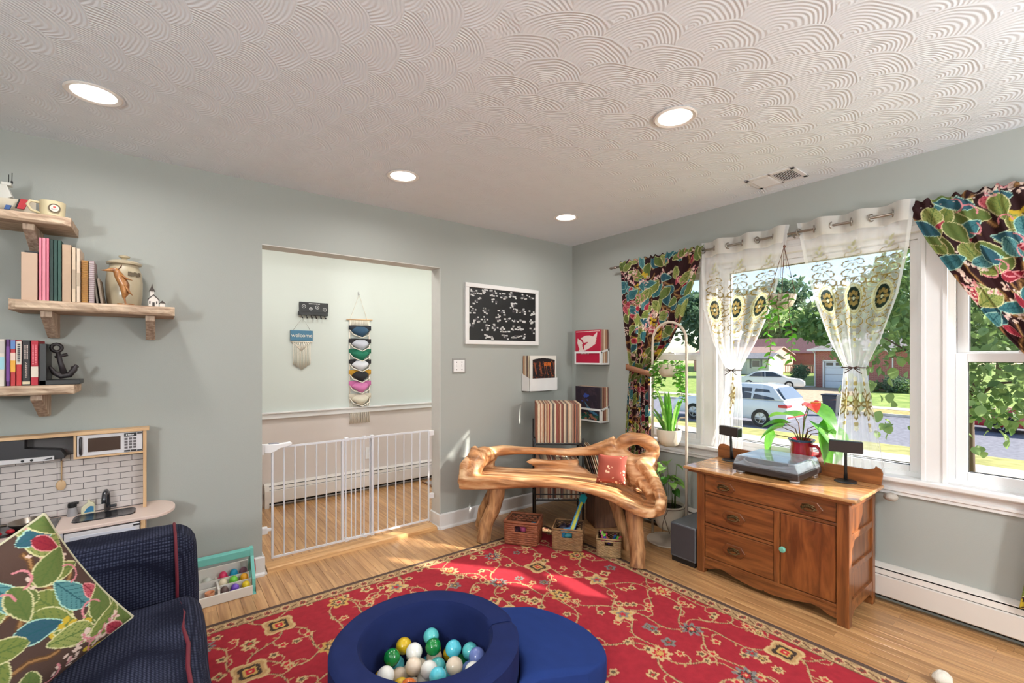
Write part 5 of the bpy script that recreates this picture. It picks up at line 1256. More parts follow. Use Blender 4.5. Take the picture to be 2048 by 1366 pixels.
P(MB().ell((-3.603, -.2468, z1_+.043), (.006, .001, .0045), 10, 6), 'emblem_crest', mat('emblem red', rgb(190, 70, 66), .5), tmu)
text('NAVY', .008, mat('emblem blue', rgb(40, 70, 130), .5), tmu, (-3.603, -.2472, z1_+.033), (pi/2, 0, .1))

# ================================================================ toy kitchen
M_birch = wood('birch ply', rgb(196, 156, 112), rgb(220, 184, 142), axis=0, stretch=10, scale=14, rough=.5, bump=.05)
M_birv = wood('birch ply upright', rgb(196, 156, 112), rgb(220, 184, 142), axis=2, stretch=10, scale=14, rough=.5, bump=.05)
M_tile = mat('glossy white subway tile', rgb(214, 204, 200), .25, var=.02); M_grout = mat('dark grout', rgb(96, 92, 92), .9)
M_wl2 = mat('white laminate', rgb(214, 210, 212), .4); M_gm = mat('graphite metal', rgb(56, 54, 56), .4, .3)
tk = T('toy_kitchen', 'wooden toy kitchen with tiled back, microwave and sink against the wall', 'toy kitchen', (-3.6, -.2, 0))
KX0, KX1, KC = -4.05, -3.272, .565
P(MB().box(KX0, KX1+.012, -.125, -.045, .968, .984), 'top_board', M_birch, tk, bevel=.002)
P(MB().box(KX1-.014, KX1, -.12, -.045, KC, .968), 'side_panel', M_birv, tk, bevel=.001)
P(MB().box(KX0, KX0+.014, -.12, -.045, KC, .968), 'side_panel', M_birv, tk, bevel=.001)
bkp = P(MB().box(KX0+.014, KX1-.014, -.045, -.035, KC, .968), 'back_panel', M_grout, tk)
P(MB().box(-3.548, KX1-.014, -.118, -.046, .853, .862), 'microwave_shelf', M_birch, tk)
P(MB().box(-3.552, -3.542, -.119, -.046, .853, .968), 'divider', M_birv, tk)
TW, TH, tg_ = .095, .030, .0022
tme = {}
def tile_me(w):
    w = round(w, 4)
    if w not in tme:
        m_ = me_from(MB().box(0, w, -.0025, 0, 0, TH-tg_), bevel=.0008, segs=1); m_.name = 'tile'; m_.materials.append(M_tile); tme[w] = m_
    return tme[w]
for r in range(10):
    z = KC+.004+r*TH; x = KX1-.015-(.0 if r % 2 else TW/2)
    if r % 2 == 0:
        o = bpy.data.objects.new('tile', tile_me(TW/2-tg_)); link(o, bkp); o.location = Vector((KX1-.015-TW/2+tg_, -.045, z))-wl(bkp)
    while x > KX0+.02:
        if (z < .84 or x < -3.56 and z < .83) and x-TW > KX0+.012:
            o = bpy.data.objects.new('tile', tile_me(TW-tg_)); link(o, bkp); o.location = Vector((x-TW+tg_, -.045, z))-wl(bkp)
        x -= TW
mw = P(MB().box(-3.540, -3.288, -.117, -.05, .863, .966), 'microwave', M_wl2, tk, bevel=.002)
P(MB().box(-3.500, -3.376, -.1185, -.1165, .882, .950), 'window', mat('brown smoked window', rgb(74, 58, 50), .2), mw)
P(MB().tube([(-3.526, -.117, .955), (-3.526, -.126, .948), (-3.526, -.126, .880), (-3.526, -.117, .873)], .006, 8), 'handle', M_gm, mw, smooth='all')
P(MB().box(-3.362, -3.312, -.1185, -.1168, .944, .962), 'display', M_blk, mw)
hmarks(mw, -3.355, -3.320, -.1188, .953, .009, mat('display digits', rgb(220, 220, 220), .5), 8)
for r in range(4):
    for c in range(3): P(MB().box(-3.361+c*.0175, -3.348+c*.0175, -.118, -.1166, .926-r*.0145, .937-r*.0145), 'button', mat('keypad grey', rgb(96, 90, 92), .5), mw)
for c in range(2): P(MB().box(-3.362+c*.0262, -3.338+c*.0262, -.1182, -.1166, .867, .875), 'button', M_blk, mw)
P(MB().box(-3.310, -3.290, -.118, -.1165, .955, .962).box(-3.310, -3.290, -.118, -.1165, .866, .873), 'hinge', M_gm, mw)
P(MB().prism([(-3.95, .967), (-3.72, .967), (-3.72, .925), (-3.60, .905), (-3.585, .88), (-3.585, .862), (-4.0, .862), (-4.0, .905), (-3.95, .925)], -.115, -.05, 1), 'range_hood', M_gm, tk, bevel=.002)
hb_ = P(MB().box(-4.0, -3.620, -.124, -.114, .860, .880), 'hood_control_strip', M_wl2, tk, bevel=.001)
for x in (-3.725, -3.695): P(MB().lathe([(.0005, 0), (.0055, 0), (.0055, .004), (.0005, .005)], 12, M=M_at((x, -.124, .870), pi/2, 0, 0)), 'knob', M_blk, hb_)
P(MB().prism([(-3.66, .866), (-3.626, .866), (-3.626, .876)], -.1252, -.1238, 1), 'vent_mark', M_gm, hb_)
# counter with rounded end
M_cnt = mat('pale birch counter', rgb(222, 200, 188), .35, var=.04, vs=6)
oc = [(KX0, -.001), (-3.26, -.001)]+[(-3.255+.105*math.sin(a), -.155+.154*math.cos(a)) for a in np.linspace(.1, pi-.05, 16)]+[(-3.28, -.305), (KX0, -.315)]
hx0, hx1, hy0, hy1 = -3.552, -3.315, -.225, -.085
P(MB().prism(oc, KC-.016, KC, 2), 'counter', M_cnt, tk, bevel=.003)
def rrect(x0, x1, y0, y1, r, n=5):
    o = []
    for cx_, cy_, a0 in ((x1-r, y1-r, 0), (x0+r, y1-r, pi/2), (x0+r, y0+r, pi), (x1-r, y0+r, 3*pi/2)):
        for i in range(n+1): a = a0+pi/2*i/n; o.append((cx_+r*math.cos(a), cy_+r*math.sin(a)))
    return o
o1, o2, o3 = rrect(hx0, hx1, hy0, hy1, .03), rrect(hx0+.006, hx1-.006, hy0+.006, hy1-.006, .026), rrect(hx0+.014, hx1-.014, hy0+.014, hy1-.014, .02)
n_ = len(o1); v = [(x, y, KC+.0006) for x, y in o1]+[(x, y, KC+.004) for x, y in o2]+[(x, y, KC+.0012) for x, y in o3]
f = [(k*n_+i, k*n_+(i+1) % n_, (k+1)*n_+(i+1) % n_, (k+1)*n_+i) for k in range(2) for i in range(n_)]+[tuple(range(2*n_, 3*n_))]
P(MB().add(v, f), 'sink', mat('dark steel basin', rgb(58, 58, 62), .22, .6), tk, smooth=True)
P(MB().tube([(-3.43, -.062, KC), (-3.43, -.064, KC+.05), (-3.43, -.070, KC+.085), (-3.434, -.090, KC+.105), (-3.438, -.112, KC+.098), (-3.44, -.122, KC+.07), (-3.44, -.124, KC+.052)], [.013, .0115, .011, .011, .011, .011, .011], 12).tube([(-3.43, -.064, KC+.02), (-3.395, -.072, KC+.022)], [.007, .008], 8), 'faucet', mat('smoked black plastic', rgb(40, 42, 48), .2, coat=.4), tk, smooth='all')
P(MB().box(-3.90, -3.60, -.275, -.075, KC+.0005, KC+.004), 'hob', mat('black glass hob', rgb(30, 28, 30), .15), tk, bevel=.001)
P(MB().box(KX1-.02, KX1-.002, -.30, -.02, .001, KC-.016), 'end_panel', M_birv, tk)
P(MB().box(KX0, KX0+.018, -.30, -.02, .001, KC-.016).box(-3.585, -3.57, -.29, -.02, .02, KC-.016).box(KX0, KX1, -.035, -.02, .02, KC-.016).box(KX0, KX1, -.29, -.02, .02, .035), 'carcass', M_wl2, tk)
dr_ = P(MB().box(-3.565, -3.296, -.306, -.292, .04, KC-.022), 'door', M_wl2, tk, bevel=.002)
P(MB().box(-3.545, -3.312, -.3075, -.3055, .06, KC-.04), 'door_panel', mat('pale blue-white panel', rgb(206, 208, 218), .4), dr_, bevel=.001)
P(MB().box(-3.32, -3.293, -.308, -.300, KC-.034, KC-.026), 'hinge', M_gm, dr_)
P(MB().box(-4.03, -3.59, -.306, -.292, .04, KC-.022), 'oven_door', M_wl2, tk, bevel=.002)
# kitchen things
tpa = T('toy_pan', 'steel toy frying pan on the toy kitchen hob', 'pan', (-3.70, -.16, KC+.0045))
M_stl = mat('scuffed steel', rgb(150, 140, 130), .28, .9, var=.2)
P(MB().lathe([(.001, KC+.0048), (.048, KC+.0048), (.064, KC+.020), (.070, KC+.030), (.067, KC+.030), (.046, KC+.009), (.001, KC+.009)], 32, (-3.70, -.155, 0)), 'bowl', M_stl, tpa, smooth=True)
P(MB().tube([(-3.768, -.17, KC+.026), (-3.82, -.18, KC+.034), (-3.88, -.19, KC+.036)], [.005, .006, .006], 8), 'handle', M_stl, tpa, smooth='all')
tsp = T('wooden_spoon', 'wooden spoon hanging below the toy kitchen hood', 'spoon', (-3.602, -.052, .70))
P(MB().tube([(-3.602, -.055, .846), (-3.602, -.055, .74)], [.0085, .0065], 10, flat=.4), 'handle', M_birv, tsp, smooth='all')
P(MB().ell((-3.604, -.057, .722), (.0185, .006, .026), 18, 10), 'bowl', M_birv, tsp, smooth='all')
P(MB().tube([(-3.602, -.05, .852), (-3.602, -.066, .850), (-3.602, -.066, .843)], .002, 6), 'hook', M_blk, tsp)
tsk = T('salt_shaker', 'clear glass shaker with black cap on the toy counter', 'shaker', (-3.562, -.065, KC))
P(MB().lathe([(.001, KC), (.021, KC), (.021, KC+.01), (.016, KC+.042), (.001, KC+.042)], 20, (-3.562, -.067, 0)), 'glass', mat('frosted glass', rgb(150, 146, 148), .2, coat=.5), tsk, smooth=True)
P(MB().lathe([(.016, KC+.042), (.018, KC+.046), (.017, KC+.062), (.012, KC+.066), (.001, KC+.067)], 20, (-3.562, -.067, 0)).box(-3.556, -3.538, -.075, -.06, KC+.056, KC+.066), 'cap', M_blk, tsk, smooth=True)
tdj = T('toy_detergent', 'small cream detergent jug with blue label beside the toy sink', 'bottle', (-3.505, -.066, KC))
P(MB().prism([(-3.530, 0), (-3.478, 0), (-3.477, .042), (-3.484, .054), (-3.494, .056), (-3.497, .068), (-3.505, .068), (-3.508, .052), (-3.520, .044), (-3.530, .03)], -.076, -.056, 1, Matrix.Translation((0, 0, KC+.0002))), 'jug', mat('cream plastic', rgb(214, 208, 176), .35), tdj, bevel=.003)
P(MB().prism([(-3.519, .008), (-3.482, .008), (-3.482, .034), (-3.494, .038), (-3.508, .028)], -.0772, -.0758, 1, Matrix.Translation((0, 0, KC))), 'label', mat('blue label', rgb(50, 120, 160), .5), tdj)
for i, (x, y) in enumerate(((-3.745, -.235), (-3.70, -.262), (-3.78, -.26))):
    blob('toy_tomato', ('red toy tomato at the front of the toy hob', 'red toy tomato nearest the sink on the toy hob', 'red toy tomato at the left of the toy hob')[i], 'toy', (x, y, KC+.014), (.013, .013, .010), mat('tomato red', rgb(176, 30, 44), .4), 60+i, 'toy tomatoes')
# ================================================================ ice cream tray by the wall
tt_ = T('toy_ice_cream_tray', 'white toy ice cream tray with teal handle frame on the floor', 'toy tray', (-2.95, -.14, 0))
M_tw = mat('white painted wood', rgb(228, 222, 212), .5); M_teal = mat('teal paint', rgb(112, 190, 178), .5, var=.08, vs=30)
P(MB().box(-3.22, -2.795, -.24, -.228, .001, .052), 'front_board', M_tw, tt_, bevel=.002)
P(MB().box(-3.22, -2.795, -.052, -.040, .001, .135), 'back_board', M_tw, tt_, bevel=.002)
P(MB().box(-3.22, -2.795, -.228, -.052, .001, .008), 'bottom', mat('violet felt', rgb(74, 58, 110), .9), tt_)
P(MB().box(-3.22, -2.795, -.170, -.162, .008, .068).box(-3.22, -2.795, -.112, -.104, .008, .085).box(-2.962, -2.952, -.228, -.052, .008, .075), 'dividers', M_tw, tt_)
P(MB().prism([(-.24, .001), (-.222, .001), (-.215, .08), (-.19, .13), (-.15, .19), (-.145, .232), (-.10, .232), (-.10, .19), (-.06, .13), (-.045, .08), (-.04, .001), (-.052, .001), (-.058, .07), (-.10, .15), (-.118, .175), (-.13, .175), (-.18, .11), (-.205, .06), (-.212, .012), (-.222, .012)], -2.795, -2.778, 0), 'end_frame', M_teal, tt_)
P(MB().box(-3.22, -2.79, -.146, -.104, .188, .230), 'handle_bar', M_teal, tt_, bevel=.004)
P(MB().ell((-2.772, -.12, .105), (.008, .03, .055), 16, 10), 'side_medallion', mat('cherry red', rgb(176, 48, 66), .4), tt_, smooth='all')
scoops = [('hot pink', (226, 56, 104), -2.925, -.085, .075), ('blue', (20, 150, 190), -2.872, -.085, .075), ('mauve', (130, 84, 100), -2.822, -.082, .072), ('cream', (226, 210, 180), -2.93, -.138, .055), ('lime green', (118, 200, 66), -2.878, -.138, .056), ('orange yellow', (228, 160, 30), -2.825, -.138, .056),
          ('chocolate brown', (88, 66, 60), -2.93, -.198, .034), ('violet', (110, 74, 180), -2.878, -.198, .034), ('yellow', (226, 196, 30), -2.824, -.198, .034), ('white', (226, 226, 214), -3.0, -.085, .06), ('pale mint', (206, 220, 200), -3.05, -.085, .055)]
for nm, cc, x, y, z in scoops:
    b = MB(); b.ell((x, y, z+.014), (.021, .021, .024), 18, 12); b.lathe([(.016, z-.004), (.025, z-.002), (.026, z+.004), (.021, z+.008)], 18, (x, y, 0))
    b.v = [(q[0]+(.0015*math.sin(q[2]*900+q[0]*700) if q[2] < z+.01 else 0), q[1], q[2]) for q in b.v]
    b.lathe([(.014, .0085 if y < -.12 else .0085), (.014, z-.002)], 10, (x, y, 0))
    o = P(b, 'toy_scoop', mat(nm+' scoop plastic', rgb(*cc), .35), smooth='all', loc=(x, y, .008)); tag(o, nm+' toy ice cream scoop standing in the white tray', 'toy', 'toy ice cream scoops')
tcn = T('toy_cone', 'peach toy wafer cup standing in the front of the white tray', 'toy', (-2.995, -.2, .0085))
P(MB().lathe([(.001, .009), (.014, .009), (.016, .03), (.022, .034), (.024, .062), (.021, .062), (.013, .02), (.001, .02)], 20, (-2.998, -.2, 0)), 'cup', mat('peach wafer', rgb(220, 156, 116), .5), tcn, smooth=True)
P(MB().tube([(-3.02, -.2, .03), (-3.03, -.2, .02)], .004, 6), 'tip', _mc['peach wafer'], tcn)

# ================================================================ safety gate in the doorway
tga = T('safety_gate', 'white metal safety gate closing the doorway', 'gate', (-2.08, .06, .02))
M_gate = mat('white gate enamel', rgb(216, 216, 220), .35)
gy_ = .06; zb_, zt_ = .068, .772
P(MB().box(-2.648, -2.635, gy_-.008, gy_+.008, zb_-.006, .76), 'end_post', M_gate, tga, bevel=.002)
P(MB().box(-1.536, -1.526, gy_-.007, gy_+.007, zb_-.006, zt_), 'end_post', M_gate, tga, bevel=.002)
P(MB().box(-2.648, -1.99, gy_-.006, gy_+.006, zb_-.006, zb_+.006), 'bottom_rail', M_gate, tga); P(MB().box(-2.20, -1.526, gy_+.006, gy_+.017, zb_-.006, zb_+.006), 'bottom_rail', M_gate, tga)
P(MB().box(-2.648, -1.99, gy_-.006, gy_+.006, zt_-.006, zt_+.006), 'top_rail', M_gate, tga); P(MB().box(-2.20, -1.526, gy_+.006, gy_+.017, zt_-.006, zt_+.006), 'top_rail', M_gate, tga)
for i, x in enumerate((-2.573, -2.507, -2.442, -2.372, -2.307, -2.243, -2.175, -2.108, -2.046)): P(MB().tube([(x, gy_, zb_), (x, gy_, zt_)], .0048, 8, cap=False), 'bar', M_gate, tga, smooth='all')
for x in (-2.133, -2.065, -1.999, -1.935, -1.866, -1.799, -1.734, -1.668, -1.601): P(MB().tube([(x, gy_+.0115, zb_), (x, gy_+.0115, zt_)], .0048, 8, cap=False), 'bar', M_gate, tga, smooth='all')
for x in (-2.197, -1.985): P(MB().box(x-.008, x+.008, gy_-.008, gy_+.019, zb_-.006, zt_+.006), 'overlap_post', M_gate, tga, bevel=.002)
for x in (-2.17, -2.04, -1.985): P(MB().box(x-.012, x+.012, gy_-.010, gy_+.021, zt_-.012, zt_+.014), 'slide_clip', M_gate, tga, bevel=.003); P(MB().box(x-.012, x+.012, gy_-.010, gy_+.021, zb_-.012, zb_+.012), 'slide_clip', M_gate, tga, bevel=.003)
P(MB().prism([(-2.695, .80), (-2.60, .795), (-2.535, .80), (-2.525, .79), (-2.535, .775), (-2.60, .765), (-2.635, .745), (-2.66, .74), (-2.69, .745)], gy_-.017, gy_+.017, 1), 'latch_handle', M_vinyl, tga, bevel=.005, segs=3)
P(MB().prism([(-2.665, .796), (-2.612, .793), (-2.60, .799), (-2.615, .803), (-2.66, .803)], gy_-.012, gy_+.012, 1), 'latch_button', mat('grey latch', rgb(140, 140, 146), .4), tga, bevel=.002)
P(MB().box(-2.705, -2.67, gy_-.018, gy_+.018, .23, .272).box(-2.67, -2.635, gy_-.006, gy_+.006, .242, .262), 'lower_bracket', M_vinyl, tga, bevel=.004)
P(MB().box(-2.708, -2.69, gy_-.018, gy_+.018, .735, .80), 'upper_bracket', M_vinyl, tga, bevel=.003)
for z in (.24, .735): P(MB().box(-1.526, -1.4885, gy_-.014, gy_+.014, z, z+.038).box(-1.53, -1.505, gy_-.006, gy_+.006, z+.01, z+.028), 'hinge_bracket', M_vinyl, tga, bevel=.003)

# ================================================================ hall wall things
YW = 1.36
tkh = T('key_rack', 'black wooden key rack with six hooks on the hall wall', 'key rack', (-2.06, YW, 1.75))
P(MB().box(-2.187, -1.928, YW-.014, YW-.001, 1.775, 1.866), 'board', M_blk, tkh, bevel=.002)
P(MB().box(-2.197, -1.938, YW-.034, YW-.001, 1.742, 1.775), 'ledge', M_blk, tkh, bevel=.002)
for i in range(6):
    x = -2.17+i*.041; P(MB().tube([(x, YW-.030, 1.742), (x, YW-.032, 1.728), (x+.002, YW-.038, 1.715), (x+.004, YW-.048, 1.714), (x+.004, YW-.053, 1.724)], .0045, 6), 'hook', M_blk, tkh, smooth='all')
M_wp = mat('white print', rgb(214, 214, 214), .6)
hmarks(tkh, -2.105, -2.012, YW-.0144, 1.853, .009, M_wp, 2)
for x, z, r in ((-2.148, 1.825, .016), (-2.087, 1.806, .013), (-2.03, 1.822, .016), (-1.962, 1.803, .016)):
    b = MB().torus([(x+r*math.cos(a), YW-.0145, z+r*math.sin(a)) for a in np.linspace(0, 2*pi, 13)[:-1]], [.0022]*12, 4); b.ell((x, YW-.0145, z), (r*.35, .002, r*.4), 8, 6)
    P(b, 'printed_flower', M_wp, tkh)
twl = T('welcome_sign', 'blue welcome sign with a macrame fringe hanging below the key rack', 'sign', (-2.167, YW, 1.5))
P(MB().box(-2.264, -2.07, YW-.016, YW-.003, 1.503, 1.60), 'board', mat('slate blue board', rgb(70, 118, 146), .6), twl, bevel=.002)
text('welcome', .050, mat('cream letters', rgb(226, 220, 206), .6), twl, (-2.165, YW-.0165, 1.553), (pi/2, 0, 0), ext=.001)
P(MB().tube([(-2.24, YW-.009, 1.60), (-2.166, YW-.046, 1.717), (-2.09, YW-.009, 1.60)], .0015, 5), 'cord', mat('grey twine', rgb(130, 122, 110), .9), twl)
M_rope = mat('cream cotton rope', rgb(236, 228, 214), .9, bump=.4, scale=400)
P(MB().tube([(-2.255, YW-.010, 1.495), (-2.072, YW-.010, 1.495)], .006, 8), 'dowel', M_rope, twl, smooth='all')
for k in range(9):
    x = -2.245+k*.0185; q_ = abs(k-4)/4
    P(MB().tube([(x, YW-.010, 1.49), (-2.166+(x+2.166)*.25, YW-.012, 1.43-(1-q_)*.02)], .004, 5), 'knot_strand', M_rope, twl, smooth='all')
for k in range(15):
    x = -2.236+k*.0102; q_ = abs(k-7)/7
    P(MB().tube([(x, YW-.010, 1.485-.07*(1-q_)), (x+.001, YW-.011, 1.33), (x-.001, YW-.010, 1.235+.05*q_)], [.0034, .003, .004], 5), 'fringe_strand', M_rope, twl, smooth='all')
thg = T('macrame_cap_hanger', 'cream macrame wall hanger carrying seven caps in the hall', 'wall hanger', (-1.625, YW, .7))
P(MB().tube([(-1.757, YW-.012, 1.722), (-1.497, YW-.012, 1.728)], .006, 8), 'dowel', M_birch, thg, smooth='all')
P(MB().tube([(-1.72, YW-.012, 1.726), (-1.634, YW-.02, 1.975), (-1.55, YW-.012, 1.728)], .003, 6), 'hanging_cord', M_rope, thg)
for s in (-1, 1): P(MB().tube([(-1.627+s*.095, YW-.008, 1.72), (-1.627+s*.098, YW-.008, 1.3), (-1.627+s*.095, YW-.008, .90)], .006, 6), 'side_cord', M_rope, thg, smooth='all')
for k in range(17): P(MB().tube([(-1.715+k*.0108, YW-.010, 1.722), (-1.715+k*.0108, YW-.010, 1.66)], .0048, 5), 'knot_strand', M_rope, thg, smooth='all')
for k in range(20): P(MB().tube([(-1.722+k*.010, YW-.009, .90), (-1.722+k*.010+.002, YW-.014-.006*(k % 2), .80), (-1.722+k*.0102, YW-.009-.004*(k % 3), .692+.004*(k % 3))], [.0036, .0032, .0045], 5), 'fringe_strand', M_rope, thg, smooth='all')
zc = [1.605, 1.475, 1.375, 1.27, 1.165, 1.055, .93]
caps = [('dark blue cap with slate blue crown panel', (22, 28, 40), (40, 72, 98)), ('black cap with pale grey front', (34, 32, 36), (186, 188, 198)), ('plain emerald green cap', (20, 104, 78), (24, 112, 84)), ('black and white cap with red edge', (30, 28, 32), (214, 214, 220)), ('mustard cap with black front', (190, 140, 40), (34, 32, 34)), ('crumpled pink cap', (196, 104, 158), (206, 120, 170)), ('faded cream cap, lowest of the seven', (206, 196, 176), (214, 206, 186))]
for (lb, c1, c2), z in zip(caps, zc):
    t = T('cap', lb+' in the macrame hanger', 'cap', (-1.622, YW-.05, z-.05), 'caps in the hanger')
    for m_i, (cc, th0, th1, nm) in enumerate(((c1, -1.0, 1.0, 'brim'), (c2, -.62, .62, 'crown'))):
        rows = []
        for j in range(9):
            f = j/8; r = []
            for i in range(13):
                a = (i/12*2-1)
                if nm == 'brim': r.append((-1.622+a*.112, YW-.012-.035*(1-a*a)*math.sin(pi*f), z+.058-.095*f*(1-.55*a*a)-.010*a*a+.012*abs(a)))
                else: r.append((-1.622+a*.088*(math.sin(pi*(.12+.76*f))**.6), YW-.016-.06*(1-a*a)**.7*math.sin(pi*(.15+.7*f)), z+.048-.105*f*(1-.35*a*a)))
            rows.append(r)
        P(MB().grid(rows), nm, mat('cap %d %d %d' % cc, rgb(*cc), .8, bump=.2, scale=300), t, smooth='all')
    P(MB().tube([(-1.727, YW-.008, z+.02), (-1.70, YW-.05, z-.03), (-1.622, YW-.082, z-.062), (-1.545, YW-.05, z-.03), (-1.52, YW-.008, z+.02)], .0045, 6), 'rope_sling', M_rope, thg, smooth='all')
twh = T('wall_hook', 'small metal wall hook above the macrame hanger', 'hook', (-1.634, YW, 1.98))
P(MB().box(-1.64, -1.628, YW-.006, YW-.001, 1.968, 2.005).tube([(-1.634, YW-.004, 1.985), (-1.634, YW-.024, 1.972), (-1.634, YW-.027, 1.982)], .003, 6), 'hook', M_chrome, twh)
two = T('wall_outlet', 'white electrical outlet on the hall wall behind the gate', 'outlet', (-1.527, YW, .38))
P(MB().box(-1.565, -1.492, YW-.007, YW-.0, .325, .44), 'plate', M_vinyl, two, bevel=.002)
for z in (.36, .405): P(MB().box(-1.546, -1.511, YW-.009, YW-.006, z-.015, z+.015).box(-1.540, -1.537, YW-.0094, YW-.0085, z-.005, z+.008).box(-1.520, -1.517, YW-.0094, YW-.0085, z-.005, z+.008), 'socket', M_trim, two)
tmt = T('door_mat', 'grey door mat with wooden edge strip on the hall floor', 'mat', (-.6, .9, .021))
P(MB().box(-.98, -.3, .62, 1.22, .0205, .028), 'pile', mat('grey mat pile', rgb(150, 146, 142), .95, bump=.6, scale=200), tmt)
P(MB().box(-1.0, -.98, .60, 1.24, .0205, .034), 'edge_strip', mat('brown strip', rgb(120, 84, 58), .5), tmt)

# ================================================================ framed black board, switch
tbd = T('memory_board', 'white framed black board covered with small white paper labels', 'board', (-.84, 0, 1.46))
bx0, bx1, bz0, bz1 = -1.238, -.452, 1.46, 1.965
b = MB(); b.box(bx0, bx1, -.022, -.001, bz0, bz0+.035); b.box(bx0, bx1, -.022, -.001, bz1-.035, bz1); b.box(bx0, bx0+.035, -.022, -.001, bz0+.035, bz1-.035); b.box(bx1-.035, bx1, -.022, -.001, bz0+.035, bz1-.035)
P(b, 'frame', M_trim, tbd, bevel=.003)
P(MB().box(bx0+.03, bx1-.03, -.012, -.002, bz0+.03, bz1-.03), 'board', mat('black board', rgb(24, 24, 26), .5), tbd)
rr = random.Random(3); M_lab = mat('white paper label', rgb(206, 204, 202), .8); M_ph = mat('tiny dark photo', rgb(70, 66, 70), .5)
for r in range(6):
    for c in range(7):
        if rr.random() < .12: continue
        cx_ = bx0+.085+c*.102+rr.uniform(-.02, .02)+(r % 2)*.03; cz_ = bz1-.075-r*.071+rr.uniform(-.012, .012)
        if cx_ > bx1-.07: continue
        for k in range(rr.randint(4, 8)):
            x = cx_+rr.uniform(-.042, .042); z = cz_+rr.uniform(-.026, .026); wd = rr.uniform(.012, .026)
            P(MB().box(x-wd/2, x+wd/2, -.0135, -.0118, z-.006, z+.006), 'paper_label', M_lab, tbd)
        P(MB().box(cx_-.012, cx_+.012, -.0140, -.0118, cz_-.009, cz_+.009), 'photo', M_ph if rr.random() < .7 else M_lab, tbd)
tsw = T('light_switch', 'double light switch with a grey metal plate beside the board', 'light switch', (-1.29, 0, 1.22))
P(MB().box(-1.354, -1.228, -.005, -.0, 1.222, 1.342), 'surround', mat('pewter plate', rgb(150, 148, 146), .4, .5), tsw, bevel=.003)
P(MB().box(-1.342, -1.24, -.009, -.003, 1.234, 1.330), 'plate', M_vinyl, tsw, bevel=.003)
for x in (-1.316, -1.266): P(MB().box(x-.006, x+.006, -.018, -.008, 1.278, 1.298), 'toggle', M_vinyl, tsw, bevel=.002); P(MB().box(x-.004, x+.004, -.0095, -.0085, 1.308, 1.316).box(x-.004, x+.004, -.0095, -.0085, 1.248, 1.256), 'screw', M_gm, tsw)

# ================================================================ wall record holders and records
M_hold = mat('white metal holder', rgb(232, 230, 228), .4)
spc = [(150, 92, 68), (200, 168, 130), (110, 76, 60), (222, 204, 176), (170, 120, 96), (90, 80, 78), (206, 188, 160), (184, 140, 108), (214, 196, 168), (132, 60, 52), (196, 170, 140), (150, 130, 112), (230, 216, 194), (168, 104, 84)]
rme = {}
spn = ['rust', 'tan', 'brown', 'cream', 'clay', 'charcoal', 'beige', 'ochre', 'pale beige', 'maroon', 'sand', 'taupe', 'ivory', 'brick red']
def nth(i): return str(i)+('th' if 10 < i % 100 < 14 else {1: 'st', 2: 'nd', 3: 'rd'}.get(i % 10, 'th'))
def record_mesh(th, ci):
    if (th, ci) not in rme:
        me = me_from(MB().box(0, .314, -th/2, th/2, 0, .314), bevel=.0006, segs=1); me.name = 'record'
        me.materials.append(mat('record sleeve %d' % ci, rgb(*spc[ci]), .65, var=.14, vs=30)); rme[(th, ci)] = me
    return rme[(th, ci)]
def record(label, group, loc, rz, tilt=0, th=.0085, rr=random.Random(1), lean=0):
    ci = rr.randrange(len(spc)); o = bpy.data.objects.new('record', record_mesh(th, ci)); link(o); label = label.replace('@', spn[ci]); o.location = loc; o.rotation_euler = (lean, tilt, rz); return tag(o, label, 'record', group)
def album(label, M, paint, cells=110, group='records facing out'):
    """sleeve with a printed front: a thin card whose face carries the print"""
    cv = Canvas(.314, .314, .314/cells, (1, 1, 1, 1)); paint(cv)
    U, V = np.meshgrid(cv.u, cv.v); X = np.stack([U.ravel(), np.zeros(U.size), V.ravel(), np.ones(U.size)], 0); X = (np.array(M) @ X)[:3].T.reshape(U.shape+(3,))
    t = T('album', label, 'record', tuple(M @ Vector((.157, .003, 0))), group)
    cloth('printed_front', X, cv.c, vcol('sleeve print', .4), t)
    P(MB().box(0, .314, .0006, .006, 0, .314, M), 'sleeve', mat('white card sleeve', rgb(222, 214, 204), .7), t)
    return t
def p_stage(cv):
    rg = np.random.default_rng(5); cv.c[...] = rgb(38, 32, 34)
    for k in range(170): cv.ell(rg.uniform(0, .31), rg.uniform(.0, .27), rg.uniform(.003, .012), rg.uniform(.002, .006), rg.uniform(0, 3), [rgb(120, 58, 34), rgb(84, 50, 46), rgb(60, 46, 60), rgb(150, 84, 50)][int(rg.integers(4))])
    for k in range(9): x = rg.uniform(.03, .3); cv.line([(x, .25), (x+.02, .15)], .003, rgb(160, 90, 60))
    for k in range(6): cv.line([(.17+k*.014, .225), (.174+k*.014, .252)], .004, rgb(214, 112, 40))
    U, V = np.meshgrid(cv.u, cv.v); fr = (U < .03) | (U > .298) | (V > .272+.02*np.sin(pi*U/.314)); cv.c[fr] = rgb(226, 222, 214)
def p_wing(cv):
    cv.c[...] = rgb(176, 34, 62); w = rgb(226, 208, 200)
    for k in range(9): cv.leaf(.15+k*.011, .16+k*.010, .115-k*.007, .020, math.radians(18+k*5), w, w, w, 1, .001)
    for k in range(14): cv.ell(.06+k*.012, .205+.030*math.sin(k*.2), .036, .03, .3, w)
    for k in range(22): a = .3+k*.1; cv.ell(.03+.075*math.cos(a-.6), .165+.075*math.sin(a-.6), .008, .008, 0, rgb(176, 34, 62))
    cv.leaf(.055, .185, .06, .022, 2.0, w, w, w, 1, .001)
    for k in range(16): cv.ell(.07+(k % 8)*.013, .10+(k//8)*.016, .007, .005, k*.7, w if k % 3 else rgb(140, 90, 84))
    for k in range(24): cv.line([(.012+k*.012, .301), (.019+k*.012, .301)], .0028, w)
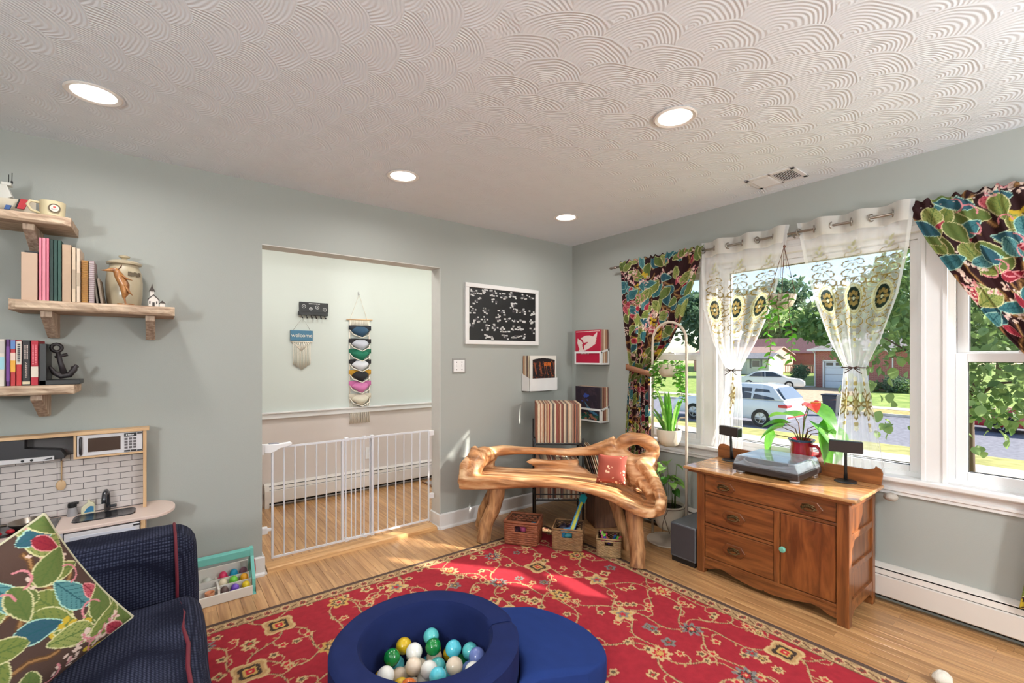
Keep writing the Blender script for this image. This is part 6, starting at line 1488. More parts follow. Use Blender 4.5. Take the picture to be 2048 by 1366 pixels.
def p_blue(cv):
    rg = np.random.default_rng(9); cv.c[...] = rgb(50, 40, 48)
    for k in range(30): cv.ell(rg.uniform(.05, .29), rg.uniform(.12, .3), .03, .02, rg.uniform(0, 3), rgb(60, 46, 56) if k % 2 else rgb(44, 36, 46))
    for k in range(40): cv.ell(rg.uniform(.0, .3), rg.uniform(0, .07), .02, .012, 0, [rgb(30, 64, 58), rgb(44, 92, 74), rgb(150, 100, 78)][k % 3])
    for k in range(7): cv.leaf(.15+.012*k, .13-.008*k, .06, .012, 2.2+.1*k, [rgb(44, 96, 130), rgb(70, 130, 160), rgb(150, 140, 100)][k % 3], rgb(30, 50, 80), rgb(110, 150, 170), 4, .001)
    for k in range(14): cv.ell(.14+rg.normal(0, .02), .225+rg.normal(0, .016), .012, .006, rg.uniform(0, 3), rgb(56, 72, 140))
# holder on the back wall: closed box front
t = T('record_holder', 'white closed-front record holder on the back wall beside the board', 'record holder', (-.47, 0, 1.05), 'wall record holders')
P(MB().box(-.637, -.302, -.112, -.109, 1.048, 1.163), 'front_plate', M_hold, t)
P(MB().box(-.637, -.302, -.112, -.001, 1.048, 1.051), 'bottom_plate', M_hold, t)
for x in (-.637, -.305): P(MB().prism([(-.112, 1.048), (-.001, 1.048), (-.001, 1.205), (-.112, 1.163)], x, x+.003, 0), 'side_plate', M_hold, t)
P(MB().box(-.637, -.302, -.004, -.001, 1.048, 1.205), 'back_plate', M_hold, t)
rr = random.Random(12)
for i in range(8): record('%s record in the closed-front holder, %s from the wall' % ('@', nth(i+1)), 'records in the closed-front holder', (-.629, -.014-i*.0098, 1.0515), 0, 0, .009, rr)
album('concert photo album cover facing out of the closed-front holder', M_at((-.628, -.106, 1.0515)), p_stage)
def open_holder(label, z):
    t = T('record_holder', label, 'record holder', (0, -.31, z), 'wall record holders'); y0, y1 = -.470, -.140
    b = MB(); b.box(-.112, -.109, y0, y1, z, z+.018); b.box(-.112, -.109, y0, y1, z+.105, z+.123); b.box(-.112, -.109, y0, y0+.02, z+.018, z+.105); b.box(-.112, -.109, y1-.02, y1, z+.018, z+.105)
    P(b, 'front_frame', M_hold, t); P(MB().box(-.112, -.001, y0, y1, z, z+.003), 'bottom_plate', M_hold, t)
    for y in (y0, y1-.003):
        b = MB(); b.box(-.112, -.001, y, y+.003, z, z+.018); b.box(-.112, -.092, y, y+.003, z+.018, z+.118); b.box(-.021, -.001, y, y+.003, z+.018, z+.145)
        b.prism([(-.112, z+.105), (-.001, z+.130), (-.001, z+.148), (-.112, z+.123)], y, y+.003, 1); P(b, 'side_frame', M_hold, t)
    P(MB().box(-.004, -.001, y0, y1, z, z+.148), 'back_plate', M_hold, t)
for z, lb in ((1.283, 'white open-frame record holder on the window wall, upper of two'), (.765, 'white open-frame record holder on the window wall, lower of two')):
    open_holder(lb, z)
    for i in range(9 if z > 1 else 9): record('@ record in the %s open-frame holder, %s from the wall' % ('upper' if z > 1 else 'lower', nth(i+1)), 'records in the %s open-frame holder' % ('upper' if z > 1 else 'lower'), (-.012-i*.0098, -.149, z+.0035), -pi/2, 0, .0088, rr)
album('red album cover with a white wing in the upper open-frame holder', M_at((-.105, -.148, 1.2865), 0, 0, -pi/2), p_wing)
album('dark album cover with a blue painting in the lower open-frame holder', M_at((-.105, -.148, .7685), 0, 0, -pi/2), p_blue)

# ================================================================ black record rack in the corner
RD = Vector((.792, -.610, 0)).normalized(); RNn = Vector((.610, .792, 0)).normalized(); R0 = Vector((-.820, -.400, 0))
def rk(u, w_, z): return tuple(R0+RD*u+RNn*w_+Vector((0, 0, z)))
trk = T('record_rack', 'black wire record rack filled with records in the corner behind the bench', 'rack', rk(.22, .16, 0))
WR = .385
for u in (0, WR):
    for w_ in (0, .30): P(MB().tube([rk(u, w_, .002), rk(u, w_, .70 if w_ == 0 else .82)], .008, 8), 'upright', M_blk, trk, smooth='all')
for zt2 in (.205, .652):
    b = MB()
    for w_, dz in ((0, 0), (.30, 0)): b.tube([rk(0, w_, zt2), rk(WR, w_, zt2)], .007, 6)
    b.tube([rk(0, 0, zt2+.045), rk(WR, 0, zt2+.045)], .005, 6) if zt2 < .6 else None
    for u in (0, WR): b.tube([rk(u, 0, zt2), rk(u, .30, zt2)], .006, 6)
    for k in range(9): b.tube([rk(WR*(k+.5)/9, 0, zt2), rk(WR*(k+.5)/9, .30, zt2)], .003, 5)
    P(b, 'tier', M_blk, trk)
ang2 = math.atan2(RNn.y, RNn.x)
for zt2, n, nm in ((.6605, 36, 'top'), (.2135, 34, 'bottom')):
    for i in range(n):
        u = .012+(WR-.024)*(i+.5)/36
        record('@ spined record on the corner rack\'s %s tier, %s from the left' % (nm, nth(i+1)), 'records on the %s tier' % nm, Vector(rk(u, .011+rr.uniform(0, .010), zt2)), ang2, 0, .0092 if rr.random() < .7 else .0074, rr)
for i in range(6):
    p_ = Vector((-.40, -.66, .3025))+RD*(.0+i*.016)
    record(('leftmost', 'second', 'third', 'fourth', 'fifth', 'rightmost')[i]+' of six records leaning on the brown cabinet under the bench', 'leaning records on the cabinet', p_, ang2, 0, .0074, rr, lean=-.30)
# brown cabinet leaning in the corner under the bench
t = T('wooden_cabinet', 'dark brown wooden speaker cabinet on the floor under the bench', 'speaker', (-.32, -.72, 0))
P(MB().box(-.13, .13, -.12, .12, 0.0005, .30, M_at((-.32, -.70, 0), 0, 0, -.5)), 'cabinet', wood('walnut veneer', rgb(78, 50, 36), rgb(116, 78, 56), axis=2, stretch=8, scale=14, rough=.5), t, bevel=.004)
# white toy at the lower edge
blob('plush_ear', 'white plush toy lying on the floor by the rug corner', 'toy', (-.66, -2.80, .03), (.035, .035, .028), mat('white plush', rgb(222, 214, 200), .95, bump=.5, scale=200), 91)
# ================================================================ curtain rod, curtains, sheers
M_nick = mat('brushed nickel', rgb(150, 140, 130), .3, .8)
RZ, RXX = 2.128, -.085
tro = T('curtain_rod', 'thin metal curtain rod running above the three windows', 'curtain rod', (RXX, -2.05, RZ))
P(MB().tube([(RXX, -.62, RZ), (RXX, -3.62, RZ)], .0075, 10), 'rod', M_nick, tro, smooth='all')
P(MB().tube([(RXX, -.62, RZ), (RXX, -.60, RZ), (RXX, -.585, RZ), (RXX, -.56, RZ), (RXX, -.535, RZ)], [.008, .012, .006, .013, .001], 10), 'finial', M_nick, tro, smooth='all')
for y in (-.66, -2.005, -3.5): P(MB().tube([(RXX, y, RZ-.006), (-.03, y, RZ-.02), (-.001, y, RZ-.02)], .005, 8).box(-.006, -.0, y-.012, y+.012, RZ-.05, RZ+.01), 'rod_bracket', M_nick, tro)
def interp(zs, ys, z): return np.interp(-np.asarray(z), -np.asarray(zs), np.asarray(ys))
def drape(name, label, zs, yl, yr, zt, zb, seed, pleats, tie_z, gather, m, cv, cat='curtain', x0=-.085, amp0=.012, amp1=.022, rodpocket=True):
    """sheet hung from the rod, gathered at the tie; fabric coordinates drive the print"""
    U = np.linspace(0, 1, cv.nx)[None]*np.ones((cv.ny, 1)); Z = np.linspace(zb, zt, cv.ny)[:, None]*np.ones((1, cv.nx))
    a = interp(zs, yl, Z); b = interp(zs, yr, Z); Y = a+(b-a)*U
    am = amp0+(amp1-amp0)*np.exp(-((Z-tie_z)/.35)**2)
    ph = 2*pi*pleats*U+.6*np.sin(Z*3+seed)
    X = x0+am*np.sin(ph)+.006*np.sin(ph*2.3+seed+Z*2)
    Y = Y+.006*np.sin(ph+1.2)*(1-np.abs(2*U-1)**4)
    if rodpocket:
        near = np.exp(-((Z-RZ)/.03)**2); X = X*(1-near)+near*(x0-.0105+.004*np.sin(2*pi*pleats*3*U))
        Z = Z+np.where(Z > RZ+.015, .008*np.sin(2*pi*pleats*2.5*U+seed), 0)
    t = T(name, label, cat, (x0, float((a[0, 0]+b[0, -1])/2), zb))
    cloth('fabric', np.stack([X, Y, Z], -1), cv.c, m, t)
    return t
M_flor = vcol('printed curtain cotton', .85, bump=.1, bscale=400, translucent=.18)
rngc = np.random.default_rng(31)
c1 = Canvas(.78, 2.0, .0036, rgb(46, 24, 26)); foliage(c1, rngc, 360, 1.5)
tl = drape('floral_curtain', 'dark floral curtain tied back with a strap left of the window', [2.165, 1.9, 1.67, 1.45, 1.26, 1.1, .7, .2], [-.655, -.68, -.70, -.73, -.765, -.745, -.71, -.69], [-1.425, -1.345, -1.262, -1.14, -.975, -.965, -.975, -.985], 2.165, .2, 1.0, 6, 1.25, .3, M_flor, c1)
def strap(parent, pts, h, m):
    rows = [[(x, y, z-h/2) for x, y, z in pts], [(x, y, z+h/2) for x, y, z in pts]]
    o = P(MB().grid(rows), 'tieback_strap', m, parent, smooth='all'); s = o.modifiers.new('s', 'SOLIDIFY'); s.thickness = .003; return o
strap(tl, [(-.085, -.735, 1.275), (-.125, -.75, 1.27), (-.134, -.86, 1.25), (-.126, -.985, 1.22), (-.085, -.998, 1.215), (-.05, -.985, 1.22), (-.042, -.86, 1.25), (-.05, -.75, 1.27), (-.085, -.735, 1.275)], .045, mat('tan leather', rgb(150, 100, 70), .6))
c2 = Canvas(.9, 2.0, .0038, rgb(46, 24, 26)); foliage(c2, np.random.default_rng(33), 360, 1.7)
tr2 = drape('floral_curtain', 'dark floral curtain swept aside at the right edge of the picture', [2.165, 1.95, 1.776, 1.55, 1.342, 1.22, 1.0, .6, .2], [-2.555, -2.645, -2.735, -2.86, -3.0, -3.12, -3.08, -3.02, -2.965], [-3.42, -3.41, -3.40, -3.385, -3.37, -3.36, -3.37, -3.39, -3.40], 2.165, .2, 2.0, 7, 1.22, .3, M_flor, c2)
strap(tr2, [(-.085, -3.08, 1.21), (-.13, -3.1, 1.21), (-.136, -3.24, 1.235), (-.13, -3.37, 1.26), (-.085, -3.385, 1.262), (-.045, -3.37, 1.26), (-.04, -3.24, 1.235), (-.045, -3.1, 1.21), (-.085, -3.08, 1.21)], .045, _mc['tan leather'])
def sheer_mat():
    m, nt, b = newmat('embroidered sheer voile'); at = nd(nt, 'VertexColor'); at.layer_name = 'print'
    di = nd(nt, 'BsdfDiffuse'); tr = nd(nt, 'BsdfTranslucent'); tp = nd(nt, 'BsdfTransparent'); mx = nd(nt, 'MixShader'); m2 = nd(nt, 'MixShader')
    mx.inputs[0].default_value = .5; nt.links.new(at.outputs['Color'], di.inputs[0]); nt.links.new(at.outputs['Color'], tr.inputs[0])
    nt.links.new(di.outputs[0], mx.inputs[1]); nt.links.new(tr.outputs[0], mx.inputs[2])
    nt.links.new(at.outputs['Alpha'], m2.inputs[0]); nt.links.new(tp.outputs[0], m2.inputs[1]); nt.links.new(mx.outputs[0], m2.inputs[2])
    nt.links.new(m2.outputs[0], nt.nodes['Material Output'].inputs[0]); return m
M_sheer = sheer_mat()
VO = (*rgb(246, 246, 246)[:3], .30); GO = (*rgb(140, 120, 70)[:3], .95); GO2 = (*rgb(176, 160, 104)[:3], .9); DG = (*rgb(34, 44, 40)[:3], .95); CRM = (*rgb(206, 206, 170)[:3], .85); OFF = (*rgb(226, 222, 200)[:3], .85)
def scroll(cv, x, y, s, ang, turn, col):
    q = [(x, y)]; a = ang
    for k in range(12): x += .011*s*math.cos(a); y += .011*s*math.sin(a); a += turn*(.12+k*.045); q.append((x, y))
    cv.line(q, .0052*s, col)
def embroider(cv, cols, zc, zlow, low):
    for u in cols:
        for sg in (-1, 1):
            for dy, s in ((.115, 1), (.165, .9), (.215, .8), (-.115, 1), (-.165, .85), (-.205, .7), (.265, .6)):
                scroll(cv, u+sg*.010, zc+dy, s*.78, pi/2-sg*1.2, -sg, GO); scroll(cv, u+sg*.030, zc+dy*.86, s*.5, pi/2+sg*.3, sg, GO2)
            for k in range(9): a = -1.2+k*.3; scroll(cv, u+sg*.058*math.cos(a), zc+.105*math.sin(a), .55, a*sg+(0 if sg > 0 else pi)+.9, sg*1.2, GO)
        cv.ell(u, zc, .056, .092, 0, CRM); cv.ell(u, zc, .050, .084, 0, GO2); cv.ell(u, zc, .046, .078, 0, CRM)
        cv.ell(u, zc, .040, .066, 0, DG)
        for k in range(8): a = k*pi/4; cv.ell(u+.022*math.cos(a), zc+.034*math.sin(a), .012, .010, a, GO)
        cv.ell(u, zc, .008, .01, 0, CRM)
        for k in range(5): cv.ell(u, zc-.13-.035*k, .016-.002*k, .012, 0, GO2 if k % 2 else CRM)
        for k in range(5): cv.ell(u+.016*math.sin(k*2.2), zc+.27+.012*k, .012, .008, k, CRM)
    for u in low:
        for k in range(8):
            a = k*pi/4; cv.ell(u+.040*math.cos(a), zlow+.058*math.sin(a), .036, .017, a, GO); cv.ell(u+.040*math.cos(a), zlow+.058*math.sin(a), .024, .008, a, OFF)
        cv.ell(u, zlow, .020, .016, 0, GO2)
        for dy in (.115, -.115, .14, -.14): cv.ell(u, zlow+dy, .018, .014, 0, GO2 if abs(dy) < .13 else OFF)
def sheer(label, zs, yl, yr, zb, cols, zc, tie_z, seed, w):
    cv = Canvas(w, 2.185-zb, .0048, VO); embroider(cv, cols, zc-zb, 1.09-zb, (.22,) if tie_z < 1.28 else (.08, .22, .36))
    top = int((2.078-zb)/(2.185-zb)*cv.ny); cv.c[top:, :] = (*rgb(236, 232, 226)[:3], .93); cv.c[:, :3] = (*VO[:3], .6); cv.c[:, -3:] = (*VO[:3], .6)
    # gathered cloth overlaps itself near the tie and reads denser there
    Zg = np.linspace(zb, 2.185, cv.ny)[:, None, None]; g_ = .34*np.exp(-((Zg[..., 0]-tie_z)/.16)**2); cv.c[..., 3] = np.minimum(.97, cv.c[..., 3]+g_)
    U = np.linspace(0, 1, cv.nx)[None]*np.ones((cv.ny, 1)); Z = np.linspace(zb, 2.185, cv.ny)[:, None]*np.ones((1, cv.nx))
    a = interp(zs, yl, Z); b = interp(zs, yr, Z); Y = a+(b-a)*U; n = 3
    topw = np.clip((Z-1.35)/.7, 0, 1); ph = 2*pi*n*U
    X = RXX+.030*topw*np.sin(ph)+(1-topw)*.014*np.sin(2*pi*5.5*U+seed)+.004*np.sin(Z*7+U*9)
    t = T('sheer_curtain', label, 'curtain', (RXX, float(a[0, 0]+b[0, 0])/2, zb), 'embroidered sheer curtains')
    cloth('voile', np.stack([X, Y, Z], -1), cv.c, M_sheer, t)
    for k in range(2*n):
        u = (k+.5)/(2*n)*1.0; u = (k)/(2*n)+1e-6 if False else (k+.0)/(2*n)+.0833*0+1/(4*n)*0+.02+.0*k if k == 0 else k/(2*n)
        y = float(yl[0]+(yr[0]-yl[0])*u)
        P(MB().torus([(RXX+.020*math.cos(q)*.9, y+.006*math.cos(q)*(1 if k % 2 else -1), RZ+.020*math.sin(q)) for q in np.linspace(0, 2*pi, 17)[:-1]], [.0038]*16, 6), 'grommet', M_nick, t, smooth='all')
    yt0, yt1 = float(interp(zs, yl, tie_z)), float(interp(zs, yr, tie_z)); ym_ = (yt0+yt1)/2; hw3 = abs(yt1-yt0)/2+.006
    ring = [(RXX+.024*math.cos(q), ym_+hw3*math.sin(q), tie_z) for q in np.linspace(0, 2*pi, 17)[:-1]]
    P(MB().torus(ring, [.0032]*16, 6), 'tie_cord', mat('brown suede cord', rgb(74, 52, 42), .8), t, smooth='all')
    xb = RXX-.027
    P(MB().tube([(xb, ym_, tie_z), (xb-.008, ym_+.03, tie_z+.010), (xb-.008, ym_+.034, tie_z-.012), (xb, ym_, tie_z), (xb-.008, ym_-.03, tie_z+.010), (xb-.008, ym_-.034, tie_z-.012), (xb, ym_, tie_z)], .0024, 6), 'bow', mat('brown suede cord', (0, 0, 0, 1)), t, smooth='all')
    for sg in (-1, 1): P(MB().tube([(xb, ym_, tie_z), (xb-.006, ym_+sg*.025, tie_z-.022), (xb-.004, ym_+sg*.042, tie_z-.034)], .0026, 6), 'bow_tail', mat('brown suede cord', (0, 0, 0, 1)), t, smooth='all')
sheer('white embroidered sheer curtain nearer the room corner', [2.185, 1.95, 1.7, 1.45, 1.265, 1.1, .9, .655], [-1.405, -1.405, -1.42, -1.495, -1.585, -1.57, -1.525, -1.455], [-1.995, -1.955, -1.895, -1.79, -1.69, -1.70, -1.70, -1.70], .72, (.075, .22, .365), 1.69, 1.265, .5, .44)
sheer('white embroidered sheer curtain farther from the room corner', [2.185, 1.95, 1.7, 1.45, 1.295, 1.1, .9, .655], [-2.035, -2.075, -2.13, -2.21, -2.278, -2.262, -2.24, -2.215], [-2.60, -2.575, -2.53, -2.455, -2.392, -2.42, -2.45, -2.485], .72, (.075, .22, .365), 1.69, 1.295, 1.5, .44)
# ================================================================ hanging planter
hx, hy, hz = -.125, -1.965, 1.655
thp = T('hanging_planter', 'pale swirled bowl planter hanging from the curtain rod by cords', 'planter', (hx, hy, hz))
def swirl_pot():
    m, nt, b = newmat('swirled stoneware'); tc = nd(nt, 'TexCoord'); wv = nd(nt, 'TexWave'); wv.inputs['Scale'].default_value = 22; wv.inputs['Distortion'].default_value = 5; wv.inputs['Detail Scale'].default_value = 1.2
    nt.links.new(tc.outputs['Object'], wv.inputs[0]); nt.links.new(mixc(nt, wv.outputs[0], rgb(150, 132, 112), rgb(206, 194, 176)), b.inputs['Base Color']); b.inputs['Roughness'].default_value = .6; return m
P(MB().lathe([(.001, hz), (.03, hz+.002), (.058, hz+.02), (.076, hz+.055), (.081, hz+.088), (.077, hz+.088), (.07, hz+.07), (.001, hz+.07)], 36, (hx, hy, 0)), 'bowl', swirl_pot(), thp, smooth=True)
P(MB().lathe([(.001, hz+.071), (.069, hz+.071), (.001, hz+.078)], 24, (hx, hy, 0)), 'soil', M_soil, thp)
M_jute = mat('brown jute cord', rgb(104, 72, 58), .9)
kn = (RXX-.006, hy, RZ-.075)
P(MB().tube([(RXX, hy, RZ+.009), (RXX-.010, hy, RZ-.01), kn], .004, 6).tube([(RXX, hy, RZ+.009), (RXX+.010, hy, RZ-.01), kn], .004, 6).ell(kn, (.009, .009, .012), 10, 8), 'hanging_loop', M_jute, thp, smooth='all')
for a in (.4, 2.5, 4.6): P(MB().tube([kn, (hx+.082*math.cos(a), hy+.082*math.sin(a), hz+.086)], .0018, 5), 'cord', M_jute, thp)
for k in range(3): P(MB().tube([kn, (kn[0]-.01, kn[1]+.012*(k-1), kn[2]-.06), (kn[0]-.004, kn[1]+.018*(k-1), kn[2]-.14-.03*k)], .0012, 4), 'cord_tail', M_jute, thp)
thv = T('hanging_vine', 'string of round green leaves trailing from the hanging planter', 'plant', (hx, hy, hz+.07))
hl = leaf_mesh('leaf', .044, .022, M_lf, 'heart', .2, 6, 4); rr = random.Random(5)
for a, ln, dy in ((2.8, .46, .0), (3.9, .40, -.01), (3.3, .20, .0)):
    pts = [Vector((hx, hy, hz+.075)), Vector((hx+.078*math.cos(a), hy+.078*math.sin(a), hz+.100)), Vector((hx+.095*math.cos(a), hy+.095*math.sin(a)+dy*.3, hz+.07))]
    for i in range(int(ln/.022)): pts.append(pts[-1]+Vector((rr.uniform(-.003, .003), rr.uniform(-.008, .008)+dy*.04, -.022)))
    P(MB().tube(pts, .0022, 5), 'vine', M_jute, thv, smooth='all')
    for i, p in enumerate(pts[2:]):
        s = -1 if i % 2 else 1; put_leaf(hl, 'leaf', thv, p, (rr.uniform(-.6, .1), s*rr.uniform(.5, .9), rr.uniform(-.5, .1)), rr.uniform(.7, 1.15), rr.uniform(-.6, .6))
# ================================================================ outside: lawn, street, cars, houses, trees
def gmat(name, c1, c2, scale, rough=.9, bump=.3):
    m, nt, b = newmat(name); tc = nd(nt, 'TexCoord'); nz = nd(nt, 'TexNoise'); nz.inputs['Scale'].default_value = scale; nz.inputs['Detail'].default_value = 8
    nt.links.new(tc.outputs['Object'], nz.inputs[0]); r = nd(nt, 'ValToRGB'); r.color_ramp.elements[0].position = .35; r.color_ramp.elements[1].position = .65
    r.color_ramp.elements[0].color = c1; r.color_ramp.elements[1].color = c2; nt.links.new(nz.outputs[0], r.inputs[0]); nt.links.new(r.outputs[0], b.inputs['Base Color'])
    b.inputs['Roughness'].default_value = rough; b.inputs['Specular IOR Level'].default_value = .15; addbump(nt, b, nz.outputs[0], bump, .03); return m
M_gr = gmat('dry yellowish lawn', rgb(140, 140, 86), rgb(172, 166, 108), 3.0); M_gr2 = gmat('green lawn', rgb(112, 136, 68), rgb(152, 166, 94), 2.0)  # near lawn drier and yellower than the far one
M_road = gmat('grey asphalt', rgb(112, 112, 120), rgb(132, 132, 140), 6, .9, .1); M_conc = gmat('pale concrete', rgb(178, 170, 158), rgb(200, 192, 180), 4, .9, .1); M_drv = gmat('tan gravel drive', rgb(160, 140, 118), rgb(186, 166, 142), 5)
def gz(x): return float(np.interp(x, [.15, 3, 11.5, 15.4, 15.5, 24.0, 24.1, 30, 45, 120], [-.85, -1.05, -1.38, -1.43, -1.50, -1.50, -1.40, -1.25, -1.15, -.9]))
def ground(name, x0, x1, y0, y1, m, dz=0, n=8):
    rows = [[(x0+(x1-x0)*i/n, y, gz(x0+(x1-x0)*i/n)+dz) for i in range(n+1)] for y in (y0, y1)]
    o = P(MB().grid([r[::1] for r in rows]), name, m); o['kind'] = 'structure'; return o
ground('lawn_near', .15, 15.45, -60, 60, M_gr, 0, 40); ground('road', 15.45, 24.05, -80, 90, M_road, 0, 12); ground('lawn_far', 24.05, 140, -80, 110, M_gr2, 0, 40)
ground('sidewalk_near', 12.1, 13.3, -60, 60, M_conc, .02); ground('curb_far', 24.0, 24.25, -80, 90, M_conc, .06, 2); ground('sidewalk_far', 26.2, 27.3, -80, 90, M_conc, .02); ground('driveway', 24.1, 39.9, 7.2, 13.2, M_drv, .03, 14)
ground('verge', 24.3, 26.1, -40, 6.8, gmat('leafy verge', rgb(150, 134, 84), rgb(186, 168, 112), 6), .02)
# ---------------------------------------------------------------- cars
M_carw = mat('white car paint', rgb(214, 220, 232), .25, coat=.8, var=.01); M_carr = mat('red car paint', rgb(178, 34, 40), .25, coat=.8, var=.01); M_cgl = mat('dark car glass', rgb(56, 62, 70), .08, coat=.5); M_tyre = mat('black tyre', rgb(28, 28, 30), .8); M_alloy = mat('silver alloy', rgb(170, 172, 176), .3, .7)
M_tail = mat('red lamp glass', rgb(190, 44, 54), .2, coat=.5)
def car(label, loc, rz, paint, kind):
    """length along +X (front), width along Y, wheels on z=0"""
    t = T('car', label, 'car', loc, rz=rz)
    if kind == 'suv':
        L, W, wb, wr = 5.0, 1.96, 2.95, .37
        low = [(-2.5, .42), (-2.52, .75), (-2.47, 1.02), (-2.36, 1.10), (.95, 1.10), (2.2, .98), (2.45, .82), (2.5, .45), (2.4, .30), (-2.4, .30)]
        top = [(-2.44, 1.10), (-2.30, 1.22), (-1.92, 1.66), (-1.5, 1.74), (-.2, 1.73), (.35, 1.60), (1.05, 1.10)]
        side = [[(-2.05, 1.13), (-1.78, 1.52), (-1.25, 1.56), (-1.2, 1.13)], [(-1.12, 1.13), (-1.12, 1.57), (-.22, 1.58), (-.12, 1.13)], [(-.05, 1.13), (-.12, 1.57), (.30, 1.48), (.78, 1.13)]]
        rear = [(-2.40, 1.16), (-2.05, 1.60)]; tl_ = (.62, .86, .98, 1.10)
    else:
        L, W, wb, wr = 4.9, 1.84, 2.8, .32
        low = [(-2.45, .35), (-2.47, .62), (-2.40, .86), (-1.9, .92), (1.0, .92), (2.1, .80), (2.4, .60), (2.42, .32), (2.3, .22), (-2.3, .22)]
        top = [(-1.75, .91), (-1.1, 1.30), (-.6, 1.40), (.2, 1.38), (.55, 1.28), (1.2, .91)]
        side = [[(-1.45, .94), (-1.0, 1.25), (-.35, 1.32), (-.32, .94)], [(-.25, .94), (-.28, 1.32), (.25, 1.30), (.95, .94)]]
        rear = [(-1.70, .93), (-1.14, 1.27)]; tl_ = (.62, .80, .62, .80)
    def shell(pts, w0, w1, ins):
        n = len(pts); zt_ = max(p[1] for p in pts); zb__ = min(p[1] for p in pts); v = []
        for s in (-1, 1):
            for x, z in pts: v.append((x, s*(w0+(w1-w0)*((z-zb__)/(zt_-zb__))**1.3), z))
        return MB().add(v, [tuple(range(n)), tuple(range(2*n-1, n-1, -1))]+[(i, i+n, (i+1) % n+n, (i+1) % n) for i in range(n)])
    P(shell(low, W/2-.02, W/2-.06, 0), 'body', paint, t, local=True, bevel=.06, segs=3, smooth=True)
    P(shell(top, W/2-.07, W/2-.30, 0), 'cabin', paint, t, local=True, bevel=.05, segs=3, smooth=True)
    zt_ = max(p[1] for p in top); zb__ = min(p[1] for p in top)
    def wy(z): return W/2-.07+(-.23)*((z-zb__)/(zt_-zb__))**1.3
    for s in (-1, 1):
        for q in side: P(MB().add([(x, s*(wy(z)+.012), z) for x, z in q]+[(x, s*(wy(z)-.02), z) for x, z in q], [(0, 1, 2, 3), (7, 6, 5, 4)]+[(i, i+4, (i+1) % 4+4, (i+1) % 4) for i in range(4)]), 'side_window', M_cgl, t, local=True)
        P(MB().box(-L/2-.035, -L/2+.30, s*(W/2-.46), s*(W/2-.005), tl_[0]+.22 if kind == 'suv' else tl_[0], tl_[1]+.10 if kind == 'suv' else tl_[1]), 'tail_lamp', M_tail, t, local=True, bevel=.03)
        for xw in (-wb/2-.05, wb/2-.05):
            wh = P(MB().lathe([(wr*.62, -.10), (wr*.98, -.10), (wr, -.06), (wr, .06), (wr*.98, .10), (wr*.62, .10)], 28, (xw, s*(W/2-.11), wr), axis='y', cap=False), 'wheel', M_tyre, t, local=True, smooth=True)
            b = MB().lathe([(.01, s*.06), (wr*.2, s*.075), (wr*.2, s*.03), (.01, s*.03)], 12, (xw, s*(W/2-.11), wr), axis='y'); b.lathe([(wr*.58, s*.09), (wr*.66, s*.095), (wr*.66, s*.02), (wr*.58, s*.02)], 24, (xw, s*(W/2-.11), wr), axis='y', cap=False)
            for k in range(5): a = k*2*pi/5; b.tube([(xw+wr*.1*math.cos(a), s*(W/2-.045), wr+wr*.1*math.sin(a)), (xw+wr*.62*math.cos(a), s*(W/2-.03), wr+wr*.62*math.sin(a))], .028, 5)
            P(b, 'rim', M_alloy, wh, local=True)
            P(MB().lathe([(.01, -s*.02), (wr*.6, -s*.02), (wr*.6, s*.01), (.01, s*.01)], 20, (xw, s*(W/2-.11), wr), axis='y'), 'hub_well', M_tyre, wh, local=True)
    (xa, za), (xb, zb2) = rear; nrm = Vector((-(zb2-za), 0, (xb-xa))).normalized()*.035
    hw4 = W/2-.26
    P(MB().add([(xa+nrm.x, -hw4-.1, za+nrm.z), (xa+nrm.x, hw4+.1, za+nrm.z), (xb+nrm.x, hw4-.05, zb2+nrm.z), (xb+nrm.x, -hw4+.05, zb2+nrm.z)]+[(xa, -hw4-.1, za), (xa, hw4+.1, za), (xb, hw4-.05, zb2), (xb, -hw4+.05, zb2)], [(0, 1, 2, 3), (7, 6, 5, 4), (0, 4, 5, 1), (1, 5, 6, 2), (2, 6, 7, 3), (3, 7, 4, 0)]), 'rear_window', mat('grey rear glass', rgb(84, 92, 104), .08, coat=.5), t, local=True)
    P(MB().box(-L/2-.03, -L/2+.05, -.26, .26, .62 if kind == 'suv' else .42, .74 if kind == 'suv' else .54), 'number_plate', mat('plate', rgb(206, 206, 200), .5), t, local=True)
    P(MB().box(-L/2-.04, -L/2+.2, -W/2+.1, W/2-.1, .44, .50) if kind == 'suv' else MB().box(-L/2-.035, -L/2+.1, -W/2+.2, W/2-.2, .36, .40), 'reflector_strip', M_tail if kind == 'suv' else M_tyre, t, local=True)
    return t
car('white estate car parked along the near kerb with its tail to the right', (17.1, 6.95, -1.50), pi/2, M_carw, 'suv')
car('older white sedan parked in the driveway across the street', (36.2, 13.6, gz(36)+.03), math.radians(-72), mat('off-white car paint', rgb(228, 226, 222), .25, coat=.8, var=.01), 'sedan')
car('red car parked across the street at the right window', (22.6, -2.2, -1.50), pi/2, M_carr, 'sedan')
t = T('wheelie_bin', 'black wheeled rubbish bin standing at the far kerb', 'bin', (22.6, 5.0, -1.5))
M_bin = mat('dark blue-grey bin plastic', rgb(52, 56, 64), .5)
b = MB(); v = [(x*a, y*a, z) for a, z in ((.24, .06), (.31, .98)) for x, y in ((-1, -1), (1, -1), (1, 1), (-1, 1))]; b.add(v, [(3, 2, 1, 0), (4, 5, 6, 7)]+[(i, (i+1) % 4, (i+1) % 4+4, i+4) for i in range(4)])
P(b, 'body', M_bin, t, local=True, bevel=.03); P(MB().box(-.35, .36, -.35, .35, .98, 1.05), 'lid', M_bin, t, local=True, bevel=.025)
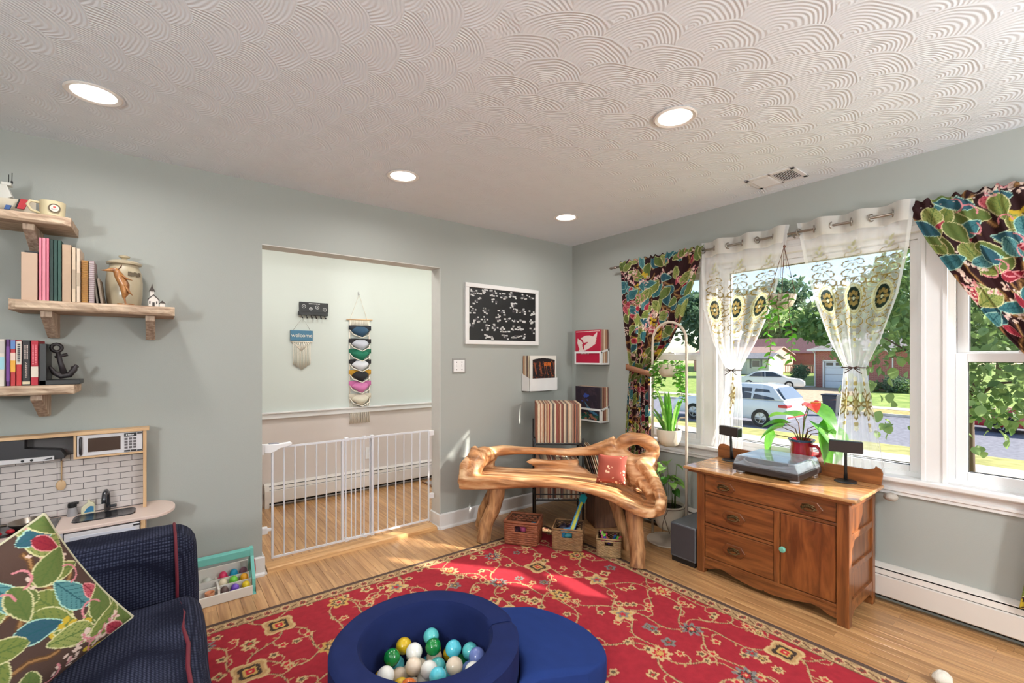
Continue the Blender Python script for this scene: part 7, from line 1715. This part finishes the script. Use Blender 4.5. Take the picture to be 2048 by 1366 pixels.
for y in (-.26, .26): P(MB().lathe([(.02, y-.03), (.11, y-.03), (.11, y+.03), (.02, y+.03)], 16, (.25, 0, .11), axis='y'), 'wheel', M_tyre, t, local=True)
# ---------------------------------------------------------------- houses
def brickmat(name, c1, c2, cm):
    m, nt, b = newmat(name); tc = nd(nt, 'TexCoord'); sp = nd(nt, 'SeparateXYZ'); nt.links.new(tc.outputs['Object'], sp.inputs[0]); cb = nd(nt, 'CombineXYZ')
    nt.links.new(mth(nt, 'ADD', sp.outputs[0], sp.outputs[1]), cb.inputs[0]); nt.links.new(sp.outputs[2], cb.inputs[1])
    br = nd(nt, 'TexBrick'); br.inputs['Scale'].default_value = 1; br.inputs['Brick Width'].default_value = .22; br.inputs['Row Height'].default_value = .075; br.inputs['Mortar Size'].default_value = .008
    br.inputs['Color1'].default_value = c1; br.inputs['Color2'].default_value = c2; br.inputs['Mortar'].default_value = cm; nt.links.new(cb.outputs[0], br.inputs[0])
    nt.links.new(br.outputs[0], b.inputs['Base Color']); b.inputs['Roughness'].default_value = .85; return m
M_brick = brickmat('red brick', rgb(160, 84, 74), rgb(178, 102, 90), rgb(184, 150, 138)); M_shg = gmat('grey shingle', rgb(140, 132, 128), rgb(166, 158, 152), 9); M_shb2 = gmat('brown shingle', rgb(112, 82, 84), rgb(136, 102, 102), 9); M_shp = gmat('rosy shingle', rgb(150, 124, 116), rgb(172, 144, 134), 9)
M_hw = mat('white siding', rgb(226, 222, 208), .7); M_gdoor = mat('white garage door', rgb(222, 226, 232), .5)
g0 = gz(40)
th = T('garage_house', 'red brick garage with white door and grey hip roof across the street', 'house', (43, 9, g0))
P(MB().box(40, 40.25, 11.05, 11.65, g0, 1.85).box(40, 40.25, 4.6, 8.14, g0, 1.85).box(40, 40.25, 8.14, 11.05, .98, 1.85).box(40.25, 49, 11.4, 11.65, g0, 1.85).box(40.25, 49, 4.6, 4.85, g0, 1.85), 'wall', M_brick, th)
b = MB(); e = .45; x0, x1, y0, y1 = 40-e, 49+e, 4.6-e, 11.65+e; zr0, zr1 = 1.95, 3.6; ym3 = (y0+y1)/2
v = [(x0, y0, zr0), (x1, y0, zr0), (x1, y1, zr0), (x0, y1, zr0), (x0+3.6, ym3, zr1), (x1-3.6, ym3, zr1)]
P(b.add(v, [(0, 1, 5, 4), (1, 2, 5), (2, 3, 4, 5), (3, 0, 4), (3, 2, 1, 0)]), 'roof', M_shg, th)
P(MB().box(x0-.08, x0+.05, y0, y1, 1.82, 1.98).box(x0, x1, y1-.05, y1+.08, 1.82, 1.98), 'gutter', M_trim, th)
for k in range(4):
    P(MB().box(40.08, 40.14, 8.2, 11.0, g0+.02+k*.54, g0+.54+k*.54), 'door_panel', M_gdoor, th, bevel=.015)
for k in range(4): P(MB().box(40.06, 40.085, 8.45+k*.66, 8.93+k*.66, .64, .86), 'door_window', M_cgl, th)
P(MB().box(39.94, 40.02, 11.02, 11.14, g0, 1.02).box(39.94, 40.02, 8.05, 8.17, g0, 1.02).box(39.94, 40.02, 8.05, 11.14, .98, 1.08), 'door_frame', M_trim, th)
P(MB().tube([(39.62, 11.75, 1.85), (39.95, 11.7, 1.6), (39.95, 11.7, g0+.1), (39.6, 12.4, g0+.06)], .05, 8), 'downspout', M_trim, th); P(MB().tube([(39.62, 6.9, 1.85), (39.95, 6.6, 1.3), (39.95, 6.6, g0+.1)], .05, 8), 'downspout', M_trim, th)
def gable_house(label, x, y, wx, wy_, z0, zw, zrf, wallm, roofm, wins, axis='y', name='house'):
    t = T(name, label, 'house', (x, y, z0))
    if axis == 'y':
        P(MB().prism([(x-wx/2, z0), (x+wx/2, z0), (x+wx/2, zw), (x, zrf-.1), (x-wx/2, zw)], y-wy_/2, y+wy_/2, 1), 'wall', wallm, t)
        P(MB().prism([(x-wx/2-.3, zw-.15), (x, zrf), (x+wx/2+.3, zw-.15), (x+wx/2+.3, zw-.03), (x, zrf+.14), (x-wx/2-.3, zw-.03)], y-wy_/2-.3, y+wy_/2+.3, 1), 'roof', roofm, t)
        for (ya, yb, za, zb) in wins:
            w_ = P(MB().box(x-wx/2-.05, x-wx/2+.02, ya, yb, za, zb), 'window', M_trim, t); P(MB().box(x-wx/2-.065, x-wx/2-.045, ya+.08, yb-.08, za+.08, zb-.08), 'pane', M_cgl, w_)
    return t
ts_ = gable_house('small white shed with grey roof across the street', 62.5, 26.6, 4.2, 5.0, -1.05, 1.15, 1.75, M_hw, gmat('slate shingle', rgb(112, 112, 118), rgb(140, 140, 146), 9), [(25.2, 26.3, -.1, .9)])
P(MB().box(60.33, 60.42, 24.95, 25.15, -.2, 1.0).box(60.33, 60.42, 26.35, 26.55, -.2, 1.0), 'shutter', mat('grey shutter', rgb(110, 110, 108), .7), ts_)
for k in range(2): P(MB().box(60.33, 60.41, 27.0+k*1.0, 27.95+k*1.0, -1.0, .8), 'door', mat('pale grey door', rgb(206, 204, 196), .6), ts_)
gable_house('low house with a rosy roof behind the white shed', 71.5, 33, 8, 12, -1, 1.7, 2.75, mat('pink brick', rgb(190, 140, 126), .8), M_shp, [(29, 30.5, -.1, 1.2)])
hB = gable_house('long brick house with a dark brown roof behind the sedan', 82, 28, 9, 26, -1, 2.0, 4.4, M_brick, M_shb2, [(17.6, 19.2, .2, 1.5), (22, 23.6, .1, 1.5)])
P(MB().box(81.5, 82.6, 35.5, 36.6, 3.9, 5.0), 'chimney', M_brick, hB)
t = T('porch_railing', 'wooden porch railing before the long brick house', 'railing', (70, 22, -1))
P(MB().box(69.9, 70.05, 18, 26, .05, .2), 'rail', mat('weathered rail', rgb(150, 122, 108), .8), t)
P(MB().box(69.9, 70.05, 18, 26, -.95, -.85), 'lower_rail', _mc['weathered rail'], t)
for k in range(27): P(MB().box(69.93, 70.02, 18+k*.3, 18.12+k*.3, -1.0, .1), 'baluster', _mc['weathered rail'], t)
gable_house('white house far beyond the left window', 60, 52, 8, 14, -1, 2.2, 4.4, M_hw, M_shg, [(47, 48.5, 0, 1.4), (50, 51.5, 0, 1.4)])
# ---------------------------------------------------------------- trees
def foliage_mesh(n, rng, centers, leaf, m, flat=.5):
    """cloud of small leaf blades spread through several crown lobes"""
    V = []; F = []
    C = np.array([c[:3] for c in centers]); R_ = np.array([c[3] for c in centers]); w = R_**2/np.sum(R_**2)
    idx = rng.choice(len(centers), n, p=w); d = rng.normal(size=(n, 3)); d /= np.linalg.norm(d, axis=1)[:, None]
    p = C[idx]+d*(R_[idx]*rng.uniform(.55, 1.05, n)**.7)[:, None]*np.array([1, 1, .85])
    ax = rng.normal(size=(n, 3)); ax[:, 2] -= .5; ax /= np.linalg.norm(ax, axis=1)[:, None]
    sd = np.cross(ax, rng.normal(size=(n, 3))); sd /= np.linalg.norm(sd, axis=1)[:, None]
    L = leaf*rng.uniform(.6, 1.3, n)[:, None]
    q = np.stack([p, p+ax*L*.45+sd*L*.32, p+ax*L, p+ax*L*.45-sd*L*.32], 1).reshape(-1, 3)
    me = bpy.data.meshes.new('foliage'); k = np.arange(n*4).reshape(-1, 4)
    me.vertices.add(n*4); me.vertices.foreach_set('co', q.ravel()); me.loops.add(n*4); me.loops.foreach_set('vertex_index', k.ravel()); me.polygons.add(n); me.polygons.foreach_set('loop_start', np.arange(n)*4)
    me.update(calc_edges=True); return me
def treemat(name, c1, c2):
    m, nt, b = newmat(name); g = nd(nt, 'NewGeometry'); r = mixc(nt, g.outputs['Random Per Island'], c1, c2); nt.links.new(r, b.inputs['Base Color']); b.inputs['Roughness'].default_value = .6
    tr = nd(nt, 'BsdfTranslucent'); nt.links.new(r, tr.inputs[0]); mx = nd(nt, 'MixShader'); mx.inputs[0].default_value = .4; nt.links.new(b.outputs[0], mx.inputs[1]); nt.links.new(tr.outputs[0], mx.inputs[2]); nt.links.new(mx.outputs[0], nt.nodes['Material Output'].inputs[0]); return m
TM = [treemat('leaf green', rgb(80, 114, 62), rgb(144, 170, 104)), treemat('dark leaf green', rgb(68, 98, 74), rgb(112, 138, 104)), treemat('light leaf green', rgb(112, 146, 84), rgb(172, 192, 128))]
M_bark = mat('grey-brown bark', rgb(92, 76, 64), .9, bump=.6, scale=14)
rt = np.random.default_rng(17)
def tree(label, x, y, h, r, n, leaf, mi, name='tree', trunk=.22, seed=0, z0=None, lobes=8, low=.38):
    z0 = gz(x) if z0 is None else z0; t = T(name, label, 'tree', (x, y, z0))
    cs = [(x+rt.normal()*r*.42, y+rt.normal()*r*.42, z0+h*(low+.12)+rt.uniform(0, 1)*h*(1-low)*.75, r*rt.uniform(.38, .58)) for _ in range(lobes)]+[(x, y, z0+h*.7, r*.6)]
    o = PM(foliage_mesh(n, rt, cs, leaf, None), 'foliage', TM[mi], t); o['kind'] = 'stuff'
    b = MB(); b.tube([(x, y, z0-.05), (x+.05, y, z0+h*.25), (x-.05, y+.1, z0+h*.55)], [trunk*1.25, trunk, trunk*.5], 8); P(b, 'trunk', M_bark, t, smooth='all')
    for c in cs[:4]: P(MB().tube([(x, y, z0+h*.3), ((x+c[0])/2, (y+c[1])/2, (z0+h*.3+c[2])/2+.2), c[:3]], [trunk*.5, trunk*.3, trunk*.12], 6), 'branch', M_bark, t, smooth='all')
    return t
tree('tall leafy tree seen through the left window', 33, 24, 10.5, 4.2, 5200, .55, 2)
tree('dark spreading tree behind the left window curtain', 46, 34, 13, 5.5, 4200, .8, 1)
tree('broad dark tree rising over the white shed', 96, 52, 15, 8, 3600, 1.3, 1); tree('tall blue-green tree over the brown roof', 100, 40, 17, 8, 3600, 1.3, 1)
tree('light green tree between the two houses', 92, 33, 11, 6, 3000, 1.1, 2); tree('leafy tree right of the chimney', 96, 24, 12, 7, 3200, 1.2, 0)
tree('tree rising behind the brick garage', 60, 14, 10.5, 5, 3600, .8, 0); tree('dark tree behind the right end of the garage', 58, 6, 9.5, 5, 3600, .8, 1)
tree('bright tree beyond the right window', 60, -1, 9, 4.5, 4200, .7, 0); tree('broad tree behind the bright tree across the street', 68, 4, 11, 5.5, 4200, .8, 0)
tree('tall tree left of the white house', 70, 66, 14, 8, 3000, 1.2, 1)
# near tree at the kerb, its big leaves filling the right window
tn = tree('young street tree with large leaves close to the right window', 10.6, -1.35, 5.6, 2.3, 6500, .20, 0, trunk=.10, lobes=14, low=.22)
lm = leaf_mesh('leaf', .22, .085, TM[2], 'oval', .3, 5, 4)
for k in range(160):
    d = rt.normal(size=3); d /= np.linalg.norm(d); c = np.array([9.6, -.95, 1.1])+d*np.array([1.0, 1.7, 1.9])*rt.uniform(.6, 1.05)
    put_leaf(lm, 'leaf', tn, tuple(c), (rt.normal(), rt.normal(), -abs(rt.normal())-.4), rt.uniform(.7, 1.2), rt.uniform(-1, 1))
def shrub(label, x, y, r, h, mi):
    t = T('shrub', label, 'shrub', (x, y, gz(x))); o = PM(foliage_mesh(1400, rt, [(x+rt.normal()*r*.3, y+rt.normal()*r*.3, gz(x)+h*rt.uniform(.3, .7), r*.6) for _ in range(5)], .16, None), 'foliage', TM[mi], t); o['kind'] = 'stuff'
    P(MB().tube([(x, y, gz(x)-.02), (x, y, gz(x)+h*.5)], .05, 6), 'stem', M_bark, t)
shrub('tall clipped shrub at the garage corner', 39.2, 12.6, .8, 2.4, 1); shrub('low shrub right of the garage', 38.6, 6.2, 1.1, 1.2, 1); shrub('small shrub by the garage downspout', 38.4, 7.4, .6, .7, 0)
shrub('low green bush at the right end of the garage bed', 38.8, 4.9, .9, 1.0, 0)
